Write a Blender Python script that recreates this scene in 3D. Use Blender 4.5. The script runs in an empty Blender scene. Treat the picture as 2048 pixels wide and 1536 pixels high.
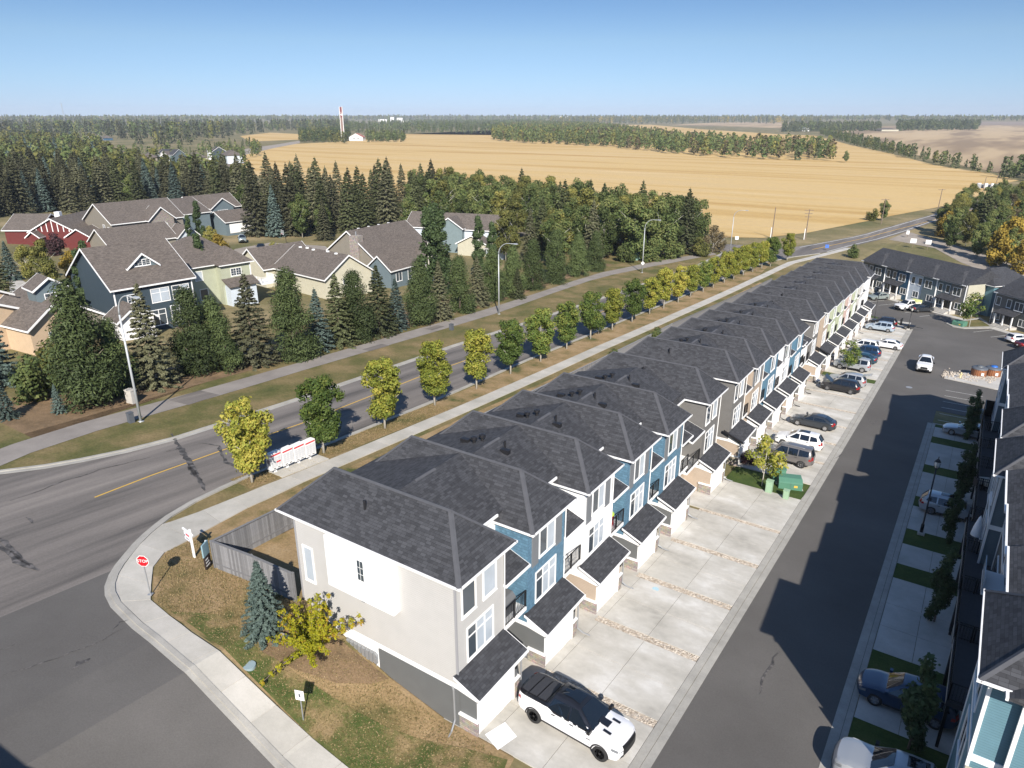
import bpy, bmesh, math, random
import numpy as np
from mathutils import Vector, Matrix
random.seed(7); np.random.seed(7)
S = bpy.context.scene
COL = S.collection
R = math.radians

# ------------------------------------------------------------ camera, light, exposure
cam_d = bpy.data.cameras.new('camera'); cam = bpy.data.objects.new('camera', cam_d); COL.objects.link(cam)
cam_d.sensor_width = 36.0; cam_d.lens = 36.0*1420/2048
cam_d.clip_start = 0.5; cam_d.clip_end = 60000
cam.location = (0, 0, 27.5)
cam.rotation_euler = (R(90-20.74), 0, R(33.75))
S.camera = cam
W = bpy.data.worlds.new('World'); S.world = W; W.use_nodes = True
wn = W.node_tree; bgn = wn.nodes['Background']
sky = wn.nodes.new('ShaderNodeTexSky'); sky.sky_type = 'NISHITA'; sky.sun_disc = False
SUNV = Vector((0.51, -0.63, 0.56)).normalized()
SUN_EL = math.asin(SUNV.z)
sky.sun_elevation = SUN_EL
sky.sun_rotation = math.atan2(SUNV.x, SUNV.y)
sky.altitude = 300; sky.air_density = 1.0; sky.dust_density = 0.0; sky.ozone_density = 4.0
tcw = wn.nodes.new('ShaderNodeTexCoord'); spw = wn.nodes.new('ShaderNodeSeparateXYZ'); wn.links.new(tcw.outputs['Generated'], spw.inputs[0])
rmp = wn.nodes.new('ShaderNodeValToRGB'); wn.links.new(spw.outputs[2], rmp.inputs[0])   # clear autumn air: the band near the horizon is bluer and less bright than the stock sky, the same all round
_e = rmp.color_ramp.elements; _st = [(0., (.32, .42, .74)), (.04, (.37, .45, .65)), (.087, (.42, .465, .565)), (.134, (.36, .42, .52)), (.34, (.58, .66, .74)), (.7, (1, 1, 1))]
_e[0].position, _e[0].color = _st[0][0], (*_st[0][1], 1); _e[1].position, _e[1].color = _st[1][0], (*_st[1][1], 1)
for _p, _c in _st[2:]:
    _k = _e.new(_p); _k.color = (*_c, 1)
mlw = wn.nodes.new('ShaderNodeVectorMath'); mlw.operation = 'MULTIPLY'; wn.links.new(sky.outputs[0], mlw.inputs[0]); wn.links.new(rmp.outputs[0], mlw.inputs[1])
wn.links.new(mlw.outputs[0], bgn.inputs[0]); bgn.inputs[1].default_value = 0.10
sd = bpy.data.lights.new('sun', 'SUN'); so = bpy.data.objects.new('sun', sd); COL.objects.link(so)
sd.energy = 4.8; sd.angle = R(0.53); sd.color = (1.0, 0.93, 0.84)
so.rotation_euler = SUNV.to_track_quat('Z', 'Y').to_euler(); so.location = (60, -70, 90)
S.render.engine = 'CYCLES'
S.view_settings.view_transform = 'Standard'; S.view_settings.look = 'None'
S.view_settings.exposure = 0.75; S.view_settings.gamma = 1.0; S.view_settings.use_curve_mapping = False
S.cycles.max_bounces = 6; S.cycles.diffuse_bounces = 3; S.cycles.glossy_bounces = 3
S.cycles.transparent_max_bounces = 6

# ------------------------------------------------------------ terrain (piecewise linear, separable)
S1, S2 = 0.087, 0.000186
def _zy(y):
    yy = min(y, 150.0); z = -S1*(yy-20)+S2*(yy-20)**2
    if y < 20: z = -S1*(y-20)
    if y > 150: z += -(S1-2*S2*130)*20*(1-math.exp(-(y-150)/20))
    return z
YK = [-200.0]+[float(v) for v in range(-20, 152, 8)]+[160.0, 170.0, 185.0, 205.0, 240.0, 30000.0]
ZK = [_zy(max(y, -60)) for y in YK]; ZK[-1] = ZK[-2]
XK = [-30000.0, -30, -27, -24, -21, -17.5, 30000.0]; XV = [3, 3, 2.8, 1.75, .7, 0, 0]
def terr(x, y):
    f = float(np.interp(y, [170., 240.], [1., 0.]))
    return float(np.interp(x, XK, XV))*f+1.5*(1-f)+float(np.interp(y, YK, ZK))

# ------------------------------------------------------------ material helpers
def _nt(name):
    m = bpy.data.materials.new(name); m.use_nodes = True
    nt = m.node_tree; b = nt.nodes['Principled BSDF']
    return m, nt, b
def N(nt, t, **kw):
    n = nt.nodes.new(t)
    for k, v in kw.items():
        if k in n.inputs: n.inputs[k].default_value = v
        else: setattr(n, k, v)
    return n
def c4(c): return (c[0], c[1], c[2], 1.0)
def plain(name, col, rough=.6, metal=0., spec=.5, noise=.0, nscale=3., coat=0.):
    m, nt, b = _nt(name)
    b.inputs['Roughness'].default_value = rough; b.inputs['Metallic'].default_value = metal
    b.inputs['Specular IOR Level'].default_value = spec; b.inputs['Coat Weight'].default_value = coat
    b.inputs['Base Color'].default_value = c4(col)
    if noise > 0:
        tc = N(nt, 'ShaderNodeTexCoord'); no = N(nt, 'ShaderNodeTexNoise', Scale=nscale, Detail=5.0)
        nt.links.new(tc.outputs['Object'], no.inputs['Vector'])
        mx = N(nt, 'ShaderNodeMix', data_type='RGBA')
        mx.inputs[6].default_value = c4([v*(1-noise) for v in col]); mx.inputs[7].default_value = c4([min(1, v*(1+noise)) for v in col])
        nt.links.new(no.outputs[0], mx.inputs[0]); nt.links.new(mx.outputs[2], b.inputs['Base Color'])
    return m
def ramp(nt, stops):
    r = nt.nodes.new('ShaderNodeValToRGB'); e = r.color_ramp.elements
    while len(e) > 1: e.remove(e[-1])
    e[0].position = stops[0][0]; e[0].color = c4(stops[0][1])
    for p, c in stops[1:]:
        k = e.new(p); k.color = c4(c)
    return r
def ground_mat(name, stops, scale, fine=6.0, famp=.35, rough=.9, bump=.3, warp=(1, 1, 1), rot=0., det=6.):
    """large soft patches (ramp over noise) times a fine speckle, world coordinates"""
    m, nt, b = _nt(name); L = nt.links
    g = N(nt, 'ShaderNodeNewGeometry'); mp = N(nt, 'ShaderNodeMapping'); mp.inputs['Scale'].default_value = warp
    mp.inputs['Rotation'].default_value = (0, 0, rot)
    L.new(g.outputs['Position'], mp.inputs['Vector'])
    n1 = N(nt, 'ShaderNodeTexNoise', Scale=scale, Detail=det, Roughness=.62); L.new(mp.outputs[0], n1.inputs['Vector'])
    r = ramp(nt, stops); L.new(n1.outputs[0], r.inputs[0])
    n2 = N(nt, 'ShaderNodeTexNoise', Scale=fine, Detail=6.0, Roughness=.75); L.new(g.outputs['Position'], n2.inputs['Vector'])
    mr = N(nt, 'ShaderNodeMapRange'); mr.inputs[1].default_value = .25; mr.inputs[2].default_value = .75
    mr.inputs[3].default_value = 1-famp; mr.inputs[4].default_value = 1+famp
    L.new(n2.outputs[0], mr.inputs[0])
    mx = N(nt, 'ShaderNodeVectorMath', operation='SCALE'); L.new(r.outputs[0], mx.inputs[0]); L.new(mr.outputs[0], mx.inputs['Scale'])
    L.new(mx.outputs[0], b.inputs['Base Color'])
    b.inputs['Roughness'].default_value = rough; b.inputs['Specular IOR Level'].default_value = .2
    if bump:
        bp = N(nt, 'ShaderNodeBump', Strength=bump, Distance=.05); L.new(n2.outputs[0], bp.inputs['Height']); L.new(bp.outputs[0], b.inputs['Normal'])
    return m
def siding_mat(name, col, pitch=.115, bump=.6, shake=False, noise=.05):
    m, nt, b = _nt(name); L = nt.links
    uv = N(nt, 'ShaderNodeUVMap'); sp = N(nt, 'ShaderNodeSeparateXYZ'); L.new(uv.outputs[0], sp.inputs[0])
    d = N(nt, 'ShaderNodeMath', operation='DIVIDE'); d.inputs[1].default_value = pitch; L.new(sp.outputs[1], d.inputs[0])
    f = N(nt, 'ShaderNodeMath', operation='FRACT'); L.new(d.outputs[0], f.inputs[0])
    # board face leans out towards its lower lip, dark joint line under each lip
    gr = N(nt, 'ShaderNodeMath', operation='GREATER_THAN'); gr.inputs[1].default_value = .1; L.new(f.outputs[0], gr.inputs[0])
    h = N(nt, 'ShaderNodeMath', operation='SUBTRACT'); h.inputs[0].default_value = 1.0; L.new(f.outputs[0], h.inputs[1])
    hh = N(nt, 'ShaderNodeMath', operation='MULTIPLY'); L.new(h.outputs[0], hh.inputs[0]); L.new(gr.outputs[0], hh.inputs[1])
    no = N(nt, 'ShaderNodeTexNoise', Scale=1.3, Detail=5.0); L.new(uv.outputs[0], no.inputs['Vector'])
    mr = N(nt, 'ShaderNodeMapRange'); mr.inputs[3].default_value = 1-noise*2.5; mr.inputs[4].default_value = 1+noise*2.5; L.new(no.outputs[0], mr.inputs[0])
    jo = N(nt, 'ShaderNodeMapRange'); jo.inputs[3].default_value = .72; jo.inputs[4].default_value = 1.0; L.new(gr.outputs[0], jo.inputs[0])
    mu = N(nt, 'ShaderNodeMath', operation='MULTIPLY'); L.new(mr.outputs[0], mu.inputs[0]); L.new(jo.outputs[0], mu.inputs[1])
    fac = mu
    if shake:
        br = N(nt, 'ShaderNodeTexBrick'); br.offset = .5; br.inputs['Scale'].default_value = 1.0
        br.inputs['Brick Width'].default_value = .16; br.inputs['Row Height'].default_value = pitch; br.inputs['Mortar Size'].default_value = .004
        br.inputs['Color1'].default_value = (.82, .82, .82, 1); br.inputs['Color2'].default_value = (1.12, 1.12, 1.12, 1); br.inputs['Mortar'].default_value = (.75, .75, .75, 1)
        L.new(uv.outputs[0], br.inputs['Vector'])
        m2 = N(nt, 'ShaderNodeMath', operation='MULTIPLY'); L.new(mu.outputs[0], m2.inputs[0]); L.new(br.outputs[0], m2.inputs[1]); fac = m2
    cc = N(nt, 'ShaderNodeVectorMath', operation='SCALE'); cc.inputs[0].default_value = col; L.new(fac.outputs[0], cc.inputs['Scale'])
    L.new(cc.outputs[0], b.inputs['Base Color'])
    bp = N(nt, 'ShaderNodeBump', Strength=bump, Distance=.012); L.new(hh.outputs[0], bp.inputs['Height']); L.new(bp.outputs[0], b.inputs['Normal'])
    b.inputs['Roughness'].default_value = .55; b.inputs['Specular IOR Level'].default_value = .3
    return m
def shingle_mat(name, c1, c2, c3, w=.33, hgt=.145):
    m, nt, b = _nt(name); L = nt.links
    uv = N(nt, 'ShaderNodeUVMap')
    br = N(nt, 'ShaderNodeTexBrick'); br.offset = .37; br.offset_frequency = 3; br.inputs['Scale'].default_value = 1.0
    br.inputs['Brick Width'].default_value = w; br.inputs['Row Height'].default_value = hgt; br.inputs['Mortar Size'].default_value = .006
    br.inputs['Mortar Smooth'].default_value = .2; br.inputs['Bias'].default_value = -.1
    br.inputs['Color1'].default_value = c4(c1); br.inputs['Color2'].default_value = c4(c2); br.inputs['Mortar'].default_value = c4([v*.45 for v in c1])
    L.new(uv.outputs[0], br.inputs['Vector'])
    n1 = N(nt, 'ShaderNodeTexNoise', Scale=2.2, Detail=4.0, Roughness=.6); L.new(uv.outputs[0], n1.inputs['Vector'])
    n3 = N(nt, 'ShaderNodeTexNoise', Scale=.35, Detail=3.0); L.new(uv.outputs[0], n3.inputs['Vector'])
    rr = ramp(nt, [(.42, (0, 0, 0)), (.62, (1, 1, 1))]); L.new(n1.outputs[0], rr.inputs[0])
    mx = N(nt, 'ShaderNodeMix', data_type='RGBA'); L.new(br.outputs[0], mx.inputs[6]); mx.inputs[7].default_value = c4(c3)
    sc = N(nt, 'ShaderNodeMath', operation='MULTIPLY'); sc.inputs[1].default_value = .25; L.new(rr.outputs[0], sc.inputs[0]); L.new(sc.outputs[0], mx.inputs[0])
    mr = N(nt, 'ShaderNodeMapRange'); mr.inputs[3].default_value = .88; mr.inputs[4].default_value = 1.12; L.new(n3.outputs[0], mr.inputs[0])
    vs = N(nt, 'ShaderNodeVectorMath', operation='SCALE'); L.new(mx.outputs[2], vs.inputs[0]); L.new(mr.outputs[0], vs.inputs['Scale'])
    L.new(vs.outputs[0], b.inputs['Base Color'])
    sp = N(nt, 'ShaderNodeSeparateXYZ'); L.new(uv.outputs[0], sp.inputs[0])
    d = N(nt, 'ShaderNodeMath', operation='DIVIDE'); d.inputs[1].default_value = hgt; L.new(sp.outputs[1], d.inputs[0])
    f = N(nt, 'ShaderNodeMath', operation='FRACT'); L.new(d.outputs[0], f.inputs[0])
    h = N(nt, 'ShaderNodeMath', operation='SUBTRACT'); h.inputs[0].default_value = 1.0; L.new(f.outputs[0], h.inputs[1])
    n2 = N(nt, 'ShaderNodeTexNoise', Scale=60., Detail=2.0); L.new(uv.outputs[0], n2.inputs['Vector'])
    ad = N(nt, 'ShaderNodeMath', operation='ADD'); L.new(h.outputs[0], ad.inputs[0]); L.new(n2.outputs[0], ad.inputs[1])
    bp = N(nt, 'ShaderNodeBump', Strength=.5, Distance=.012); L.new(ad.outputs[0], bp.inputs['Height']); L.new(bp.outputs[0], b.inputs['Normal'])
    b.inputs['Roughness'].default_value = .85; b.inputs['Specular IOR Level'].default_value = .35
    return m
def stone_mat(name):
    m, nt, b = _nt(name); L = nt.links
    uv = N(nt, 'ShaderNodeUVMap')
    br = N(nt, 'ShaderNodeTexBrick'); br.offset = .43; br.inputs['Scale'].default_value = 1.0
    br.inputs['Brick Width'].default_value = .34; br.inputs['Row Height'].default_value = .12; br.inputs['Mortar Size'].default_value = .008
    br.inputs['Color1'].default_value = (.42, .36, .31, 1); br.inputs['Color2'].default_value = (.27, .24, .22, 1); br.inputs['Mortar'].default_value = (.16, .15, .14, 1)
    L.new(uv.outputs[0], br.inputs['Vector'])
    n = N(nt, 'ShaderNodeTexNoise', Scale=4., Detail=4.); L.new(uv.outputs[0], n.inputs['Vector'])
    mx = N(nt, 'ShaderNodeMix', data_type='RGBA', blend_type='MULTIPLY'); mx.inputs[0].default_value = .6
    L.new(br.outputs[0], mx.inputs[6]); L.new(n.outputs[1], mx.inputs[7])
    vs = N(nt, 'ShaderNodeVectorMath', operation='SCALE'); vs.inputs['Scale'].default_value = 1.3; L.new(mx.outputs[2], vs.inputs[0])
    L.new(vs.outputs[0], b.inputs['Base Color'])
    bp = N(nt, 'ShaderNodeBump', Strength=.9, Distance=.03); L.new(br.outputs[1], bp.inputs['Height']); bp.invert = True; L.new(bp.outputs[0], b.inputs['Normal'])
    b.inputs['Roughness'].default_value = .85
    return m
def leaf_mat(name, ca, cb, cc=None, var=.25, trans=.25):
    """leaf colour runs ca-cb(-cc) with a per-leaf 'tint' attribute and differs a little per tree"""
    m, nt, b = _nt(name); L = nt.links
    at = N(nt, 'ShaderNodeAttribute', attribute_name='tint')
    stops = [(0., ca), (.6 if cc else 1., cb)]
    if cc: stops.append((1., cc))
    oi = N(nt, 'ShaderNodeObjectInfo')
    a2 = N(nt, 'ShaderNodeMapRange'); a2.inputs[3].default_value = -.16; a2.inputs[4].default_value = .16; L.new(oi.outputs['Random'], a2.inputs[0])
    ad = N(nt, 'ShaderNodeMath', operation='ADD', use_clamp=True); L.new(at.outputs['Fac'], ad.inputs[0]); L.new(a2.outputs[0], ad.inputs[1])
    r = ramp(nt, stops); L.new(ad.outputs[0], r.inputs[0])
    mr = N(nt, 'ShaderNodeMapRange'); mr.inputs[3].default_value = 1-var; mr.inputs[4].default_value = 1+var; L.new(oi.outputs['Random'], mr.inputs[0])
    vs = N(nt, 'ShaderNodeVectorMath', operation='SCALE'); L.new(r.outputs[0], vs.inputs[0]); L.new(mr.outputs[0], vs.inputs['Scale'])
    L.new(vs.outputs[0], b.inputs['Base Color']); b.inputs['Roughness'].default_value = .65; b.inputs['Specular IOR Level'].default_value = .25
    tr = N(nt, 'ShaderNodeBsdfTranslucent'); L.new(vs.outputs[0], tr.inputs[0])
    ms = N(nt, 'ShaderNodeMixShader'); ms.inputs[0].default_value = trans
    L.new(b.outputs[0], ms.inputs[1]); L.new(tr.outputs[0], ms.inputs[2]); L.new(ms.outputs[0], nt.nodes['Material Output'].inputs[0])
    return m
def glass_mat(name, col=(.02, .03, .04), rough=.06):
    m, nt, b = _nt(name)
    b.inputs['Base Color'].default_value = c4(col); b.inputs['Roughness'].default_value = rough
    b.inputs['Specular IOR Level'].default_value = .8
    return m

M = {}
M['shingle'] = shingle_mat('charcoal_shingles', (.029, .030, .034), (.060, .062, .069), (.066, .068, .076), w=.30, hgt=.145)
M['ridge_cap'] = plain('ridge_cap_shingles', (.068, .070, .078), .85, noise=.25, nscale=3.)
M['shingle_brown'] = shingle_mat('brown_shingles', (.085, .072, .062), (.145, .122, .106), (.18, .155, .135))
M['stone'] = stone_mat('stone_veneer')
M['white'] = plain('white_trim', (.78, .78, .77), .45, noise=.04)
M['door_white'] = plain('white_garage_door', (.80, .80, .79), .4, noise=.03)
M['black'] = plain('black_metal', (.012, .012, .013), .4, spec=.4)
M['vent'] = plain('roof_vent_plastic', (.015, .015, .017), .5)
M['grey_metal'] = plain('galvanised_metal', (.33, .34, .35), .45, metal=.4, noise=.1)
M['lamp_grey'] = plain('lamp_pole_grey', (.42, .44, .45), .45, metal=.2, noise=.08)
M['glass'] = glass_mat('window_glass', (.05, .065, .08), .05)
M['glass_pale'] = plain('blind_behind_glass', (.42, .47, .52), .12, spec=.7, noise=.15, nscale=1.2)
M['glass_dark'] = glass_mat('car_glass', (.008, .012, .018), .03)
M['conc'] = ground_mat('concrete', [(.3, (.36, .345, .31)), (.5, (.44, .42, .385)), (.7, (.51, .49, .45))], .5, 9., .07, .85, .1)
M['conc2'] = ground_mat('drive_concrete', [(.3, (.33, .315, .28)), (.45, (.44, .42, .375)), (.55, (.49, .47, .425)), (.7, (.60, .585, .55))], .3, 1.6, .09, .8, .06, warp=(1, 1.6, 1))
M['kerb'] = ground_mat('kerb_concrete', [(.3, (.28, .27, .245)), (.7, (.39, .375, .34))], .8, 12., .1, .9, .15)
M['asphalt_new'] = ground_mat('lane_asphalt', [(.3, (.092, .086, .080)), (.55, (.112, .106, .099)), (.75, (.134, .126, .118))], .12, 14., .16, .85, .2)
M['asphalt_old'] = ground_mat('worn_asphalt', [(.30, (.085, .079, .074)), (.42, (.135, .123, .113)), (.55, (.175, .158, .144)), (.72, (.235, .212, .19))], .28, 10., .2, .85, .2, warp=(2.2, .13, 1))
M['asphalt_path'] = ground_mat('path_paving', [(.3, (.21, .19, .172)), (.7, (.285, .26, .235))], .4, 10., .1, .9, .1)
M['seal'] = ground_mat('crack_sealant', [(.36, (.045, .044, .044)), (.5, (.075, .072, .07)), (.6, (.14, .13, .126))], 2.6, 14., .2, .8, .1)
M['grass'] = ground_mat('dry_mown_grass', [(.24, (.060, .075, .022)), (.42, (.115, .108, .040)), (.56, (.185, .145, .068)), (.75, (.26, .19, .10))], .22, 5., .4, .95, .8, det=8.)
M['grass_green'] = ground_mat('green_mown_grass', [(.3, (.032, .060, .014)), (.6, (.062, .090, .022)), (.8, (.12, .11, .05))], .6, 7., .35, .95, .6)
M['dry_lawn'] = ground_mat('drought_brown_lawn', [(.33, (.075, .085, .028)), (.42, (.19, .145, .065)), (.55, (.285, .20, .105)), (.75, (.36, .265, .155))], .33, 8., .35, .95, .7, det=9.)
M['mulch'] = ground_mat('bark_mulch', [(.3, (.12, .085, .05)), (.7, (.25, .17, .10))], .6, 9., .4, .95, .8)
M['wild_grass'] = ground_mat('rough_verge_grass', [(.3, (.085, .095, .035)), (.5, (.17, .145, .07)), (.7, (.30, .235, .13))], .05, 1.5, .3, .95, .5, det=8.)
M['field'] = ground_mat('cut_wheat_stubble', [(.30, (.34, .20, .065)), (.42, (.45, .30, .115)), (.52, (.52, .37, .165)), (.62, (.50, .36, .175)), (.72, (.60, .45, .235))], .02, .5, .10, .95, .2, warp=(.16, 2.3, 1), rot=R(-34), det=9.)
M['field2'] = ground_mat('tan_swathed_field', [(.40, (.24, .175, .11)), (.47, (.32, .235, .145)), (.52, (.42, .315, .19)), (.75, (.46, .35, .215))], .006, .5, .06, .95, .1, warp=(2.0, .25, 1), rot=R(18), det=3.)
M['gravel'] = ground_mat('gravel_track', [(.3, (.235, .205, .175)), (.7, (.34, .30, .255))], .3, 8., .2, .95, .4)
M['yellow_line'] = plain('yellow_road_paint', (.62, .38, .06), .7, noise=.15, nscale=2.)
M['white_line'] = plain('white_road_paint', (.55, .55, .52), .7, noise=.2, nscale=2.)
M['fence'] = plain('grey_stained_fence_wood', (.19, .19, .195), .85, noise=.28, nscale=9.)
_nt2 = M['fence'].node_tree; _b2 = _nt2.nodes['Principled BSDF']; _src = _b2.inputs['Base Color'].links[0].from_socket
_oi = N(_nt2, 'ShaderNodeObjectInfo'); _mr = N(_nt2, 'ShaderNodeMapRange'); _mr.inputs[3].default_value = .72; _mr.inputs[4].default_value = 1.25; _nt2.links.new(_oi.outputs['Random'], _mr.inputs[0])
_vs = N(_nt2, 'ShaderNodeVectorMath', operation='SCALE'); _nt2.links.new(_src, _vs.inputs[0]); _nt2.links.new(_mr.outputs[0], _vs.inputs['Scale']); _nt2.links.new(_vs.outputs[0], _b2.inputs['Base Color'])
M['bark'] = plain('tree_bark', (.16, .125, .10), .9, noise=.35, nscale=8.)
M['bark_pale'] = plain('pale_bark', (.42, .40, .35), .9, noise=.3, nscale=6.)
M['rock'] = ground_mat('river_rock', [(.35, (.26, .22, .175)), (.5, (.38, .33, .275)), (.65, (.52, .48, .42))], 6., 18., .2, .8, .2)
M['util_green'] = plain('utility_box_green', (.075, .19, .13), .5, noise=.1)
M['util_pale'] = plain('pale_green_pedestal', (.27, .40, .27), .55, noise=.1)
M['red'] = plain('stop_sign_red', (.55, .012, .02), .35)
M['tyre'] = plain('tyre_rubber', (.018, .018, .018), .8)
M['alloy'] = plain('alloy_wheel', (.50, .50, .51), .25, metal=.8)
M['alloy_black'] = plain('black_alloy_wheel', (.012, .012, .013), .25, spec=.6)
M['headlight'] = plain('headlight_lens', (.16, .17, .18), .08, spec=.9)
M['taillight'] = plain('taillight_lens', (.30, .012, .01), .2, spec=.7)
M['plastic'] = plain('black_trim_plastic', (.02, .02, .021), .6)
M['skin'] = plain('skin', (.45, .26, .18), .6)
SID = {}
def sid(key, col, **kw):
    if key not in SID: SID[key] = siding_mat('siding_'+key, col, **kw)
    return SID[key]
sid('cream', (.47, .46, .44), noise=.03); sid('blue', (.095, .19, .27)); sid('blue_shake', (.10, .195, .275), shake=True, pitch=.18)
sid('white', (.76, .76, .76)); sid('charcoal', (.125, .13, .13)); sid('taupe', (.16, .155, .148)); sid('stone_grey', (.235, .24, .21)); sid('beige', (.40, .325, .255))
sid('sage', (.40, .44, .31)); sid('pink', (.48, .36, .32)); sid('navy', (.045, .065, .082)); sid('slate', (.075, .083, .085)); sid('deepblue', (.028, .082, .145))
sid('ice', (.52, .58, .64)); sid('butter', (.50, .475, .37)); sid('palegreen', (.38, .40, .30)); sid('tan', (.50, .38, .26)); sid('greybrown', (.22, .20, .165)); sid('brickred', (.12, .028, .026)); sid('bluegrey', (.13, .17, .19)); sid('khaki', (.44, .42, .33)); sid('teal', (.11, .21, .255)); sid('fadedteal', (.17, .22, .23))

# ------------------------------------------------------------ geometry helpers
def auto_uv(me):
    n = len(me.loops)
    if n == 0: return
    uvl = me.uv_layers.new(name='UVMap')
    co = np.empty(len(me.vertices)*3); me.vertices.foreach_get('co', co); co = co.reshape(-1, 3)
    lv = np.empty(n, dtype=np.int32); me.loops.foreach_get('vertex_index', lv)
    nf = len(me.polygons); fn = np.empty(nf*3); me.polygons.foreach_get('normal', fn); fn = fn.reshape(-1, 3)
    lt = np.empty(nf, dtype=np.int32); me.polygons.foreach_get('loop_total', lt)
    ln = np.repeat(fn, lt, axis=0); p = co[lv]
    u = np.cross(np.array([0, 0, 1.]), ln); lu = np.linalg.norm(u, axis=1)
    flat = lu < .02; u[flat] = (1, 0, 0); lu[flat] = 1; u /= lu[:, None]
    v = np.cross(ln, u)
    uv = np.stack([(p*u).sum(1), (p*v).sum(1)], 1)
    uvl.data.foreach_set('uv', uv.ravel())
class MB:
    def __init__(s): s.v = []; s.f = []
    def add(s, vs, fs):
        o = len(s.v); s.v += [tuple(map(float, q)) for q in vs]; s.f += [tuple(i+o for i in f) for f in fs]; return s
    def box(s, x0, x1, y0, y1, z0, z1):
        vs = [(x, y, z) for z in (z0, z1) for y in (y0, y1) for x in (x0, x1)]
        return s.add(vs, [(0, 2, 3, 1), (4, 5, 7, 6), (0, 1, 5, 4), (2, 6, 7, 3), (0, 4, 6, 2), (1, 3, 7, 5)])
    def prism(s, poly, a0, a1, axis='y'):
        """poly in the plane across axis; 'y': (x,z), 'x': (y,z), 'z': (x,y)"""
        def P(q, a):
            return {'y': (q[0], a, q[1]), 'x': (a, q[0], q[1]), 'z': (q[0], q[1], a)}[axis]
        n = len(poly); vs = [P(q, a0) for q in poly]+[P(q, a1) for q in poly]
        area = sum(poly[i][0]*poly[(i+1) % n][1]-poly[(i+1) % n][0]*poly[i][1] for i in range(n))
        fl = (area > 0) ^ (axis == 'y')
        fs = [tuple(range(n))[::-1] if fl else tuple(range(n)), tuple(range(n, 2*n)) if fl else tuple(range(n, 2*n))[::-1]]
        for i in range(n):
            j = (i+1) % n; q = (i, j, n+j, n+i); fs.append(q if fl else q[::-1])
        return s.add(vs, fs)
    def tube(s, pts, rad, n=8, cap=True):
        pts = [Vector(p) for p in pts]; rads = rad if isinstance(rad, (list, tuple)) else [rad]*len(pts)
        rings = []; up = None
        for i, p in enumerate(pts):
            d = (pts[min(i+1, len(pts)-1)]-pts[max(i-1, 0)]).normalized()
            if up is None: up = Vector((0, 0, 1)) if abs(d.z) < .9 else Vector((1, 0, 0))
            a = d.cross(up).normalized(); b = a.cross(d).normalized(); up = b
            rings.append([p+(a*math.cos(2*math.pi*k/n)+b*math.sin(2*math.pi*k/n))*rads[i] for k in range(n)])
        vs = [q for r_ in rings for q in r_]; fs = []
        for i in range(len(pts)-1):
            for k in range(n):
                k2 = (k+1) % n; fs.append((i*n+k, i*n+k2, (i+1)*n+k2, (i+1)*n+k))
        if cap: fs.append(tuple(range(n))[::-1]); fs.append(tuple(range((len(pts)-1)*n, len(pts)*n)))
        return s.add(vs, fs)
    def cyl(s, x, y, z0, z1, r0, r1=None, n=16): return s.tube([(x, y, z0), (x, y, z1)], [r0, r1 if r1 is not None else r0], n)
    def lathe(s, prof, n=24, axis='z', c=(0, 0, 0)):
        vs = []; fs = []
        for (r_, h) in prof:
            for k in range(n):
                a = 2*math.pi*k/n; p, q = r_*math.cos(a), r_*math.sin(a)
                vs.append({'z': (p+c[0], q+c[1], h+c[2]), 'y': (p+c[0], h+c[1], q+c[2])}[axis])
        for i in range(len(prof)-1):
            for k in range(n):
                k2 = (k+1) % n; q = (i*n+k, i*n+k2, (i+1)*n+k2, (i+1)*n+k); fs.append(q if axis == 'z' else q[::-1])
        return s.add(vs, fs)
    def mesh(s, name, mat, smooth=False, uv=True):
        me = bpy.data.meshes.new(name); me.from_pydata(s.v, [], s.f)
        mats = mat if isinstance(mat, (list, tuple)) else [mat]
        for q in mats: me.materials.append(q)
        if smooth: me.polygons.foreach_set('use_smooth', [True]*len(me.polygons))
        me.update()
        if uv: auto_uv(me)
        return me
    def build(s, name, mat, parent=None, smooth=False, loc=(0, 0, 0), rz=0., uv=True):
        return ob(name, s.mesh(name, mat, smooth, uv), parent, loc, rz)
def ob(name, me, parent=None, loc=(0, 0, 0), rz=0.):
    o = bpy.data.objects.new(name, me); COL.objects.link(o); o.location = loc
    if rz: o.rotation_euler = (0, 0, rz)
    if parent: o.parent = parent
    return o
def tag(o, label=None, cat=None, group=None, kind=None):
    if label: o['label'] = label
    if cat: o['category'] = cat
    if group: o['group'] = group
    if kind: o['kind'] = kind
    return o
def thing(name, label, cat, loc, rz=0., group=None): return tag(ob(name, None, None, loc, rz), label, cat, group)
def copy_tree(o, parent=None, loc=None, rz=None, sc=None, label=None):
    c = o.copy(); COL.objects.link(c); c.parent = parent
    if loc is not None: c.location = loc
    if rz is not None: c.rotation_euler = (0, 0, rz)
    if sc is not None: c.scale = sc if isinstance(sc, tuple) else (sc, sc, sc)
    if label: c['label'] = label
    for ch in list(o.children): copy_tree(ch, c)
    return c
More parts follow.
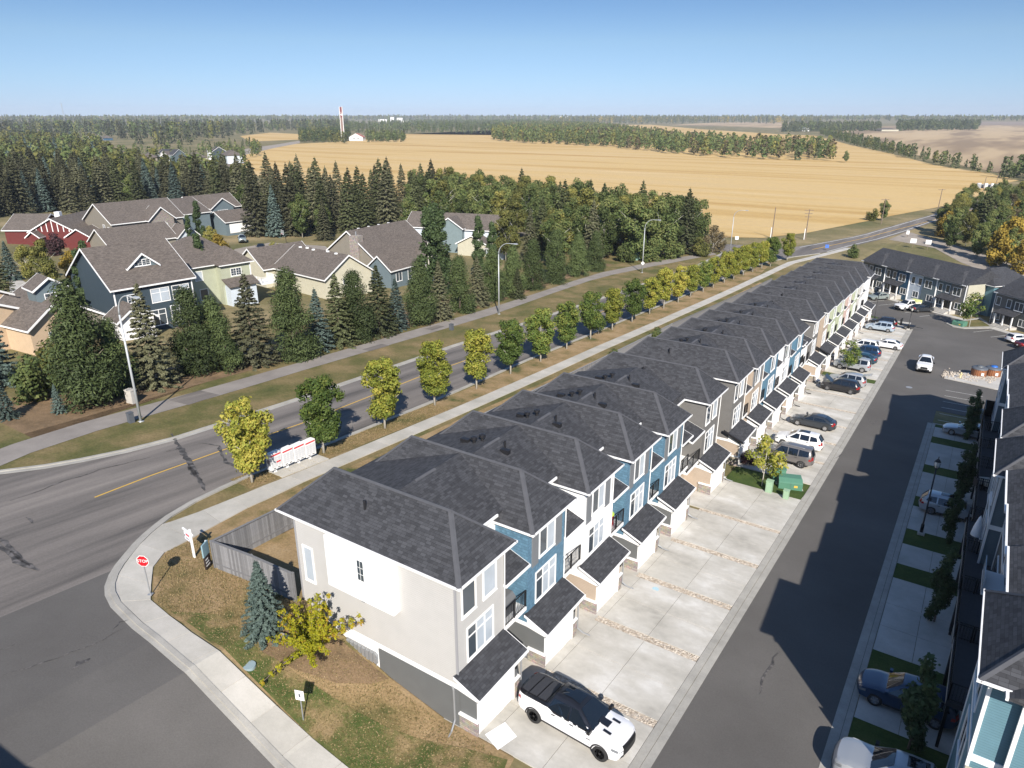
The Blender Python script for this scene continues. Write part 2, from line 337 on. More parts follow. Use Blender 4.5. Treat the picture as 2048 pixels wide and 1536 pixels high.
def sheet(name, poly, mat, dz=.01, parent=None, kind='structure', thick=0.):
    """polygon (x,y) draped on the terrain"""
    bm = bmesh.new(); vs = [bm.verts.new((x, y, 0)) for x, y in poly]; bm.faces.new(vs)
    bmesh.ops.triangulate(bm, faces=bm.faces[:])
    xs = [q[0] for q in poly]; ys = [q[1] for q in poly]
    for k in XK:
        if min(xs) < k < max(xs): bmesh.ops.bisect_plane(bm, geom=bm.verts[:]+bm.edges[:]+bm.faces[:], plane_co=(k, 0, 0), plane_no=(1, 0, 0))
    for k in YK:
        if min(ys) < k < max(ys): bmesh.ops.bisect_plane(bm, geom=bm.verts[:]+bm.edges[:]+bm.faces[:], plane_co=(0, k, 0), plane_no=(0, 1, 0))
    for v in bm.verts: v.co.z = terr(v.co.x, v.co.y)+dz
    bmesh.ops.recalc_face_normals(bm, faces=bm.faces[:])
    if bm.faces and sum(f.normal.z for f in bm.faces) < 0: bmesh.ops.reverse_faces(bm, faces=bm.faces[:])
    if thick:
        bd = [e for e in bm.edges if len(e.link_faces) == 1]
        r_ = bmesh.ops.extrude_edge_only(bm, edges=bd)
        for v in [g for g in r_['geom'] if isinstance(g, bmesh.types.BMVert)]: v.co.z -= thick
        bmesh.ops.recalc_face_normals(bm, faces=bm.faces[:])
        if max(bm.faces, key=lambda f: f.calc_area()).normal.z < 0: bmesh.ops.reverse_faces(bm, faces=bm.faces[:])
    me = bpy.data.meshes.new(name); bm.to_mesh(me); bm.free(); me.materials.append(mat); me.update(); auto_uv(me)
    o = ob(name, me, parent)
    if parent is None and kind: o['kind'] = kind
    return o
def rect(x0, x1, y0, y1): return [(x0, y0), (x1, y0), (x1, y1), (x0, y1)]
def ribbon_poly(pts, w):
    """polygon of a polyline with width w (left then right)"""
    L, Rr = [], []
    ws = w if isinstance(w, (list, tuple)) else [w]*len(pts)
    for i, p in enumerate(pts):
        a = pts[max(i-1, 0)]; b = pts[min(i+1, len(pts)-1)]; d = Vector((b[0]-a[0], b[1]-a[1])).normalized(); n = Vector((-d.y, d.x))
        L.append((p[0]+n.x*ws[i]/2, p[1]+n.y*ws[i]/2)); Rr.append((p[0]-n.x*ws[i]/2, p[1]-n.y*ws[i]/2))
    return L+Rr[::-1]
def strip(name, pts, w, mat, dz, parent=None, h=0., kind='structure'):
    """band along a polyline, cut where the terrain bends; h>0 gives it side faces"""
    P = []; Wd = []; wl = w if isinstance(w, (list, tuple)) else [w]*len(pts)
    for i_, (a, b) in enumerate(zip(pts[:-1], pts[1:])):
        ts = {0.}
        for k in XK:
            if (a[0]-k)*(b[0]-k) < 0: ts.add((k-a[0])/(b[0]-a[0]))
        for k in YK:
            if (a[1]-k)*(b[1]-k) < 0: ts.add((k-a[1])/(b[1]-a[1]))
        for t in sorted(ts): P.append((a[0]+(b[0]-a[0])*t, a[1]+(b[1]-a[1])*t)); Wd.append(wl[i_]+(wl[i_+1]-wl[i_])*t)
    P.append(tuple(pts[-1])); Wd.append(wl[-1])
    po = ribbon_poly(P, Wd); n = len(P); Lp = po[:n]; Rp = po[n:][::-1]
    vs = []; fs = []
    for l, r_ in zip(Lp, Rp):
        zl, zr = terr(*l), terr(*r_)
        vs += [(l[0], l[1], zl+dz), (r_[0], r_[1], zr+dz), (l[0], l[1], zl-h+dz), (r_[0], r_[1], zr-h+dz)]
    for i in range(n-1):
        a, b = 4*i, 4*i+4
        fs.append((a, a+1, b+1, b))
        if h: fs += [(a, b, b+2, a+2), (a+1, a+3, b+3, b+1)]
    if h: fs += [(0, 2, 3, 1), (4*n-4, 4*n-3, 4*n-1, 4*n-2)]
    m = MB(); m.add(vs, fs); o = m.build(name, mat, parent)
    if parent is None and kind: o['kind'] = kind
    return o

# ------------------------------------------------------------ building blocks
WCACHE = {}
def window(parent, loc, rz, w, h, cols=1, transom=0., pale=False, grid=False, trim=.085, name='window', mats=None, shutters=None, lab=None):
    """window facing local +x, (0,0) at its lower left corner; a child pane per light"""
    key = (round(w, 2), round(h, 2), cols, transom, pale, grid, trim, str(shutters))
    if key not in WCACHE:
        m = MB(); t = trim; p = .045
        m.box(0, p, -t, w+t, -t, 0); m.box(0, p, -t, w+t, h, h+t); m.box(0, p, -t, 0, 0, h); m.box(0, p, w, w+t, 0, h)
        m.box(0, p+.02, -t-.02, w+t+.02, -t-.04, -t)
        b = .045; cw = w/cols
        for i in range(1, cols): m.box(0, p-.012, i*cw-b, i*cw+b, 0, h)
        if transom: m.box(0, p-.014, 0, w, h*transom-b*.8, h*transom+b*.8)
        if grid:
            for i in range(cols):
                m.box(0, p-.02, i*cw+cw/2-.015, i*cw+cw/2+.015, 0, h)
            for k in (1, 2): m.box(0, p-.021, 0, w, h*k/3-.015, h*k/3+.015)
        fr = m.mesh('window_frame', M['white']); panes = []
        for i in range(cols):
            g = MB(); g.box(-.02, .012, i*cw+.04, (i+1)*cw-.04, .04, h-.04)
            dark = (not pale) or (pale == 'mix' and i == 0)
            panes.append(g.mesh('pane', M['glass'] if dark else M['glass_pale']))
        WCACHE[key] = (fr, panes)
    fr, panes = WCACHE[key]
    o = ob(name, fr, parent, loc, rz)
    for q in panes: ob('pane', q, o)
    return o
def gutter_ring(m, x0, x1, y0, y1, z, t=.055, h=.11, sides='NSEW'):
    if 'S' in sides: m.box(x0, x1, y0-t, y0, z-h, z)
    if 'N' in sides: m.box(x0, x1, y1, y1+t, z-h, z)
    if 'W' in sides: m.box(x0-t, x0, y0-t, y1+t, z-h, z+.002)
    if 'E' in sides: m.box(x1, x1+t, y0-t, y1+t, z-h, z+.002)
def hip_roof(m, x0, x1, y0, y1, z, rise, axis='x', run=None, base=.1):
    """closed hip; ridge along axis"""
    if axis == 'x':
        r_ = (y1-y0)/2 if run is None else run; ym = (y0+y1)/2
        top = [(x0+r_, ym, z+rise), (x1-r_, ym, z+rise)]
        vs = [(x0, y0, z), (x1, y0, z), (x1, y1, z), (x0, y1, z)]+top+[(x0, y0, z-base), (x1, y0, z-base), (x1, y1, z-base), (x0, y1, z-base)]
        fs = [(0, 1, 5, 4), (1, 2, 5), (2, 3, 4, 5), (3, 0, 4)]
    else:
        r_ = (x1-x0)/2 if run is None else run; xm = (x0+x1)/2
        top = [(xm, y0+r_, z+rise), (xm, y1-r_, z+rise)]
        vs = [(x0, y0, z), (x1, y0, z), (x1, y1, z), (x0, y1, z)]+top+[(x0, y0, z-base), (x1, y0, z-base), (x1, y1, z-base), (x0, y1, z-base)]
        fs = [(0, 1, 4), (1, 2, 5, 4), (2, 3, 5), (3, 0, 4, 5)]
    fs += [(6, 7, 1, 0), (7, 8, 2, 1), (8, 9, 3, 2), (9, 6, 0, 3), (9, 8, 7, 6)]
    m.add(vs, fs)
def caps(parent, pts, w=.13, h=.035, mat=None):
    """ridge cap course along a line of the roof"""
    m = MB()
    for a, b in zip(pts[:-1], pts[1:]):
        a = Vector(a); b = Vector(b); d = (b-a).normalized(); s = Vector((-d.y, d.x, 0)).normalized()*w; u = Vector((0, 0, h))
        dn = Vector((0, 0, -w*.55))
        m.add([a+s+dn+u, b+s+dn+u, b+u, a+u, a-s+dn+u, b-s+dn+u], [(0, 1, 2, 3), (3, 2, 5, 4)])
    return m.build('ridge_cap', mat or M['ridge_cap'], parent)
def hip_caps(parent, x0, x1, y0, y1, z, rise, run, axis='x', **kw):
    if axis == 'x':
        ym = (y0+y1)/2; a = (x0+run, ym, z+rise); b = (x1-run, ym, z+rise); cs = [((x0, y0, z), a), ((x0, y1, z), a), ((x1, y0, z), b), ((x1, y1, z), b), (a, b)]
    else:
        xm = (x0+x1)/2; a = (xm, y0+run, z+rise); b = (xm, y1-run, z+rise); cs = [((x0, y0, z), a), ((x1, y0, z), a), ((x0, y1, z), b), ((x1, y1, z), b), (a, b)]
    for c in cs: caps(parent, c, **kw)
def gable(parent, x0, x1, y0, y1, z, rise, axis, wallmat, roofmat, oh=.45, z0=-1., fmat=None, tri=True, name='roof', ends=(1, 1), wall=True):
    """walls box + gable roof slab with white rake and eave boards"""
    fmat = fmat or M['white']; t = .2
    W_ = (x1-x0) if axis == 'y' else (y1-y0); c = (x0+x1)/2 if axis == 'y' else (y0+y1)/2
    s = rise/(W_/2); a, b = c-W_/2-oh, c+W_/2+oh; ze = z-oh*s
    l0, l1 = (y0, y1) if axis == 'y' else (x0, x1)
    if wall:
        w = MB()
        w.box(x0, x1, y0, y1, z0, z)
        if tri:
            w.prism([(c-W_/2, z-.01), (c+W_/2, z-.01), (c, z+rise-.02)], l0+.001, l1-.001, axis)
        w.build('wall', wallmat, parent)
    r_ = MB(); r_.prism([(a, ze), (c, z+rise), (b, ze), (b, ze+t), (c, z+rise+t), (a, ze+t)], l0-oh, l1+oh, axis)
    ro = r_.build(name, roofmat, parent)
    f = MB(); th = .26
    for e, (p, q) in zip(ends, ((l0-oh-.05, l0-oh), (l1+oh, l1+oh+.05))):
        if e: f.prism([(a, ze+t+.02-th), (c, z+rise+t+.02-th), (b, ze+t+.02-th), (b, ze+t+.02), (c, z+rise+t+.02), (a, ze+t+.02)], p, q, axis)
    for p in (a, b):
        q0, q1 = (p-.05, p) if p == a else (p, p+.05)
        if axis == 'y': f.box(q0, q1, l0-oh, l1+oh, ze+t-.2, ze+t-.01)
        else: f.box(l0-oh, l1+oh, q0, q1, ze+t-.2, ze+t-.01)
    f.build('fascia', fmat, ro)
    return ro
def railing(parent, pts, z, h=1.05, name='railing', mat=None, step=.13, thick=.045):
    m = MB()
    for a, b in zip(pts[:-1], pts[1:]):
        a = Vector((a[0], a[1], 0)); b = Vector((b[0], b[1], 0)); L_ = (b-a).length; d = (b-a)/L_; n = Vector((-d.y, d.x, 0))
        for zz, tt in ((z+h, thick), (z+.1, thick*.7)):
            q = [a+n*tt/2, b+n*tt/2, b-n*tt/2, a-n*tt/2]
            m.add([(p.x, p.y, zz-tt) for p in q]+[(p.x, p.y, zz) for p in q], [(3, 2, 1, 0), (4, 5, 6, 7), (0, 1, 5, 4), (1, 2, 6, 5), (2, 3, 7, 6), (3, 0, 4, 7)])
        k = max(1, int(L_/step))
        for i in range(k+1):
            p = a+d*(L_*i/k); w = thick*.75 if i in (0, k, k//2) else .011
            m.box(p.x-w, p.x+w, p.y-w, p.y+w, z, z+h-.01)
    return m.build(name, mat or M['black'], parent)

# ------------------------------------------------------------ the setting: ground, roads, pavements
gm = MB()
for i in range(len(XK)-1):
    for j in range(len(YK)-1):
        x0, x1, y0, y1 = XK[i], XK[i+1], YK[j], YK[j+1]
        if j == 0: y0 = -400.
        gm.add([(x0, y0, terr(x0, max(y0, -200))), (x1, y0, terr(x1, max(y0, -200))), (x1, y1, terr(x1, y1)), (x0, y1, terr(x0, y1))], [(0, 1, 2, 3)])
tag(gm.build('ground', M['wild_grass']), kind='structure')
# mown verges and lawns near the street
sheet('boulevard_grass', [(-56.6, 10), (-30, 10), (-30, 60), (-33, 165), (-60, 200), (-90, 200), (-80, 10)], M['grass'], .02)
sheet('corner_lawn', [(-37.2, 17.6), (-35.8, 16.9), (-32.7, 15.1), (-18.8, 15.2), (-13.2, 19.2), (-13.4, 20.25), (-26.4, 20.25), (-27.3, 26), (-38.2, 29.5), (-38.3, 24), (-37.4, 20.)], M['dry_lawn'], .035)
sheet('lawn_strip', [(-38.0, 29.5), (-33.6, 24), (-35.5, 60), (-36.2, 100), (-35.6, 150), (-38.2, 150), (-38.3, 60)], M['dry_lawn'], .035)
sheet('kerbside_lawn', [(-43.0, 27), (-40.6, 27), (-40.6, 60), (-41.2, 100), (-40.8, 160), (-43, 180), (-45.2, 140), (-44.9, 100), (-44.2, 70), (-43.0, 50)], M['dry_lawn'], .033)
M['patch_grass'] = ground_mat('patchy_green_lawn', [(.40, (.06, .085, .022)), (.5, (.115, .115, .04)), (.57, (.22, .165, .08)), (.75, (.31, .22, .125))], .55, 8., .35, .95, .7, det=9.)
sheet('patchy_lawn', [(-31.5, 15.3), (-17.5, 15.2), (-13.3, 19.1), (-13.6, 20.0), (-15.5, 19.4), (-19, 18.0), (-24, 16.9), (-29.5, 16.6)], M['patch_grass'], .05)
sheet('back_garden', [(-28.3, 20.6), (-33.1, 19.4), (-35, 60), (-35.8, 110), (-35, 146), (-27.2, 146), (-27.3, 60)], M['dry_lawn'], .04)
# worn avenue and side street
avenue = [(-60, -5), (-60, 12), (-57.2, 16.2), (-55.2, 19.9), (-54.4, 22.2), (-53.7, 25.2), (-53.3, 29.1), (-53.5, 33.5), (-53.9, 42.6), (-54.6, 52), (-55.8, 70), (-56.3, 100), (-56.4, 140), (-56, 165), (-57.5, 188.8), (-120, 176), (-120, 187), (-62, 200.6), (-45, 206),
          (-40.5, 221), (-33.1, 249.5), (-16.3, 331.2), (-9.1, 360.8), (9.6, 439.7), (60, 640), (150, 1000), (163, 997), (72, 636), (20, 437), (1.5, 360), (-6.5, 325), (-14.7, 307.7), (-22.8, 260.6), (-30.5, 225), (-36, 202), (-40.5, 190), (-44.0, 176),
          (-45.6, 150), (-45.4, 100), (-44.6, 70), (-43.3, 50), (-42.7, 35), (-42.4, 28.1), (-42.2, 25.8), (-41.8, 23.3), (-41.0, 20.9), (-39.9, 18.9), (-38.5, 16.9), (-37.6, 15.8), (-37.6, 9), (-37.6, -5)]
sheet('avenue_road', avenue, M['asphalt_old'], .03)
sheet('side_street', [(-37.6, -5), (-37.6, 15.8), (-36.6, 14.9), (-36.0, 14.55), (-34.2, 13.95), (-31.7, 13.65), (-27.5, 13.45), (-24.0, 13.45), (-17, 13.4), (-8.5, 13.4), (-8.5, -5)], M['asphalt_new'], .036)
sheet('lane_and_car_park', [(-8.5, -5), (-8.5, 139.6), (-13, 140.5), (-15.5, 143), (-19.6, 167.2), (-7.7, 158.0), (1.2, 150.4), (8, 144.5), (34, 124), (60, 100), (60, 93), (3.2, 92.6), (-1.3, 92.6), (-1.3, -5)], M['asphalt_new'], .03)
def offs(pts, d):
    out = []
    for i, p in enumerate(pts):
        a = pts[max(i-1, 0)]; b = pts[min(i+1, len(pts)-1)]; v = Vector((b[0]-a[0], b[1]-a[1])).normalized()
        out.append((p[0]-v.y*d, p[1]+v.x*d))
    return out
kR = [(-13, 13.45), (-20.3, 13.45), (-24.0, 13.45), (-27.5, 13.45), (-31.7, 13.65), (-34.2, 13.95), (-35.4, 14.3), (-36.2, 14.7), (-37.1, 15.4), (-37.8, 16.1), (-38.5, 16.95), (-39.3, 17.95), (-40.0, 19.0), (-40.6, 20.1), (-41.1, 21.1), (-41.8, 23.3), (-42.2, 25.8), (-42.5, 28.1), (-42.8, 35), (-43.4, 50), (-44.7, 70), (-45.5, 100), (-45.7, 150), (-44.1, 176), (-40.6, 190), (-36.5, 200)]
strip('kerb', offs(kR, -.12), .26, M['kerb'], .13, h=.2)
strip('gutter_pan', offs(kR, .14), .26, M['kerb'], .05, h=.02)
kL = [(-60, 12), (-57.2, 16.2), (-55.2, 19.9), (-54.4, 22.2), (-53.7, 25.2), (-53.3, 29.1), (-53.5, 33.5), (-53.9, 42.6), (-54.6, 52), (-55.8, 70), (-56.3, 100), (-56.4, 140), (-56, 165), (-57, 184), (-60, 188)]
strip('kerb', offs(kL, .12), .26, M['kerb'], .13, h=.2)
strip('gutter_pan', offs(kL, -.22), .42, M['kerb'], .05, h=.02)
strip('kerb', [(-8.72, 14.5), (-8.72, 139)], .4, M['kerb'], .09, h=.12)
strip('gutter_pan', [(-8.3, 14.5), (-8.3, 139)], .4, M['kerb'], .045, h=.02)
strip('kerb', [(-1.15, 14.5), (-1.15, 86.9)], .3, M['kerb'], .1, h=.14)
strip('gutter_pan', [(-1.55, 14.5), (-1.55, 87.2)], .45, M['kerb'], .045, h=.02)
strip('kerb', [(-1.3, 87.1), (3.0, 87.1)], .3, M['kerb'], .1, h=.14)
# centre line, stall lines
cl = [(-47.4, 19.6), (-47.9, 24), (-48.2, 30), (-48.3, 38), (-49.0, 45), (-50.0, 56), (-50.7, 75), (-50.9, 100), (-51.0, 140), (-50.3, 168)]
strip('road_centre_line', cl, .13, M['yellow_line'], .045)
strip('road_edge_line', [(-43.2, 208), (-32.2, 249.5), (-15.4, 331.2), (-8.2, 360.8), (10.5, 439.7)], .3, M['white_line'], .06)
strip('road_edge_line', [(-35.5, 204.5), (-31.6, 225), (-23.8, 260.6), (-15.7, 307.7), (-7.4, 325)], .3, M['white_line'], .06)
strip('road_centre_line', [(-39.5, 206), (-28.2, 255), (-15.0, 309), (0, 372), (15, 439)], .25, M['yellow_line'], .06)
for k in range(6):
    strip('stall_line', [(-.9, 88.9+k*2.75), (3.2, 88.9+k*2.75)], .1, M['white_line'], .045)
for (x, y) in [(-18.2, 164.7), (-15.8, 162.8), (-13.2, 161.2), (-10.6, 159.2), (-8.0, 157.3), (-5.4, 155.3), (3.6, 147.8), (6.2, 145.6)]:
    strip('stall_line', [(x, y), (x-2.8, y-4.2)], .1, M['white_line'], .045)
# sealed cracks and patches in the paving
def crack(pts, w, name='sealed_crack'):
    w *= .62
    P = []
    for a, b in zip(pts[:-1], pts[1:]):
        n = max(2, int(math.hypot(b[0]-a[0], b[1]-a[1])/.45))
        for i in range(n):
            t = i/n; P.append((a[0]+(b[0]-a[0])*t+random.uniform(-.09, .09), a[1]+(b[1]-a[1])*t+random.uniform(-.09, .09)))
    P.append(pts[-1]); n = len(P)
    ws = [w*random.uniform(.35, 1.3)*min(1., .3+3*min(i, n-1-i)/n) for i in range(n)]
    strip(name, P, ws, M['seal'], .05)
crack([(-54.43, 29.59), (-50.74, 28.04), (-47.98, 27.04), (-45.13, 25.79), (-42.73, 24.80)], .75); crack([(-51.20, 26.96), (-51.03, 27.79), (-50.85, 28.36)], .3)
crack([(-48.21, 26.85), (-45.44, 25.88), (-44.55, 25.70)], .6)
crack([(-51.00, 29.80), (-49.08, 30.42), (-45.93, 28.75), (-44.85, 28.77), (-43.05, 28.55)], .45)
crack([(-51.03, 15.90), (-51.19, 17.55), (-51.50, 19.63), (-51.64, 22.15), (-51.13, 25.69)], .16); crack([(-45.34, 13.09), (-43.69, 12.93), (-42.12, 12.92), (-40.66, 13.13)], .7)
crack([(-46.30, 13.47), (-43.59, 13.15), (-41.52, 13.05)], .5); crack([(-47.88, 15.51), (-46.70, 15.43)], .35)
crack([(-32.97, 8.12), (-32.44, 9.11), (-32.11, 10.67), (-31.94, 11.95), (-31.99, 13.19)], .12); crack([(-32.37, 12.85), (-32.57, 13.31), (-32.50, 13.68)], .1)
crack([(-30.89, 10.19), (-31.04, 10.59), (-31.04, 11.03)], .45); crack([(-34.84, 8.87), (-34.77, 9.47)], .1); crack([(-79.83, 68.49), (-74.54, 64.66)], .2)
crack([(-50.89, 46.55), (-50.62, 50.59), (-51.53, 58.07)], .12); crack([(-48.66, 38.28), (-48.32, 40.32), (-49.78, 45.82)], .1)
crack([(-5.46, 35.56), (-5.46, 34.23), (-5.49, 32.80), (-5.37, 31.37)], .22)
crack([(-7.83, 71.52), (-8.41, 69.01)], .12); crack([(-7.75, 63.47), (-6.72, 63.62)], .06); crack([(-7.62, 84.57), (-6.78, 82.20), (-6.65, 83.91)], .12)
crack([(-5.35, 128.04), (-3.96, 128.39)], .2); crack([(-1.95, 118.55), (-0.98, 118.35)], .15)
strip('asphalt_patch', [(-5.49, 59.85), (-1.63, 59.26)], .9, M['asphalt_new'], .042)
for p in ((-4.98, 100.89),): 
    m = MB(); m.cyl(p[0], p[1], terr(*p)-.02, terr(*p)+.055, .38, n=20); tag(m.build('manhole_cover', M['grey_metal']), 'round grey manhole cover in the lane asphalt beyond the shadow', 'manhole cover')
# multi-use path on the west side
pathlow = [(-57.0, 16.5), (-58.6, 20.5), (-59.6, 26.0), (-60.0, 31), (-60.4, 38), (-61.4, 50), (-62.3, 66), (-63.3, 90), (-65.5, 113.0), (-66.4, 128), (-66.0, 138), (-63.9, 152.9), (-60.6, 167.4), (-57.6, 181)]
pathup = [(-59.8, 184), (-63.4, 170), (-67.0, 155), (-69.2, 139), (-68.8, 125), (-66.4, 92), (-65.2, 66), (-64.1, 50), (-63.2, 38), (-62.9, 32), (-62.5, 26), (-61.5, 20.5), (-60, 16)]
sheet('multi_use_path', pathlow+pathup, M['asphalt_path'], .05)
strip('path_patch', [(-61.4, 34.5), (-61.9, 38.2)], 2.7, M['asphalt_old'], .058)
strip('path_patch', [(-62.5, 60.5), (-62.7, 64.2)], 1.3, M['asphalt_old'], .058)
strip('path_patch', [(-64.2, 74.5), (-64.3, 77.5)], 1.4, M['asphalt_old'], .058)
# mulch under the conifers
sheet('mulch_bed', [(-61.5, 22), (-63.2, 22), (-65.2, 40), (-66.6, 60), (-68, 92), (-71, 125), (-72, 150), (-77, 150), (-76, 90), (-73, 40), (-72, 22)], M['mulch'], .045)

# pavement of single slabs beside the avenue and the side street
pav = tag(ob('pavement', None), kind='structure')
SW = [(-40.5, 34.5), (-38.9, 34.5)]
def slab(poly, mat=None, par=None, dz=.10):
    cx = sum(p[0] for p in poly)/len(poly); cy = sum(p[1] for p in poly)/len(poly)
    g = .012; q = [(p[0]+(cx-p[0])*g/max(.3, math.hypot(cx-p[0], cy-p[1]))*1.4, p[1]+(cy-p[1])*g/max(.3, math.hypot(cx-p[0], cy-p[1]))*1.4) for p in poly]
    return sheet('slab', q, mat or M['conc'], dz+random.uniform(-.004, .004), par or pav, thick=.1)
def conc_tint(k):
    key = 'conc_t%d' % k
    if key not in M:
        f = [1.0, .92, 1.07, .97][k]
        M[key] = ground_mat('paving_concrete', [(.3, (.36*f, .345*f, .305*f)), (.5, (.43*f, .41*f, .365*f)), (.7, (.49*f, .465*f, .42*f))], .5, 9., .07, .85, .1)
    return M[key]
sheet('pavement_base', [(-15.2, 13.72)]+offs(kR, -.22)[1:14]+[(-40.15, 21.5), (-40.2, 30.0), (-38.7, 30.0), (-38.5, 27), (-38.3, 23), (-37.5, 20), (-37.2, 18.3), (-36.0, 16.9), (-33.2, 15.1), (-29, 14.8), (-15.2, 15.1)], M['conc'], .075, pav)
y = 30.0; k = 0
def swx(y): return np.interp(y, [29, 52, 82, 110, 150, 170], [-38.55, -38.9, -39.6, -39.6, -39.1, -38.6])
while y < 112:
    y2 = y+1.55; slab([(swx(y)-1.6, y), (swx(y), y), (swx(y2), y2), (swx(y2)-1.6, y2)], conc_tint(random.choice([0, 0, 1, 3]))); y = y2
sheet('pavement_strip', [(swx(112)-1.6, 112), (swx(112), 112), (swx(150), 150), (-38, 180), (-31, 215), (-32.7, 215), (-39.7, 180), (swx(150)-1.6, 150)], M['conc'], .1, pav, thick=.1)
inner = [(-38.55, 30.0), (-38.35, 27.4), (-38.2, 25), (-37.8, 22.6), (-37.35, 20.2), (-37.1, 18.4), (-36.1, 17.1), (-34.6, 16.1), (-33.2, 15.25), (-31.2, 15.05), (-29.2, 14.95), (-27.2, 15.0), (-25.2, 15.05), (-23.2, 15.1), (-21.2, 15.2), (-19.2, 15.25), (-17.2, 15.3), (-15.2, 15.3)]
outer = [(-40.15, 30.0), (-40.2, 27.6), (-40.1, 25.2), (-40.1, 22.9), (-40.3, 20.2), (-39.1, 18.05), (-38.1, 16.85), (-36.75, 15.45), (-34.25, 14.22), (-31.6, 13.92), (-29.4, 13.75), (-27.3, 13.7), (-25.2, 13.7), (-23.2, 13.7), (-21.2, 13.7), (-19.2, 13.7), (-17.2, 13.7), (-15.2, 13.7)]
tints = [0, 3, 0, 1, 1, 0, 2, 2, 0, 0, 3, 0, 2, 1, 0, 0, 0]
for i in range(len(inner)-1):
    slab([outer[i], inner[i], inner[i+1], outer[i+1]], conc_tint(tints[i]))
for p in [(-41.05, 29.6), (-41.05, 30.75), (-41.05, 31.9), (-41.05, 33.05)]:
    slab(rect(-42.0, -40.35, p[1], p[1]+1.1), conc_tint(2))

# far fields
fld = [(-70.52, 220.19), (-63.74, 215.91), (-56.65, 220.27), (-48.24, 242.15), (-37.51, 279.36), (-32.11, 300.42), (-16.74, 351.98), (-2.27, 417.19), (-7.99, 455.91), (7.21, 509.78), (-6.24, 558.18), (-45.03, 636.34), (-93.26, 796.58), (-166.94, 1009.79), (-303.03, 1445.88), (-387.21, 1521.03), (-701.21, 1952.53), (-1200.35, 2773.37), (-1295.30, 2530.37), (-810.95, 1148.11), (-995.45, 1114.61), (-792.38, 766.85), (-766.00, 609.51), (-576.92, 401.36), (-432.83, 315.19), (-169.15, 184.17), (-88.48, 191.72)]
sheet('stubble_field', fld, M['field'], .08)
sheet('stubble_field', [(-894.52, 673.84), (-904.74, 772.11), (-1168.77, 998.80), (-1322.84, 1049.77), (-1145.52, 843.32)], M['field'], .1)
sheet('swathed_field', [(-379.64, 1862.77), (-363.31, 3153.10), (26.76, 4551.00), (261.10, 2290.90), (75.02, 602.84), (10.13, 640.71), (-4.43, 574.47), (-46.21, 694.89), (-104.59, 903.12), (-209.86, 1295.67)], M['field2'], .1)
sheet('swathed_field', [(-1085.60, 2670.48), (-1253.17, 3695.78), (-1005.00, 4561.45), (-668.96, 3128.44), (-564.54, 2231.31), (-837.97, 2525.78)], M['field2'], .12)
sheet('swathed_field', [(-204.44, 5096.36), (392.98, 5495.55), (235.23, 3242.87), (-114.78, 3319.16)], plain('ploughed_soil', (.22, .16, .11), .95, noise=.15, nscale=.01), .14)
sheet('gravel_road', [(-22.5, 262), (-13.3, 248.7), (3.5, 223.5), (9.6, 213), (24, 190), (48, 160), (48, 144), (20, 176), (3, 202), (-5.0, 215), (-12.5, 233), (-25.2, 241)], M['gravel'], .05)
sheet('dirt_lane', [(-700.15, 519.72), (-766.00, 609.51), (-868.97, 741.40), (-790.73, 674.22), (-694.29, 554.04), (-583.14, 426.58)], M['gravel'], .12)
sheet('cul_de_sac', [(-126.75, 83.45), (-144.47, 98.90), (-153.17, 107.19), (-157.39, 120.90), (-142.47, 126.27), (-136.15, 122.16), (-134.67, 105.69), (-123.41, 91.53)], M['gravel'], .04)
sheet('garden_drive', [(-150.84, 56.95), (-135.11, 53.66), (-130.92, 54.53), (-120.27, 49.33), (-123.55, 45.85)], M['conc'], .04)

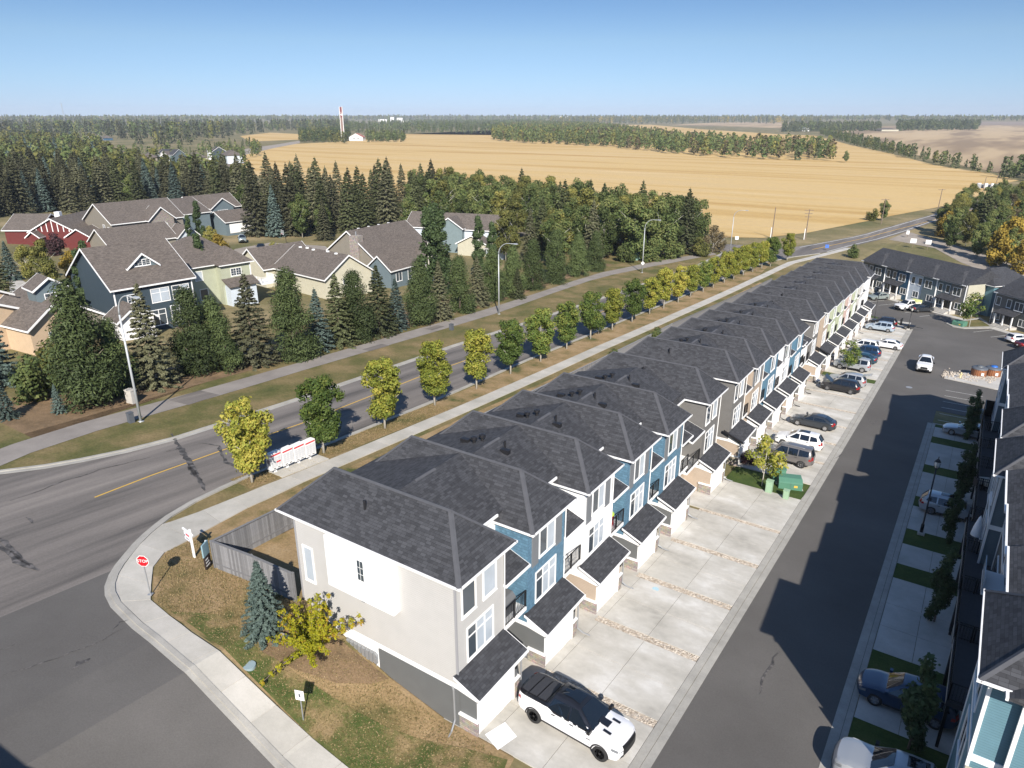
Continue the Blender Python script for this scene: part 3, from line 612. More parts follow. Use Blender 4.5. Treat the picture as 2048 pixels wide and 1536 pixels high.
# ------------------------------------------------------------ the long row of townhouses
# local frame of a unit: x=0 garage front, y along the row, z=0 drive level
BW = 3.8; PITCH = 6.04
def shed_roof(parent, x0, z0, x1, z1, y0, y1, name='roof', t=.1, mat=None):
    m = MB(); m.prism([(x0, z0-t), (x1, z1-t), (x1, z1), (x0, z0)], y0, y1, 'y')
    o = m.build(name, M['shingle'], parent)
    f = MB(); f.box(x1, x1+.07, y0-.02, y1+.02, z1-.12, z1+.01)
    f.prism([(x0, z0-t-.03), (x1, z1-t-.02), (x1, z1+.006), (x0, z0+.006)], y0-.03, y0, 'y'); f.prism([(x0, z0-t-.03), (x1, z1-t-.02), (x1, z1+.006), (x0, z0+.006)], y1, y1+.03, 'y')
    f.build('fascia', mat or M['white'], o)
    return o
def townhouse(idx, y0, cols, label, mirror=False, rec=2.24, first=False, last=False, near=True, shut=False, wins=1, extra_gap=None):
    wallc, recc, lowc = cols
    base = terr(-12, y0+2)
    o = thing('townhouse', label, 'townhouse', (-15.54, y0, base), group='townhouses in the long row left of the lane')
    zb = -1.6
    r0, r1 = (BW, BW+rec) if not mirror else (-rec, 0.)
    zt = 8.3
    m = MB(); m.box(-11.7, -1.1, 0, BW, 2.62, zt); m.build('wall', SID[wallc], o)
    m = MB(); m.box(-11.7, -3.16, r0+(.003 if not mirror else 0), r1-(.003 if mirror else 0), 2.62 if False else zb, zt-.01); m.build('recessed_wall', SID[recc], o)
    # ground floor with the garage
    m = MB(); m.box(-11.69, -1.1, .003, BW-.003, zb, 2.62)
    m.prism([(-1.1, zb), (-.04, zb), (-.04, 2.42), (-1.1, 2.95)], .003, 3.45, 'y'); m.build('lower_wall', SID[lowc], o)
    m = MB()
    m.box(-11.72, -1.06, -.03, 0, 2.42, 2.66); m.box(-.06, -.0, .03, 3.42, 2.2, 2.44)
    m.prism([(-1.1, 2.42), (.02, 2.25), (.02, 2.42), (-1.1, 3.02)], -.035, .0, 'y')
    m.prism([(-1.1, 2.42), (.02, 2.25), (.02, 2.42), (-1.1, 3.02)], 3.45, 3.48, 'y')
    m.build('white_trim', M['white'], o)
    # garage door with four rows of panels
    m = MB(); m.box(-.06, -.02, .14, 2.98, 0.02, 2.15)
    for k in range(4):
        for j in range(4):
            m.box(-.02, -.002, .14+.71*j+.06, .14+.71*(j+1)-.06, .02+.53*k+.06, .02+.53*(k+1)-.05)
    gd = m.build('garage_door', M['door_white'], o)
    m = MB(); m.box(-.04, .035, .03, .14, 0, 2.25); m.box(-.04, .035, 2.98, 3.09, 0, 2.25); m.box(-.04, .04, .03, 3.09, 2.15, 2.27); m.build('door_frame', M['white'], gd)
    for (a, b, xa) in ((-.1, .03, -1.0), (3.09, 3.5, -.6)):
        m = MB(); m.box(xa, .06, a, b, zb, 1.05); p = m.build('stone_pillar', M['stone'], o)
        m = MB(); m.box(xa-.03, .1, a-.04, b+.04, 1.05, 1.15); m.build('cap', M['white'], p)
    shed_roof(o, -1.12, 3.36, .36, 2.72, -.28, 3.78, 'garage_roof')
    # balcony over the entry
    if not mirror: b0, b1 = BW, BW+2.24
    else: b0, b1 = -rec, 0.
    m = MB(); m.box(-3.16, -1.15, b0+.01, b1-.01, 2.98, 3.2); bal = m.build('balcony', M['white'], o)
    railing(bal, [(-1.2, b0+.02), (-1.2, b1-.02)], 3.2, 1.05)
    if mirror and rec > 3:
        m = MB(); m.box(-3.16, -1.16, -rec*.55-.12, -rec*.55+.12, 3.2, 6.0); m.build('divider_wall', SID['white'], bal)
    m = MB(); m.box(-3.16, -2.3, b0+.004, b1-.004, zb, 2.98); en = m.build('entry_wall', SID[lowc], o)
    m = MB(); m.box(-2.3, -2.26, b0+.5, b0+1.45, .05, 2.1); m.build('front_door', M['black'], en)
    m = MB(); m.box(-3.15, -3.11, b0+.35, b1-.35, 3.2, 5.25); gdr = m.build('patio_door', M['white'], o)
    m = MB(); m.box(-3.115, -3.10, b0+.45, b1-.45, 3.3, 5.15); m.build('pane', M['glass'], gdr)
    shed_roof(o, -3.14, 6.75, -.98, 5.95, b0+.02, b1-.02, 'balcony_roof')
    # front windows
    if wins == 2:
        window(o, (-1.1, .5, 6.25), 0, .95, 1.5, 1, pale='mix'); window(o, (-1.1, 2.15, 6.25), 0, .95, 1.5, 1, pale=True)
    else:
        w_ = window(o, (-1.1, 1.15, 6.25), 0, 1.5, 1.5, 2, pale='mix')
        if shut:
            for a in (.35, 2.8):
                m = MB(); m.box(-1.1, -1.05, a, a+.62, 5.95, 8.0); m.build('shutter', sid('shutter_grey', (.17, .18, .19), pitch=.06), o)
    window(o, (-1.1, .82, 3.58), 0, 2.0, 1.75, 3, transom=.72, pale='mix')
    if near:
        m = MB(); m.tube([(-1.0, BW-.05, zt-.1), (-1.02, BW-.02, 7.9), (-1.04, BW-.02, 3.3)], .035, 6); m.build('downspout', M['white'], o)
        m = MB(); m.box(-.01, .05, 3.2, 3.3, 1.75, 2.0); m.build('wall_lamp', M['black'], o)
    m = MB(); m.tube([(.3, 3.7, 2.6), (.3, 3.75, 2.35), (.02, 3.7, 2.1), (.02, 3.7, .3), (.35, 3.75, .08), (.8, 3.8, .03)], .045, 6); m.build('downspout', M['grey_metal'] if near else M['black'], o)
    # roofs: a hip over the bay and a saddle over the recess
    e = .24; rz0 = 8.42; RR = 2.1
    m = MB(); hip_roof(m, -12.75, -.66, -e, BW+e+.24, rz0, RR, 'x', run=2.18); rf = m.build('roof', M['shingle'], o)
    hip_caps(rf, -12.75, -.66, -e, BW+e+.24, rz0, RR, 2.18)
    f = MB(); gutter_ring(f, -12.75, -.66, -e, BW+e+.24, rz0+.01); f.build('gutter', M['white'], rf)
    s0, s1 = (BW/2+.1, PITCH+BW/2+.1) if not mirror else (-(rec)-BW/2+.1, BW/2+.1)
    if last and not mirror: s1 = BW+rec
    m = MB(); m.prism([(-12.5, rz0-.12), (-2.85, rz0-.12), (-2.85, rz0), (-6.9, rz0+1.5), (-12.5, rz0)], s0, s1, 'y')
    sd_ = m.build('saddle_roof', M['shingle'], o)
    caps(sd_, [(-6.9, r0+.3, rz0+1.5), (-6.9, r1-.3, rz0+1.5)])
    g0, g1 = (BW+e+.32, BW+rec-e-.02) if not mirror else (-rec+.35, -e-.08)
    f = MB(); f.box(-2.85, -2.77, g0, g1, rz0-.13, rz0+.012); f.build('gutter', M['white'], sd_)
    # roof vents
    rnd = random.Random(idx*7+3); uc = (r0+r1)/2 if not mirror else -1.1
    if idx != 0:
        for k, (vx, du, ty_) in enumerate(((-8.1, -.2, 0), (-7.7, .45, 0), (-8.9, .1, 1), (-5.7, -.1, 1), (-6.2, .5, 2))):
            vx += rnd.uniform(-.2, .2); uu = uc+du*.6; vz = rz0+1.62*(1-abs(vx+6.9)/(4.05 if vx > -6.9 else 5.6))
            m = MB()
            if ty_ == 0: m.lathe([(.1, vz-.1), (.1, vz+.12), (.2, vz+.15), (.2, vz+.3), (.001, vz+.36)], 10, 'z', (vx, uu, 0))
            elif ty_ == 1: m.box(vx-.28, vx+.28, uu-.16, uu+.16, vz-.1, vz+.16)
            else: m.cyl(vx, uu, vz-.1, vz+.4, .07, n=8)
            m.build('roof_vent', M['vent'], sd_)
    uu = 1.0; vz = rz0+RR*(uu+e)/2.15
    m = MB(); m.cyl(-6.9+rnd.uniform(-1, 1), uu, vz-.1, vz+.42, .07, n=8); m.build('roof_vent', M['vent'], rf)
    return o
ROW = []
base_cols = [
 (('cream', 'white', 'charcoal'), 'cream sided end townhouse nearest the corner, white stucco panel on its side wall'),
 (('blue_shake', 'blue', 'charcoal'), 'blue townhouse directly beside the cream end unit, white pickup parked close to it'),
 (('white', 'white', 'beige'), 'white sided townhouse with grey shutters, third from the corner end'),
 (('blue_shake', 'blue', 'charcoal'), 'blue townhouse fourth from the corner, just beyond the white one with shutters'),
 (('blue_shake', 'blue', 'charcoal'), 'blue townhouse fifth from the corner, next to the dark grey end unit'),
 (('taupe', 'stone_grey', 'beige'), 'dark grey end townhouse beside the lawn with green utility boxes'),
 (('taupe', 'stone_grey', 'beige'), 'grey end townhouse just beyond the lawn with green utility boxes'),
 (('beige', 'beige', 'charcoal'), 'beige townhouse with the white crossover parked in front'),
 (('blue', 'blue', 'charcoal'), 'blue townhouse with the charcoal sedan parked in front'),
 (('white', 'white', 'beige'), 'white townhouse in the middle block between two blue ones'),
 (('blue', 'blue', 'charcoal'), 'blue townhouse in the middle block beside its far grey end unit'),
 (('taupe', 'stone_grey', 'beige'), 'grey townhouse at the far end of the middle block, small grass patch before it'),
 (('beige', 'pink', 'charcoal'), 'beige end townhouse opening the farthest block of the row'),
 (('sage', 'sage', 'beige'), 'pale green townhouse, second in the farthest block'),
 (('sage', 'sage', 'charcoal'), 'pale green townhouse, third in the farthest block'),
 (('pink', 'pink', 'beige'), 'pinkish beige townhouse in the middle of the farthest block'),
 (('sage', 'sage', 'charcoal'), 'pale green townhouse, third from the far end of the row'),
 (('cream', 'cream', 'beige'), 'cream townhouse, last but one at the far end of the row'),
 (('white', 'white', 'beige'), 'white end townhouse at the far end of the row beside the car park'),
]
ys = [20.35+PITCH*i for i in range(5)]+[53.4]+[61.2+PITCH*i for i in range(5)]+[94.8]+[101.6+6.02*i for i in range(6)]+[139.2]
for i, (c, lab) in enumerate(base_cols):
    mir = i in (5, 11, 18)
    rec = {5: 53.4-20.35-PITCH*5, 11: 94.8-61.2-PITCH*5, 18: 139.2-101.6-6.02*6}.get(i, 2.24)
    ROW.append(townhouse(i, ys[i], c, lab, mirror=mir, rec=rec, near=i < 8, shut=i in (1, 2, 3, 4, 9, 7), wins=2 if i in (0, 5, 6, 11, 12, 18) else 1))
# the near end wall of the first unit
U = ROW[0]
m = MB(); m.box(-9.0, -4.55, -.42, -.001, 5.35, 8.28); m.build('stucco_panel', plain('white_stucco', (.84, .84, .84), .7, noise=.02), U)
m = MB(); m.box(-6.8, -6.3, -.445, -.419, 6.55, 7.75); m.box(-6.75, -6.35, -.455, -.44, 6.6, 7.7); pw = MB().box(-6.77, -6.33, -.45, -.419, 6.55, 7.75).build('window', M['white'], U); MB().box(-6.74, -6.36, -.462, -.45, 6.6, 7.7).build('pane', M['glass'], pw)
m = MB(); m.box(-6.56, -6.54, -.47, -.462, 6.6, 7.7); m.box(-6.74, -6.36, -.471, -.462, 6.95, 6.97); m.box(-6.74, -6.36, -.471, -.462, 7.32, 7.34); m.build('glazing_bars', M['white'], pw)
window(U, (-11.2, 0, 4.6), -R(90), .62, 2.0, 1, pale=True)
gcb = plain('grey_corner_board', (.3, .3, .31), .5); MB().box(-11.72, -11.62, -.05, .05, -.5, 8.3).build('corner_board', gcb, U); MB().box(-1.16, -1.04, -.045, .02, 3.0, 8.3).build('corner_board', gcb, U)
m = MB(); m.box(-11.74, -8.6, -.05, -.002, -.9, 2.42); m.box(-8.6, -6.15, -.051, -.002, 1.0, 2.42); m.build('rendered_base', M['white'], U)
m = MB(); m.prism([(-11.73, -1), (-1, -1), (-1, .22), (-4.4, .22), (-4.4, .62), (-6.2, .62), (-6.2, 1.05), (-8.6, 1.05), (-8.6, 1.9), (-11.73, 2.4)], -.1, -.052, 'y'); m.build('foundation', M['kerb'], U)
m = MB(); m.prism([(-6.17, .6), (-4.4, .6), (-4.4, .2), (-1.0, .2), (-1.0, 2.42), (-6.17, 2.42)], -.06, -.0531, 'y')
m.build('lower_siding', SID['charcoal'], U)
m = MB()
for k in range(8):
    xx = -8.3+.28*k; m.box(xx-.1, xx+.1, -.2, -.05, 1.45, 2.0); m.tube([(xx, -.12, 1.45), (xx, -.12, 1.15), (-8.6, -.12, 1.05)], .02, 5)
m.tube([(-8.4, -.14, 2.1), (-6.3, -.14, 2.1), (-6.2, -.14, 1.9), (-6.2, -.3, 1.9)], .03, 6); m.build('gas_meter', M['grey_metal'], U)
m = MB(); m.box(-7.1, -6.85, -.08, -.0, 4.9, 5.12); m.build('dryer_vent', M['grey_metal'], U)
m = MB(); m.tube([(-1.35, -.1, 2.5), (-1.3, -.1, 2.35), (-1.28, -.1, .55), (-1.15, -.55, .28), (-.75, -2.2, .1)], .05, 6); m.build('downspout', M['grey_metal'], U)
m = MB(); m.prism([(-4.6, 8.45), (-4.5, 8.6), (-3.7, 9.4), (-3.75, 9.43), (-4.75, 8.7)], -.5, -.3, 'y')
# grass-level brick of south face on unit 7 (its end wall is two-tone)
for U2 in (ROW[6], ROW[12]):
    m = MB(); m.box(-11.72, -1.06, -.05, -.0, 2.42, 2.66); m.build('white_trim', M['white'], U2)
    m = MB(); m.prism([(-1.5, 3.42), (.42, 2.64), (.42, 2.82), (-1.5, 3.6)], -.42, -.28, 'y'); m.build('gutter', M['vent'], U2)
# drives: concrete panels, one structure per unit, with a strip of river stones between neighbours
STONES = None
def stone_strip(x0, x1, y0, y1, label, seed, dens=95):
    rr = np.random.RandomState(seed); n = int((x1-x0)*(y1-y0)*dens)
    base = np.array([(1, 0, 0), (-1, 0, 0), (0, 1, 0), (0, -1, 0), (0, 0, 1), (0, 0, -1)], float)
    F = np.array([(0, 2, 4), (2, 1, 4), (1, 3, 4), (3, 0, 4), (2, 0, 5), (1, 2, 5), (3, 1, 5), (0, 3, 5)])
    px = rr.uniform(x0, x1, n); py = rr.uniform(y0, y1, n); s = rr.uniform(.03, .085, n)
    V = []; 
    for i in range(n):
        a = rr.uniform(0, 6.28); c, s_ = math.cos(a), math.sin(a)
        p = base*np.array([s[i]*rr.uniform(.8, 1.3), s[i]*rr.uniform(.6, 1.), s[i]*rr.uniform(.5, .8)])
        q = np.stack([p[:, 0]*c-p[:, 1]*s_, p[:, 0]*s_+p[:, 1]*c, p[:, 2]], 1)+(px[i], py[i], terr(px[i], py[i])+.03+rr.uniform(0, .03)); V.append(q)
    V = np.concatenate(V); FF = (F[None]+(np.arange(n)*6)[:, None, None]).reshape(-1, 3)
    me = bpy.data.meshes.new('river_stones'); me.from_pydata(V.tolist(), [], FF.tolist()); me.materials.append(M['rock']); me.update()
    tag(ob('river_stones', me), label, 'stones', kind='stuff')
    sheet('stone_bed', rect(x0-.02, x1+.02, y0-.05, y1+.05), M['rock'], .045)
ordn = ['first', 'second', 'third', 'fourth', 'fifth', 'sixth', 'seventh', 'eighth', 'ninth', 'tenth', 'eleventh', 'twelfth', 'thirteenth', 'fourteenth', 'fifteenth', 'sixteenth', 'seventeenth', 'eighteenth', 'nineteenth', 'twentieth', 'twenty-first', 'twenty-second', 'twenty-third']
dr = tag(ob('driveway', None), kind='structure')
for i, y in enumerate(ys):
    ya = y-.05; yb = (ys[i+1]-.62) if i not in (4, 5, 10, 11, 17, 18) else y+4.6
    if i in (5, 11, 18): ya = ys[i-1]+PITCH-.02
    if i in (4, 10, 17): yb = y+PITCH-.5
    if i == 18: yb = y+5.0
    if i not in (4, 5, 10, 11, 17, 18): sheet('slab', rect(-18.4, -15.3, yb+.01, ys[i+1]-.1), M['conc2'], .08, dr, thick=.08)
    for (xa, xb) in ((-18.4, -15.0), (-15.0, -12.05), (-12.05, -8.93)):
        mid = (ya+yb)/2
        for (p, q) in ((ya, mid), (mid, yb)):
            sheet('slab', rect(xa+.012, xb-.012, p+.012, q-.012), conc_tint(random.choice([0, 0, 1, 2, 3])) if False else M['conc2'], .085+random.uniform(-.003, .003), dr, thick=.08)
    if i not in (5, 11, 18):
        y1 = ys[i+1] if i not in (4, 10, 17) else y+PITCH-.4
        stone_strip(-15.3, -8.98, yb+.06, (yb+.56 if i not in (4, 10, 17) else yb+.45), 'band of round river stones between the %s and %s drives from the corner' % (ordn[i], ordn[i+1]), i, dens=230 if i < 5 else (150 if i < 9 else 80))
sheet('doormat_slab', [(-15.28, 20.56), (-14.96, 21.78), (-13.99, 21.36), (-14.25, 20.15)], plain('white_board', (.80, .80, .80), .6), .1)
# small lawns interrupting the drives
for nm, (a, b), lb in (('green_lawn', (59.1, 60.9), ''),):
    pass
sheet('green_lawn', rect(-15.4, -8.95, 59.05, 60.85) if False else rect(-15.5, -8.95, 57.3, 60.9), M['grass_green'], .1)
sheet('green_lawn', rect(-15.5, -8.95, 99.3, 101.1), M['grass_green'], .1)
sheet('green_lawn', [(-18, 145.4), (-9.5, 140.5), (-9, 141.6), (-17, 146.5)], M['grass_green'], .1)

# ------------------------------------------------------------ townhouses right of the lane (seen from above)
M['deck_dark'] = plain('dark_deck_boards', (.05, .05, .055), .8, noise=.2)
def right_unit(y0, xw, bay, wallc, label, near=False, bx=None):
    w = 5.6; base = terr(0, y0+w/2)
    o = thing('townhouse', label, 'townhouse', (xw, y0, base), group='townhouses right of the lane')
    ez = 9.75
    m = MB(); m.box(0, 11.4, 0.002, w-.002, -1.5, ez); m.build('wall', SID[wallc], o)
    m = MB(); m.box(-.03, 11.43, -.012, w+.012, 5.95, 6.25); m.box(-.04, .1, -.02, .12, -.5, ez); m.box(-.04, .1, w-.12, w+.02, -.5, ez); m.build('white_trim', M['white'], o)
    m = MB(); m.prism([(-.55, ez-.12), (12, ez-.12), (12, ez), (5.7, ez+2.9), (-.55, ez)], -.02 if not near else -.5, w+.02, 'y'); rf = m.build('roof', M['shingle'], o)
    f = MB(); f.box(-.64, -.55, 0 if not near else -.5, w, ez-.14, ez+.01); f.build('gutter', M['white'], rf)
    if bay:
        bx = -bx
        m = MB(); m.box(bx, .0, .3, w-.25, -1.2, ez); m.build('bay_wall', SID[wallc], o)
        m = MB(); m.box(bx-.04, bx+.08, .24, .38, 0, ez); m.box(bx-.04, bx+.08, w-.33, w-.19, 0, ez); m.box(bx-.03, 0, .28, .3, 5.95, 6.25); m.box(bx-.03, -.0, .26, w-.22, 5.96, 6.26); m.build('white_trim', M['white'], o)
        m = MB(); hip_roof(m, bx-.4, 6.6, -.1, w+.3, ez+.03, 2.5, 'x', run=3.0); r2 = m.build('bay_roof', M['shingle'], o); hip_caps(r2, bx-.4, 6.6, -.1, w+.3, ez+.03, 2.5, 3.0)
        f = MB(); gutter_ring(f, bx-.4, 6.6, -.1, w+.3, ez+.04, sides='SNW'); f.build('gutter', M['white'], r2)
        window(o, (bx, 3.9, 6.9), R(180), 1.9, 1.5, 2)
        window(o, (bx, 3.9, 3.6), R(180), 1.9, 1.8, 2)
        if near: window(o, (.9, .0, 6.9), -R(90), 1.0, 1.4, 1)
    else:
        window(o, (0, 4.4, 6.9), R(180), 1.2, 1.5, 1); window(o, (0, 2.2, 6.9), R(180), 1.2, 1.5, 1)
        m = MB(); m.box(-.06, 0, 1.5, 3.7, 3.0, 5.1); pd = m.build('patio_door', M['white'], o)
        m = MB(); m.box(-.08, -.06, 1.62, 3.58, 3.08, 5.02); m.build('pane', M['glass'], pd)
        window(o, (0, 1.2, 4.0), R(180), .8, 1.0, 1)
    m = MB(); m.box(-.06, 0, .6, 3.2, 0, 2.15); m.build('garage_door', M['door_white'], o)
    return o
def deck(y0, y1, x0, x1, parent, z=3.0, h=1.05, mat=None):
    m = MB(); m.box(x0-parent.location.x, x1-parent.location.x-.002, y0-parent.location.y+.03, y1-parent.location.y-.03, z-.28, z); d = m.build('deck', mat or M['deck_dark'], parent)
    lx0 = x0-parent.location.x+.05; lx1 = x1-parent.location.x-.06; a = y0-parent.location.y+.1; b = y1-parent.location.y-.1
    railing(d, [(lx1, a), (lx0, a), (lx0, b), (lx1, b)], z, h)
    m = MB(); m.box(lx0-.06, lx0-.05, a, b, z-.3, z+.02); m.build('deck_fascia', M['kerb'], d)
    for yy in (a, b):
        mm = MB(); mm.box(lx0, lx0+.14, yy-.07, yy+.07, -1.5, z-.28); mm.build('post', M['black'], d)
    return d
RU = []
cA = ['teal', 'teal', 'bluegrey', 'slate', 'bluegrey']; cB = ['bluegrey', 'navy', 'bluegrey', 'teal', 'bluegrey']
rl = ['teal end townhouse at the right edge nearest the camera, white corner boards',
      'second townhouse from the near end of the right row, dark railed deck in shade',
      'third townhouse of the near right block, glass railed balcony high on its wall',
      'fourth townhouse from the near end of the right row, behind the small patio umbrella',
      'townhouse with a projecting hip roof beside the gap in the right row',
      'first townhouse beyond the gap in the right row, hip roof projecting to the lane',
      'townhouse in the right row behind the deck with two pale chairs',
      'middle townhouse of the farther block in the right row',
      'townhouse in the right row behind the parked silver sedan',
      'last townhouse of the right row beside the brown bins, black deck box at its corner']
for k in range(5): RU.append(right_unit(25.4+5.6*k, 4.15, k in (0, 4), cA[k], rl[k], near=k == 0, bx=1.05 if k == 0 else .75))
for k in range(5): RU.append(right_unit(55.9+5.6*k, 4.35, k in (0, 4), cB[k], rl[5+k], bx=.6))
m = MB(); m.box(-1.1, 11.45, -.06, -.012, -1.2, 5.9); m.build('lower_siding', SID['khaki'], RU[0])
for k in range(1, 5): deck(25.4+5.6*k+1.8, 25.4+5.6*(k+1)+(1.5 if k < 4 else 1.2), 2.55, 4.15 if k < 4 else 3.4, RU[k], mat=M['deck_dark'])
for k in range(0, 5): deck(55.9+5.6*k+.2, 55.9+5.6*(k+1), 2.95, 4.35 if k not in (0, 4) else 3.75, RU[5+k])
# privacy box at the far end deck
m = MB(); m.box(-1.4, -.65, 5.2, 5.3, 3.0, 4.7); m.box(-1.42, -1.35, 2.2, 5.3, 3.0, 4.7); m.build('privacy_screen', M['black'], RU[9])
# glass balcony screen on the third unit
m = MB(); m.box(-1.0, -.02, 1.6, 4.0, 6.3, 6.42); gb = m.build('high_balcony', M['white'], RU[2])
m = MB(); m.box(-1.0, -.97, 1.6, 4.0, 6.42, 7.3); m.build('pane', M['glass_pale'], gb)
# drives and grass strips in front of the right row
xr0, xr1 = -.98, 4.1
strips = [(20.0, 30.6, 'd'), (30.6, 32.6, 'g'), (32.6, 36.6, 'd'), (36.6, 39.2, 'g'), (39.2, 45.0, 'd'), (45.0, 48.7, 'd'), (48.7, 51.0, 'g'), (51.0, 54.5, 'd'), (54.5, 57.4, 'g'), (57.4, 62.3, 'd'), (62.3, 64.6, 'g'), (64.6, 71.0, 'd'), (71.0, 73.2, 'g'), (73.2, 80.2, 'd'), (80.2, 82.4, 'g'), (82.4, 85.9, 'd'), (85.9, 87.0, 'g')]
for a, b, t in strips:
    if t == 'g': sheet('green_lawn', rect(xr0, xr1, a, b), M['grass_green'], .09)
    else:
        for (p, q) in ((xr0, 1.05), (1.05, xr1)):
            mid = (a+b)/2
            for (c, d) in (((a, mid), (mid, b)) if b-a > 4.2 else ((a, b),)):
                sheet('slab', rect(p+.012, q-.012, c+.012, d-.012), M['conc'], .085+random.uniform(-.003, .003), dr, thick=.08)
stone_strip(-.9, 3.9, 44.85, 45.1, 'thin line of dark stones between two shaded drives on the right', 77, 150)
sheet('side_path', rect(3.3, 12, 86.5, 97), M['conc'], .06)
# ------------------------------------------------------------ rotated block at the far end of the car park
def local(o_, ang, x, y): a = R(ang); return (o_[0]+x*math.cos(a)-y*math.sin(a), o_[1]+x*math.sin(a)+y*math.cos(a))
def block_unit(org, ang, x0, w, cols, label, porch=False, dep=9.5, end=0, base=-8.2):
    p = local(org, ang, x0, 0)
    o = thing('townhouse', label, 'townhouse', (p[0], p[1], base), R(ang), 'two storey townhouses round the far car park')
    ez = 5.7
    m = MB(); m.box(0.002, w/2, 0, dep, -1, ez); m.build('wall', SID[cols[0]], o)
    m = MB(); m.box(w/2, w-.002, -.12, dep, -1, ez); m.build('wall', SID[cols[1]], o)
    m = MB(); m.box(w-.1, w+.02, -.16, -.04, -.6, ez); m.box(-.0, .1, -.05, .05, -.6, ez); m.build('white_trim', M['white'], o)
    m = MB(); m.prism([(-.5, ez-.1), (dep+.5, ez-.1), (dep+.5, ez), (dep/2, ez+2.5), (-.5, ez)], 0 if end != -1 else .0, w, 'x'); rf = m.build('roof', M['shingle'], o)
    f = MB(); f.box(-.05, w+.05, -.6, -.5, ez-.14, ez+.01); f.build('gutter', M['white'], rf)
    m = MB(); hip_roof(m, w*.12, w*.88, -.62, dep*.72, ez+.02, 1.9, 'y', run=2.9); m.build('front_roof', M['shingle'], rf)
    rot = -R(90)
    window(o, (.45, 0, 3.5), rot, .8, 1.35, 1, pale='mix'); window(o, (w/2-1.15, 0, 3.5), rot, .8, 1.35, 1)
    window(o, (w/2+.6, -.12, 3.4), rot, 1.6, 1.4, 2)
    window(o, (.5 if porch else 1.3, 0, .9), rot, 1.3, 1.1, 2); window(o, (w-1.75, -.12, .9), rot, 1.3, 1.1, 2)
    if porch:
        m = MB(); m.prism([(-1.6, 2.35), (0, 3.05), (0, 3.2), (-1.65, 2.5)], w/2-1.9, w/2+2.0, 'x'); cn = m.build('canopy', M['shingle'], o)
        for a in (w/2-1.7, w/2+.05, w/2+1.8):
            m = MB(); m.box(a-.09, a+.09, -1.5, -1.32, .5, 2.5); m.build('post', M['white'], cn)
        for k, c in enumerate((-.65, .55)):
            m = MB(); m.box(w/2+c-.4, w/2+c+.5, -.19, -.13, .5, 2.5); m.build('front_door', M['black'], o)
        m = MB(); m.box(w/2-1.9, w/2+2.0, -1.6, -.12, -.6, .5)
        for k in range(3): m.box(w/2-1.6, w/2+1.7, -1.6-.32*(k+1), -1.6-.32*k, -.6, .38-.13*k)
        m.build('steps', M['conc'], o)
        railing(o, [(w/2-1.8, -1.5), (w/2-1.8, -2.4)], .3, .9)
    return o
borg = (-22.3, 173.6)
bl = [(('taupe', 'navy'), 'grey and black sided townhouse at the left end of the far block'), (('slate', 'deepblue'), 'deep blue townhouse in the far block beside the pale one'),
      (('ice', 'bluegrey'), 'pale grey townhouse in the middle of the far block'), (('bluegrey', 'taupe'), 'dark grey townhouse at the right end of the far block beside the island tree')]
BU = []
for k in range(4): BU.append(block_unit(borg, -38.8, k*6.6, 6.6, bl[k][0], bl[k][1], porch=k != 2, dep=9.5))
e_ = BU[3]
m = MB(); m.box(6.6, 6.64, .3, 4.6, -1, 5.68); m.build('side_wall', SID['khaki'], e_)
m = MB(); m.box(0, 8.2, 4.7, 14.5, -1, 5.6); m.build('rear_wall', SID['teal'], e_)
m = MB(); hip_roof(m, -.4, 8.6, 4.3, 15, 5.62, 2.5, 'y', run=3.5); r_ = m.build('rear_roof', M['shingle'], e_)
f = MB(); gutter_ring(f, -.4, 8.6, 4.3, 15, 5.63, sides='SE'); f.build('gutter', M['white'], r_)
window(e_, (8.2, 8, 1.2), 0, 1.9, 1.3, 2)
for k in range(2): BU.append(block_unit((2.9, 154.4), -43, k*7.6, 7.6, (('taupe', 'slate'), ('slate', 'deepblue'))[k], ('dark grey townhouse at the right edge behind the white hatchback', 'slate townhouse at the far right edge of the car park')[k], porch=k == 0, base=-8.2))
sheet('footpath', [(-22.6, 170.6), (-21.8, 171.6), (-7.9, 159.6), (1.7, 151.9), (8.5, 145.6), (14, 139.4), (13, 138.5), (7.6, 144.4), (1.0, 150.6), (-8.6, 158.4)], M['conc'], .1, thick=.12)
# ------------------------------------------------------------ detached houses beyond the conifers
def house(nm, label, org, ang, cat='house'):
    return thing('house', label, cat, (org[0], org[1], terr(*org)), R(ang), group='detached houses behind the conifer row')
WS = -R(90)
SB = M['shingle_brown']
h = house('a', 'dark navy two storey house with a small gabled dormer in its brown roof', (-90.9, 45.2), -7)
gable(h, -14, 0, 0, 10.2, 6, 4.2, 'y', SID['navy'], SB)
gable(h, -6.5, -2.6, 3.4, 7.0, 7.9, 1.5, 'x', SID['bluegrey'], SB, oh=.35, z0=6, name='dormer_roof')
window(h, (-2.6, 4.2, 7.95), 0, 2.0, .7, 2, grid=True)
window(h, (0, 4.6, 3.4), 0, 2.3, 1.7, 2, transom=.7, pale=True); window(h, (0, 7.4, 3.4), 0, 2.2, 1.7, 2, transom=.7, pale='mix'); window(h, (0, 1.6, 3.9), 0, 1.5, 1.0, 2, grid=True)
window(h, (0, 6.8, .3), 0, 2.2, 2.2, 2, transom=.7); window(h, (0, 4.2, .3), 0, 1.8, 2.0, 2, transom=.7)
m = MB(); m.box(-.08, .03, -.02, .14, -.5, 6); m.box(-.08, .03, 10.06, 10.22, -.5, 6); m.build('white_trim', M['white'], h)
gable(h, 0, 3.4, -1.2, 3.0, 2.7, 1.5, 'x', SID['white'], SB, name='porch_roof')
gable(h, -15, -1.5, -9.6, -1.0, 2.6, 2.6, 'x', SID['greybrown'], SB, name='garage_roof')
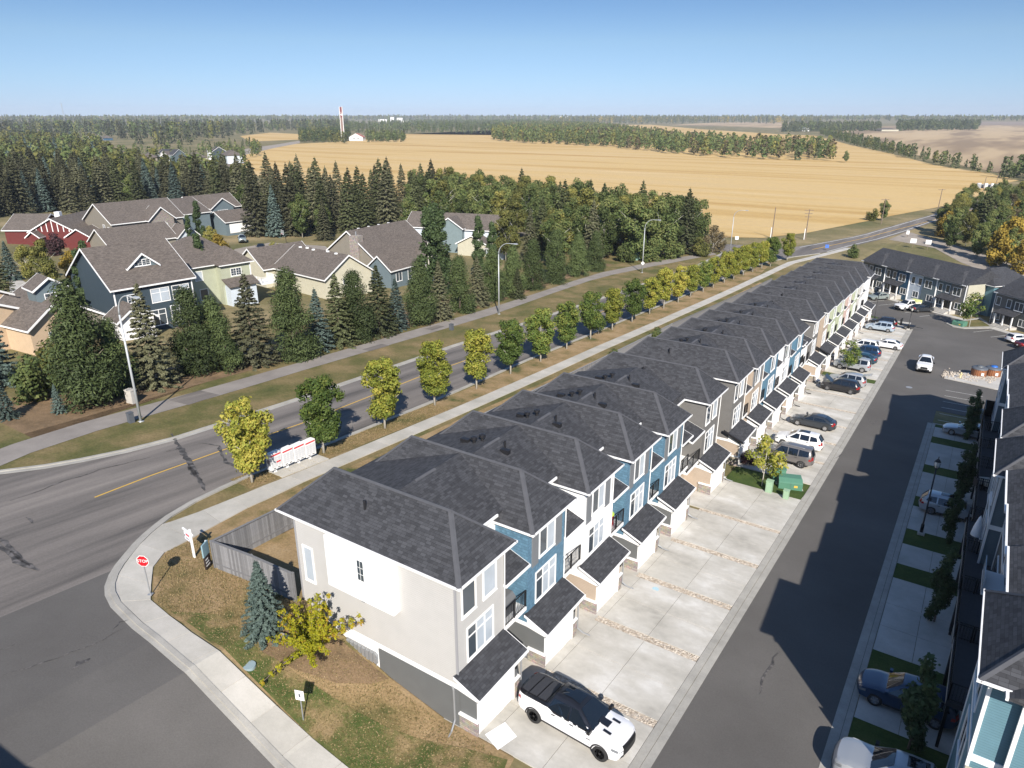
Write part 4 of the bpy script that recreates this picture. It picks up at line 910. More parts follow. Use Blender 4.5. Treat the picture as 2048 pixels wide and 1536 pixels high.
gable(h, -8.6, -5.4, -7.0, -3.6, 6.3, 1.2, 'x', SID['bluegrey'], SB, z0=2.6, oh=.35, name='tower_roof'); window(h, (-5.4, -6.0, 4.4), 0, 1.2, 1.2, 1, grid=True)
h = house('b', 'pale green two storey house with a hip roof and a white railed deck', (-100.6, 61.5), -7.5)
m = MB(); m.box(-14, 0, 0, 9.6, -1, 6); m.box(0, 1.6, 4.6, 9.5, -1, 6); m.build('wall', SID['palegreen'], h)
m = MB(); hip_roof(m, -14.5, .5, -.5, 10.1, 6.02, 3.6, 'y', run=4.2); hip_roof(m, -4, 2.05, 4.2, 10.05, 6.03, 2.4, 'x', run=2.6); r_ = m.build('roof', SB, h)
f = MB(); gutter_ring(f, -14.5, .5, -.5, 10.1, 6.03, sides='SN'); f.box(.5, .57, -.5, 4.2, 5.9, 6.04); f.box(2.05, 2.13, 4.15, 10.1, 5.9, 6.04); f.build('gutter', M['white'], r_)
window(h, (0, 1.2, 3.9), 0, 1.1, 1.3, 1, pale=True); window(h, (1.6, 6.2, 4.1), 0, 1.7, 1.1, 2, grid=True); window(h, (3.2, 6.6, .5), 0, 1.7, 1.9, 2, transom=.7); window(h, (0, 1.6, .8), 0, 1.2, 1.6, 1)
m = MB(); m.box(1.6, 3.2, 4.9, 9.3, -1, 2.8); m.build('wall', SID['ice'], h)
m = MB(); m.prism([(1.55, 3.7), (3.7, 2.75), (3.7, 2.9), (1.55, 3.85)], 4.5, 9.7, 'y'); m.build('lower_roof', SB, h)
m = MB(); m.box(-.05, 3.4, 10.2, 13.2, 2.2, 2.4); dk = m.build('deck', M['white'], h); railing(dk, [(.1, 10.3), (3.3, 10.3), (3.3, 13.1), (.1, 13.1)], 2.4, 1.0, mat=M['white'])
m = MB(); m.box(-.06, .04, -.03, .14, -.5, 6); m.box(1.5, 1.66, 9.4, 9.56, -.5, 6); m.build('white_trim', M['white'], h)
h = house('c', 'cream bungalow with a wide white edged gable facing the path', (-90.9, 79.9), -7)
gable(h, -15.2, 0, 0, 9.7, 3.5, 3.2, 'x', SID['butter'], SB)
window(h, (0, 3.6, 1.9), 0, .75, 1.0, 1, grid=True); window(h, (0, 5.6, 2.2), 0, .75, 1.0, 1, grid=True); window(h, (0, 4.4, .2), 0, 1.6, 1.2, 2)
window(h, (-12.5, 0, 1.3), WS, 1.4, 1.2, 2, grid=True)
gable(h, -24, -15.3, -2, 8.5, 3.5, 2.9, 'y', SID['butter'], SB)
for (a, b) in ((-13, 4.6), (-11, 4.7), (-9, 4.6), (-5, 4.8), (-2.5, 4.7)):
    m = MB(); zr = 3.5+3.2*(1-abs(b-4.85)/4.85)+.2; m.box(a-.2, a+.2, b-.5, b-.1, zr-.1, zr+.15); m.build('roof_vent', M['white'], h)
h = house('d', 'grey gabled house with a tall stone chimney on its roof', (-95.7, 97.6), 3)
gable(h, -14.4, 0, 0, 17, 4, 5.2, 'y', SID['greybrown'], SB)
m = MB(); m.box(-6.6, -4.4, -.5, 1.0, -1, 8.6); m.build('chimney', M['stone'], h); m = MB(); m.cyl(-5.5, .3, 8.6, 9.3, .12); m.build('flue', M['grey_metal'], h)
gable(h, 0, 5.4, -3, 12, 3.6, 2.2, 'y', SID['bluegrey'], SB); window(h, (5.4, -1.5, 1.2), 0, 1.6, 1.5, 2); window(h, (5.4, 2.0, 1.0), 0, 1.8, 1.8, 2)
gable(h, 3.2, 6.4, 6, 9.6, 3.9, 1.7, 'x', SID['white'], SB, oh=.35); window(h, (6.4, 7.0, 1.4), 0, 1.6, 2.0, 2)
for a in (3, 6, 9, 12):
    m = MB(); m.box(-7.6, -7.2, a, a+.4, 8.9, 9.45); m.build('roof_vent', M['white'], h)
h = house('e', 'white two storey house half hidden behind the columnar poplars', (-100.5, 144.4), 15)
gable(h, -25, 0, 0, 9, 6, 3, 'x', SID['ice'], SB); gable(h, -9, -1.5, -4.5, 0, 3.2, 1.9, 'y', SID['khaki'], SB)
gable(h, -16, -9, -1.5, 6, 6.3, 2.3, 'y', SID['fadedteal'], SB, oh=.4); window(h, (-6, 0, 3.6), WS, 1.4, 1.2, 2)
m = MB(); m.box(-1, 3.4, -6, -1, -1, 2.6); m.build('wall', SID['ice'], h); m = MB(); hip_roof(m, -1.5, 3.9, -6.5, -.6, 2.62, 1.9, 'y'); r_ = m.build('lower_roof', SB, h); f = MB(); gutter_ring(f, -1.5, 3.9, -6.5, -.6, 2.63); f.build('gutter', M['white'], r_)
h = house('f', 'grey two storey house with a stone faced gable and a low garage roof in front', (-169, 86.9), -4)
gable(h, -14, 0, 0, 17, 6, 3.9, 'y', SID['greybrown'], SB)
window(h, (-4.8, 0, 4.3), WS, .9, 1.1, 2); window(h, (-2.5, 0, 4.3), WS, 1.5, .7, 3)
window(h, (0, 1.5, 3.7), 0, 1.3, 1.4, 1, grid=True); window(h, (0, 4.2, 3.7), 0, 1.3, 1.4, 1, grid=True)
gable(h, -3, 1.4, 8, 14, 6.2, 2.6, 'x', M['stone'], SB); window(h, (1.4, 9.8, 3.6), 0, 2.4, 1.4, 3, grid=True)
gable(h, 1.2, 10.5, -6, 9, 3.0, 2.9, 'y', SID['greybrown'], SB); gable(h, 7, 11.5, 9.2, 14, 3.1, 2.2, 'x', SID['ice'], SB); window(h, (11.5, 10.6, .8), 0, 1.5, 1.5, 2)
h = house('g', 'slate blue two storey house beyond the grey one, white garage door at its right', (-181, 111), -2)
gable(h, -16.5, 0, 0, 9, 6, 3.2, 'y', SID['bluegrey'], SB); gable(h, -15, -5, 8, 22, 6.1, 3.2, 'y', SID['bluegrey'], SB)
window(h, (-9, 0, 3.6), WS, 1.8, 1.6, 2, grid=True)
gable(h, -9, -3.6, 12, 19, 6.3, 2.4, 'x', SID['bluegrey'], SB); window(h, (-3.6, 14, 4.0), 0, 3.0, 1.5, 4)
gable(h, -5, 4, 11, 20.5, 3.2, 2.4, 'y', SID['bluegrey'], SB)
m = MB(); m.box(4.02, 4.1, 12, 19, 0, 2.5); m.build('garage_door', M['door_white'], h)
h = house('i', 'brick red gabled house with white battens under a brown roof', (-186.4, 76.7), 34)
gable(h, 0, 10.8, 0, 15, 3.4, 2.9, 'y', SID['brickred'], SB)
m = MB()
for k in range(7): x_ = 1.6+1.27*k; m.box(x_-.09, x_+.09, -.05, 0, 3.4, 3.4+2.9*(1-abs(x_-5.4)/5.4)-.1)
m.build('white_battens', M['white'], h)
gable(h, -8, 0, 3, 14, 3.4, 2.9, 'x', SID['brickred'], SB); gable(h, 10.8, 16, -4, 2, 2.9, 1.6, 'y', SID['brickred'], SB); gable(h, .5, 3, -2, 0, 2.6, 1.0, 'y', SID['brickred'], SB)
m = MB(); m.box(3.4, 4.6, 5, 6.2, 5.6, 7.3); m.build('chimney', M['white'], h)
h = house('j', 'tan sided house at the left edge with broad white gable edges', (-87.8, 33.7), 5)
gable(h, -9, 0, 0, 5.6, 3.2, 2.0, 'x', SID['tan'], SB); gable(h, -18, -5, -10, 1.5, 4.6, 2.6, 'x', SID['tan'], SB)
window(h, (0, 2, 1.2), 0, 1.4, 1.0, 1)
gable(h, -27, -15, -3, 6, 4.2, 2.2, 'x', SID['tan'], SB)
# distant houses on the rise at the upper left, each with walls, roof and windows
far = [((-501.38, 280.86), 20, 'butter', 'white gabled far house with a pale roof, left of the group'), ((-579.74, 338.40), -30, 'greybrown', 'far brown house behind the white gabled one'), ((-546.48, 337.20), 10, 'bluegrey', 'far house with a dark grey roof in the middle of the group'),
       ((-548.67, 359.16), -15, 'khaki', 'far grey roofed house right of the dark one'), ((-427.19, 267.23), -20, 'greybrown', 'far low house in front of the group'), ((-435.91, 291.36), 25, 'khaki', 'far bungalow with a brown roof right of the low one'), ((-558.06, 386.60), -25, 'navy', 'far dark roofed house left of the white trimmed one'),
       ((-501.88, 359.52), -20, 'ice', 'far two storey pale house nearest the field'), ((-398.43, 277.14), 30, 'khaki', 'far hip roofed house nearest the tall spruces'), ((-1125.71, 596.61), -20, 'deepblue', 'far small house with blue gables at the upper left'), ((-1189.10, 611.12), 10, 'slate', 'far dark low house left of the blue gables'), ((-624.08, 342.49), 0, 'greybrown', 'far brown house left of the white gabled one')]
for i, (p, a, c, lb) in enumerate(far):
    h = tag(ob('house', None, None, (p[0], p[1], terr(*p)), R(a)), lb, 'house', 'distant houses on the rise')
    two = i in (2, 6, 7); zz = 6.2 if two else 3.2
    if i % 2:
        m = MB(); m.box(-9, 9, -6, 6, -1, zz); m.build('wall', SID[c], h)
        m = MB(); hip_roof(m, -9.6, 9.6, -6.6, 6.6, zz, 3.6, 'x'); m.build('roof', SB if i != 2 else M['shingle'], h)
    else:
        gable(h, -8.5, 8.5, -6, 6, zz, 3.8, 'x', SID[c], SB if i not in (2, 6) else M['shingle']); gable(h, -3, 5, -8, 0, zz, 2.6, 'y', SID['white'], SB)
    for k in range(3): window(h, (-6+4.6*k, -6.02, zz-2.2), WS, 1.6, 1.3, 2)
h = tag(ob('house', None, None, ((-798.92, 788.21)[0], (-798.92, 788.21)[1], terr(*(-798.92, 788.21))), R(28)), 'white farmhouse with a red roof at the edge of the golden field', 'house')
gable(h, -10, 10, -7, 7, 5.0, 5.0, 'y', SID['white'], plain('red_roof', (.34, .12, .09), .8)); window(h, (-4, -7, 2.2), WS, 2.5, 1.6, 2); window(h, (2, -7, 2.2), WS, 2.5, 1.6, 2)
# tall two-panel sign tower behind the white house
p = (-784.91, 747.08)
h = tag(ob('tower', None, None, (p[0], p[1], terr(*p)), R(30)), 'tall slim red and white tower rising above the trees on the horizon', 'tower')
for sx in (-2.3, 1.5):
    m = MB(); m.box(sx, sx+.6, -1, 1, 0, 46); m.build('column', M['white'], h)
m = MB(); m.box(-1.7, 1.5, -.4, .4, 0, 32); m.build('panel', plain('brown_tower_panel', (.20, .13, .11), .6), h)
m = MB(); m.box(-1.7, 1.5, -.5, .5, 32, 45.5); m.build('sign_panel', plain('red_tower_panel', (.16, .04, .045), .5), h)
m = MB(); m.box(-.9, .9, -.7, -.5, 35, 36.5); m.box(-.25, .25, -.72, -.52, 34, 39); m.build('emblem', M['white'], h)
# farm on the right hill and pale sheds far off
for (pp, a, l_, w_, zz, wc, rc, lb) in (((-251.49, 1948.40), 10, 22, 14, 4, 'khaki', SB, 'wide farmhouse with a hip roof on the right hill'), ((-412.65, 1840.72), 0, 12, 9, 5, 'white', plain('white_roof', (.7, .7, .7), .5), 'white farm shed beside the spruce shelterbelt'), ((-715.34, 6329.66), 0, 26, 14, 7, 'ice', SB, 'pale far house above the farm trees on the right')):
    h = tag(ob('house', None, None, (pp[0], pp[1], terr(*pp)), R(a+34)), lb, 'house'); m = MB(); m.box(-l_, l_, -w_/1., w_/1., -1, zz); m.build('wall', SID[wc], h); m = MB(); hip_roof(m, -l_-.6, l_+.6, -w_-.6, w_+.6, zz, zz*.9, 'x'); m.build('roof', rc, h)
for i, (pp, sx, sz) in enumerate((((-2816.63, 2976.03), 22, 14), ((-2988.46, 3236.14), 10, 24), ((-2952.61, 3260.10), 16, 20), ((-2533.10, 2840.56), 30, 9), ((-3552.17, 6140.04), 14, 26), ((-3509.46, 6168.58), 14, 26))):
    h = tag(ob('building', None, None, (pp[0], pp[1], terr(*pp)), R(34)), 'small white industrial building on the far horizon', 'building', 'white buildings on the horizon')
    m = MB(); m.box(-sx, sx, -8, 8, 0, sz); m.build('wall', M['white'], h); m = MB(); m.box(-sx-.5, sx+.5, -8.5, 8.5, sz, sz+1.5); m.build('roof', M['grey_metal'], h)
# block of townhouses just behind the camera: only its shade reaches the side street
h = tag(ob('townhouse', None, None, (-10.0, -0.6, terr(-10, -0.6)-.3)), 'townhouse block south of the side street that shades its asphalt', 'townhouse')
gable(h, -14.6, 0, -13, 0, 8.4, 2.2, 'x', SID['cream'], M['shingle'])


# ------------------------------------------------------------ vegetation
def cards(c, nrm, size, rng, asp=.6, tint=None):
    """rhombic leaves (N,3) centres with normals; returns verts, faces, tint"""
    n = len(c); nrm = nrm/np.maximum(np.linalg.norm(nrm, axis=1, keepdims=True), 1e-6)
    r = rng.normal(size=(n, 3)); a = np.cross(nrm, r); a /= np.maximum(np.linalg.norm(a, axis=1, keepdims=True), 1e-6); b = np.cross(nrm, a)
    s = (size*rng.uniform(.6, 1.3, n))[:, None]
    V = np.stack([c+a*s, c+b*s*asp+nrm*s*.18, c-a*s, c-b*s*asp+nrm*s*.18], 1).reshape(-1, 3)
    F = np.arange(n*4).reshape(-1, 4)
    t = rng.uniform(0, 1, n) if tint is None else tint
    return V, F, np.repeat(t, 4)
def leaf_mesh(name, parts, mat):
    V = np.concatenate([p[0] for p in parts]); T = np.concatenate([p[2] for p in parts])
    o = 0; Fs = []
    for p in parts: Fs.append(p[1]+o); o += len(p[0])
    F = np.concatenate(Fs); nf = len(F)
    me = bpy.data.meshes.new(name); me.vertices.add(len(V)); me.vertices.foreach_set('co', V.ravel().astype(np.float32))
    me.loops.add(nf*4); me.loops.foreach_set('vertex_index', F.ravel().astype(np.int32))
    me.polygons.add(nf); me.polygons.foreach_set('loop_start', (np.arange(nf)*4).astype(np.int32)); me.polygons.foreach_set('loop_total', np.full(nf, 4, np.int32))
    at = me.attributes.new('tint', 'FLOAT', 'POINT'); at.data.foreach_set('value', T.astype(np.float32))
    me.materials.append(mat); me.update(); me.validate(); return me
def spruce_parts(h, r, n, seed, size, levels=26, taper=.9):
    rng = np.random.RandomState(seed); K = 10
    lv = rng.randint(0, levels, n*3); tl = (lv+.5)/levels
    keep = rng.uniform(0, 1, n*3) < (1-tl)**.75+.06; lv = lv[keep][:n]; tl = tl[keep][:n]; n = len(lv)
    br = rng.randint(0, K, n); offs_ = rng.uniform(0, 6.28, levels); blen = rng.uniform(.72, 1.12, (levels, K)); bdr = rng.uniform(-.05, .05, (levels, K))
    az = offs_[lv]+br*2*math.pi/K+rng.normal(0, .03, n)
    Rr = r*(1-tl)**taper*blen[lv, br]+.12
    s = rng.uniform(.12, 1, n)**.65
    lat = rng.normal(0, .11, n)*s*Rr*1.3*(1.15-s)+rng.normal(0, .05, n)
    rad = s*Rr
    x = np.cos(az)*rad-np.sin(az)*lat; y = np.sin(az)*rad+np.cos(az)*lat
    z = h*(.05+.95*tl)-.32*rad*(1-tl*.9)+.10*s*s*Rr+rng.normal(0, .06*size*3, n)-np.abs(lat)*.25+bdr[lv, br]*h*.4
    c = np.stack([x, y, np.maximum(z, .15)], 1)
    nr = np.stack([np.cos(az)*.45, np.sin(az)*.45, np.full(n, .85)], 1)+rng.normal(0, .45, (n, 3))
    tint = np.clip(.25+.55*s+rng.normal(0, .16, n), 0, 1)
    top = cards(np.stack([rng.normal(0, .03, 14), rng.normal(0, .03, 14), h*rng.uniform(.95, 1.04, 14)], 1), rng.normal(size=(14, 3))*np.array([1, 1, .1]), size*.8, rng, .25)
    return [cards(c, nr, size, rng, .42, tint), top]
def lump_parts(lumps, n, seed, size, up=.25, asp=.65, shell=.55, tbase=None):
    """lumps: list of (x,y,z,rx,rz); leaves on shells"""
    rng = np.random.RandomState(seed); L_ = np.array(lumps); w = (L_[:, 3]**2); w /= w.sum()
    k = rng.choice(len(L_), n, p=w); d = rng.normal(size=(n, 3)); d /= np.linalg.norm(d, axis=1, keepdims=True)
    f = rng.uniform(shell, 1.05, n)[:, None]
    c = L_[k, :3]+d*f*np.stack([L_[k, 3], L_[k, 3], L_[k, 4]], 1)
    c += rng.normal(0, size*.5, (n, 3))
    nr = d+np.array([0, 0, up])+rng.normal(0, .5, (n, 3))
    lt = rng.uniform(.0, 1, len(L_)) if tbase is None else np.array(tbase)
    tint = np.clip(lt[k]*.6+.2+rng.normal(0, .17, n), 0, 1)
    return [cards(c, nr, size, rng, asp, tint)]
def decid_lumps(h, r, seed, n=34, z0=.3, shape='oval'):
    rng = np.random.RandomState(seed); out = []; tb = []
    for i in range(n):
        t = rng.uniform(0, 1); a = rng.uniform(0, 6.28)
        if shape == 'oval': R_ = r*math.sin(math.pi*min(.97, .12+t*.86))**.7
        elif shape == 'vase': R_ = r*(.35+.65*min(1, t*1.7))*(1 if t < .75 else (1-(t-.75)*2.2))
        elif shape == 'column': R_ = r*(.55+.6*math.sin(math.pi*(.1+.85*t)))*(1 if t < .8 else .6)
        elif shape == 'cone': R_ = r*(1-t)**.7*(.8 if t < .1 else 1)
        s = rng.uniform(.0, 1)**.55*R_
        lr = r*rng.uniform(.22, .38)*(1.25 if shape in ('cone', 'oval') else 1)*(1 if shape != 'column' else 1.5)*(1.1-.35*t)
        out.append((math.cos(a)*s*.82, math.sin(a)*s*.82, h*(z0+(1-z0)*t*.95)-lr*.2, lr, lr*rng.uniform(.75, 1.05)*(1.7 if shape == 'column' else 1)))
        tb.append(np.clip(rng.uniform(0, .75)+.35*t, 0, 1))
    return out, tb
def trunk_mesh(name, h, r, mat, limbs=5, seed=0, spread=.3, lz=.35):
    rng = random.Random(seed); m = MB(); m.tube([(0, 0, -.3), (rng.uniform(-.05, .05), rng.uniform(-.05, .05), h*.35), (rng.uniform(-.1, .1), rng.uniform(-.1, .1), h*.9)], [r, r*.75, r*.12], 8)
    for i in range(limbs):
        a = 6.28*i/limbs+rng.uniform(-.3, .3); z = h*(lz+.35*i/limbs); L_ = h*spread
        m.tube([(0, 0, z), (math.cos(a)*L_*.5, math.sin(a)*L_*.5, z+L_*.5), (math.cos(a)*L_, math.sin(a)*L_, z+L_*.95)], [r*.5, r*.3, r*.08], 5)
    return m.mesh(name, mat, True)
LM = {
 'spruce': leaf_mat('spruce_needles', (.026, .038, .016), (.105, .118, .052), trans=.12, var=.3),
 'spruce_d': leaf_mat('dark_spruce_needles', (.032, .038, .020), (.122, .122, .068), trans=.12, var=.35),
 'blue': leaf_mat('blue_spruce_needles', (.028, .048, .042), (.105, .145, .125), trans=.06, var=.2),
 'pine': leaf_mat('pine_needles', (.034, .052, .018), (.11, .145, .05), trans=.14, var=.25),
 'elm_y': leaf_mat('yellowing_elm_leaves', (.10, .14, .022), (.26, .28, .045), (.42, .36, .07), trans=.32, var=.15),
 'elm_g': leaf_mat('green_elm_leaves', (.055, .095, .022), (.12, .175, .038), (.24, .25, .055), trans=.32, var=.2),
 'aspen': leaf_mat('aspen_leaves', (.045, .068, .020), (.10, .135, .042), (.17, .18, .06), trans=.25, var=.3),
 'aspen_y': leaf_mat('turning_aspen_leaves', (.075, .09, .025), (.16, .165, .045), (.26, .23, .06), trans=.25, var=.25),
 'gold': leaf_mat('golden_leaves', (.20, .15, .03), (.40, .29, .05), trans=.3, var=.15),
 'brown': leaf_mat('dull_brown_leaves', (.07, .055, .03), (.15, .12, .06), trans=.15, var=.2),
 'column': leaf_mat('poplar_leaves', (.035, .06, .022), (.09, .13, .05), trans=.22, var=.2),
 'maroon': leaf_mat('maroon_leaves', (.03, .015, .016), (.09, .045, .05), trans=.15, var=.1),
 'maple': leaf_mat('yellow_green_maple_leaves', (.15, .17, .010), (.34, .33, .018), (.42, .22, .03), trans=.3, var=.1),
}
PROTO = {}
def proto(key, crown, trunk): PROTO[key] = (crown, trunk)
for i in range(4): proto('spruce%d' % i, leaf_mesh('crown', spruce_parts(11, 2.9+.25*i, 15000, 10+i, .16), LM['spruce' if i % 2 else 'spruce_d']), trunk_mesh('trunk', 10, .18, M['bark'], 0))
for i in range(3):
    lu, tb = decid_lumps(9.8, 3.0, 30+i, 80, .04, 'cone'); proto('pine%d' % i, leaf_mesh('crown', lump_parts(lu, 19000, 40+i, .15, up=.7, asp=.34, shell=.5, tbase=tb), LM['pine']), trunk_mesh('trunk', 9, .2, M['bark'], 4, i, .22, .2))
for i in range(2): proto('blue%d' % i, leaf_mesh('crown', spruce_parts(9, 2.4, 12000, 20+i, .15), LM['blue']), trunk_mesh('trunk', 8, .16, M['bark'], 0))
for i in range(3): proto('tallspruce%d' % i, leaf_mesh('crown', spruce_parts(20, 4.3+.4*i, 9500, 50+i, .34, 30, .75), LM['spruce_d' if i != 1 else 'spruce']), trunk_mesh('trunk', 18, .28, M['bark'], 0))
proto('tallblue0', leaf_mesh('crown', spruce_parts(17, 3.8, 5500, 57, .38, 30), LM['blue']), trunk_mesh('trunk', 15, .25, M['bark'], 0))
for i in range(4):
    lu, tb = decid_lumps(6.7, 1.95, 60+i, 64, .27, 'vase'); y_ = i < 2
    if i == 0: tb = [min(1, t+.25) for t in tb]
    proto('elm_y%d' % i, leaf_mesh('crown', lump_parts(lu, 10500, 70+i, .12, tbase=tb), LM['elm_y']), trunk_mesh('trunk', 5.2, .12, M['bark_pale'], 6, i, .28, .33))
    lu, tb = decid_lumps(6.7, 2.05, 160+i, 64, .26, 'vase')
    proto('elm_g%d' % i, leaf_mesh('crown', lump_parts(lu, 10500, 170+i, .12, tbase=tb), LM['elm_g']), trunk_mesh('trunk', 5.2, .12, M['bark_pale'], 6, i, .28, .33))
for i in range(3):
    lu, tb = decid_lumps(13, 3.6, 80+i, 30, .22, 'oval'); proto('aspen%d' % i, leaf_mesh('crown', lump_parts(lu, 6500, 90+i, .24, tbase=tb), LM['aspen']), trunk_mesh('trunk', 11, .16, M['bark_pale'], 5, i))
    lu, tb = decid_lumps(13, 3.6, 180+i, 30, .22, 'oval'); proto('aspen_y%d' % i, leaf_mesh('crown', lump_parts(lu, 6500, 190+i, .24, tbase=tb), LM['aspen_y']), trunk_mesh('trunk', 11, .16, M['bark_pale'], 5, i))
lu, tb = decid_lumps(9, 3.4, 99, 26, .1, 'oval'); proto('gold0', leaf_mesh('crown', lump_parts(lu, 3000, 98, .30, tbase=tb), LM['gold']), trunk_mesh('trunk', 7, .15, M['bark'], 5))
proto('brown0', leaf_mesh('crown', lump_parts(lu, 1700, 97, .26, tbase=tb), LM['brown']), trunk_mesh('trunk', 8, .14, M['bark_pale'], 9, 3, .45, .15))
lu, tb = decid_lumps(12, 1.0, 101, 60, .03, 'column'); proto('column0', leaf_mesh('crown', lump_parts(lu, 9000, 102, .17, tbase=tb), LM['column']), trunk_mesh('trunk', 11, .13, M['bark_pale'], 3, 1, .08))
lu, tb = decid_lumps(6, .62, 103, 44, .08, 'column'); proto('scolumn0', leaf_mesh('crown', lump_parts(lu, 4200, 104, .11, tbase=tb), LM['column']), trunk_mesh('trunk', 5, .07, M['bark'], 4, 1, .12))
lu, tb = decid_lumps(3, 1.9, 105, 20, .02, 'oval'); proto('bush0', leaf_mesh('crown', lump_parts(lu, 2600, 106, .13, tbase=tb), LM['aspen']), trunk_mesh('trunk', 1.6, .06, M['bark'], 5, 2, .4, .1))
proto('bush_y0', leaf_mesh('crown', lump_parts(lu, 2600, 107, .14, tbase=tb), LM['aspen_y']), trunk_mesh('trunk', 1.6, .06, M['bark'], 5, 2, .4, .1))
proto('maroon0', leaf_mesh('crown', lump_parts(lu, 2200, 108, .14, tbase=tb), LM['maroon']), trunk_mesh('trunk', 1.8, .06, M['bark'], 6, 2, .4, .1))
lu, tb = decid_lumps(4.2, 1.5, 109, 18, .3, 'oval'); proto('young0', leaf_mesh('crown', lump_parts(lu, 1300, 110, .12, tbase=tb), LM['elm_g']), trunk_mesh('trunk', 3.4, .05, M['bark_pale'], 5, 4, .25))
proto('young_y0', leaf_mesh('crown', lump_parts(lu, 1300, 111, .12, tbase=tb), LM['elm_y']), trunk_mesh('trunk', 3.4, .05, M['bark_pale'], 5, 4, .25))
TR = random.Random(11)
def tree(key, p, s, label, cat='tree', group=None, name=None, sz=None, dz=0.):
    cr, tk = PROTO[key]; x, y = p[0], p[1]
    nm = name or ('spruce_tree' if 'spruce' in key or 'blue' in key else 'pine_tree' if 'pine' in key else 'shrub' if key in ('bush0', 'bush_y0', 'maroon0') else 'poplar_tree' if 'column' in key else 'deciduous_tree')
    o = thing(nm, label, cat, (x, y, terr(x, y)+dz), TR.uniform(0, 6.28), group)
    o.scale = (s, s, sz or s); ob('crown', cr, o); ob('trunk', tk, o)
    return o
# street trees along the avenue
st = [(-41.39, 27.74), (-41.67, 34.81), (-41.83, 42.07), (-42.50, 49.86), (-42.58, 56.88), (-42.97, 63.99), (-43.14, 70.90), (-43.71, 78.40), (-43.85, 85.46), (-43.97, 92.51), (-43.95, 99.52), (-44.20, 106.93), (-44.11, 112.68), (-44.08, 119.32), (-44.14, 125.75), (-44.00, 132.14), (-43.86, 137.55), (-43.89, 144.49), (-43.58, 149.88), (-43.39, 155.99), (-42.93, 161.56), (-42.48, 167.17), (-41.58, 171.03), (-40.59, 182.85)]
kinds = 'y0 g0 y1 y2 y3 g1 g2 g3 g1 y2 g0 y1 y3 y0 y2 g3 y1 y3 y0 y2 y1 y3 g2 y2'.split()
look = {'y': 'yellow-green street tree', 'g': 'darker green street tree'}
for i, (p, k) in enumerate(zip(st, kinds)):
    lb = '%s on the kerbside grass, %s from the corner with the side street' % (look[k[0]], ordn[i] if i < 23 else 'last')
    if i == 0: lb = 'full yellow-green street tree nearest the corner, beside the mailboxes'
    tree(('elm_y' if k[0] == 'y' else 'elm_g')+k[1], p, [.98, 1.0, .98, 1.0, .98, .98, 1.0][i] if i < 7 else TR.uniform(.9, 1.05), lb, group='street trees on the kerbside grass')
tree('young0', (-44.22, 88.63), .7, 'thin young tree squeezed among the street trees behind the kerb')
# conifers between the path and the detached houses
con = [((-68.03, 22.73), 'blue0', .42, 'small blue spruce at the left edge above the path'), ((-66.40, 26.27), 'blue1', .3, 'smallest blue spruce, knee high beside the path at the left'), ((-79.18, 26.23), 'blue0', 1.15, 'large blue spruce cut by the left edge of the picture'),
       ((-71.36, 26.84), 'bush0', 1.5, 'dark green bush between the blue spruces at the left'), ((-66.96, 29.16), 'pine0', 1.22, 'very wide bushy pine left of the first lamp post'), ((-67.56, 32.29), 'pine2', .8, 'lower pine crowding the wide one behind the first lamp post'),
       ((-67.85, 36.01), 'spruce0', .95, 'narrow pointed spruce right of the first lamp post'), ((-68.57, 41.24), 'pine1', 1.0, 'bushy pine, second right of the first lamp post'), ((-67.84, 43.48), 'pine0', .88, 'rounded pine leaning against its neighbour below the green house'),
       ((-67.43, 47.73), 'spruce2', .95, 'dark spruce below the white railed deck'), ((-66.36, 52.57), 'pine2', 1.12, 'large bushy pine in front of the cream bungalow'), ((-66.87, 56.90), 'blue1', .85, 'slim blue spruce against the cream bungalow wall'),
       ((-66.92, 60.28), 'spruce1', .85, 'spruce in front of the cream gable'), ((-66.81, 63.25), 'pine1', .98, 'bushy pine before the cream gable'), ((-67.39, 68.07), 'spruce3', .86, 'spruce beside the grey gabled house'), ((-67.67, 71.91), 'blue0', .8, 'bluish spruce left of the poplars'),
       ((-67.41, 76.47), 'pine0', 1.0, 'bushy pine at the foot of the tall poplars'), ((-67.40, 81.09), 'spruce0', .8, 'small spruce at the foot of the tall poplars'), ((-68.04, 86.89), 'pine2', .95, 'pine left of the second lamp post'), ((-69.02, 92.91), 'spruce2', .75, 'slim spruce just left of the second lamp post'),
       ((-69.60, 98.08), 'pine1', .95, 'pine directly behind the second lamp post'), ((-69.53, 104.23), 'pine0', .95, 'pine just right of the second lamp post'), ((-67.60, 102.92), 'spruce1', .5, 'small spruce among pines right of the second lamp post'), ((-69.95, 111.66), 'pine2', 1.0, 'bushy pine, second right of the second lamp post'),
       ((-70.53, 121.02), 'pine1', 1.1, 'largest dark pine beside the curve of the path'), ((-71.08, 131.34), 'pine0', .95, 'pine at the curve of the path'), ((-71.50, 140.16), 'pine2', .9, 'last pine of the row before the leafy wood')]
for p, k, s, lb in con: tree(k, p, s, lb, group='conifers beside the path')
tree('bush_y0', (-76.17, 31.33), 1.5, 'yellow-green bush half hidden behind the wide pine')
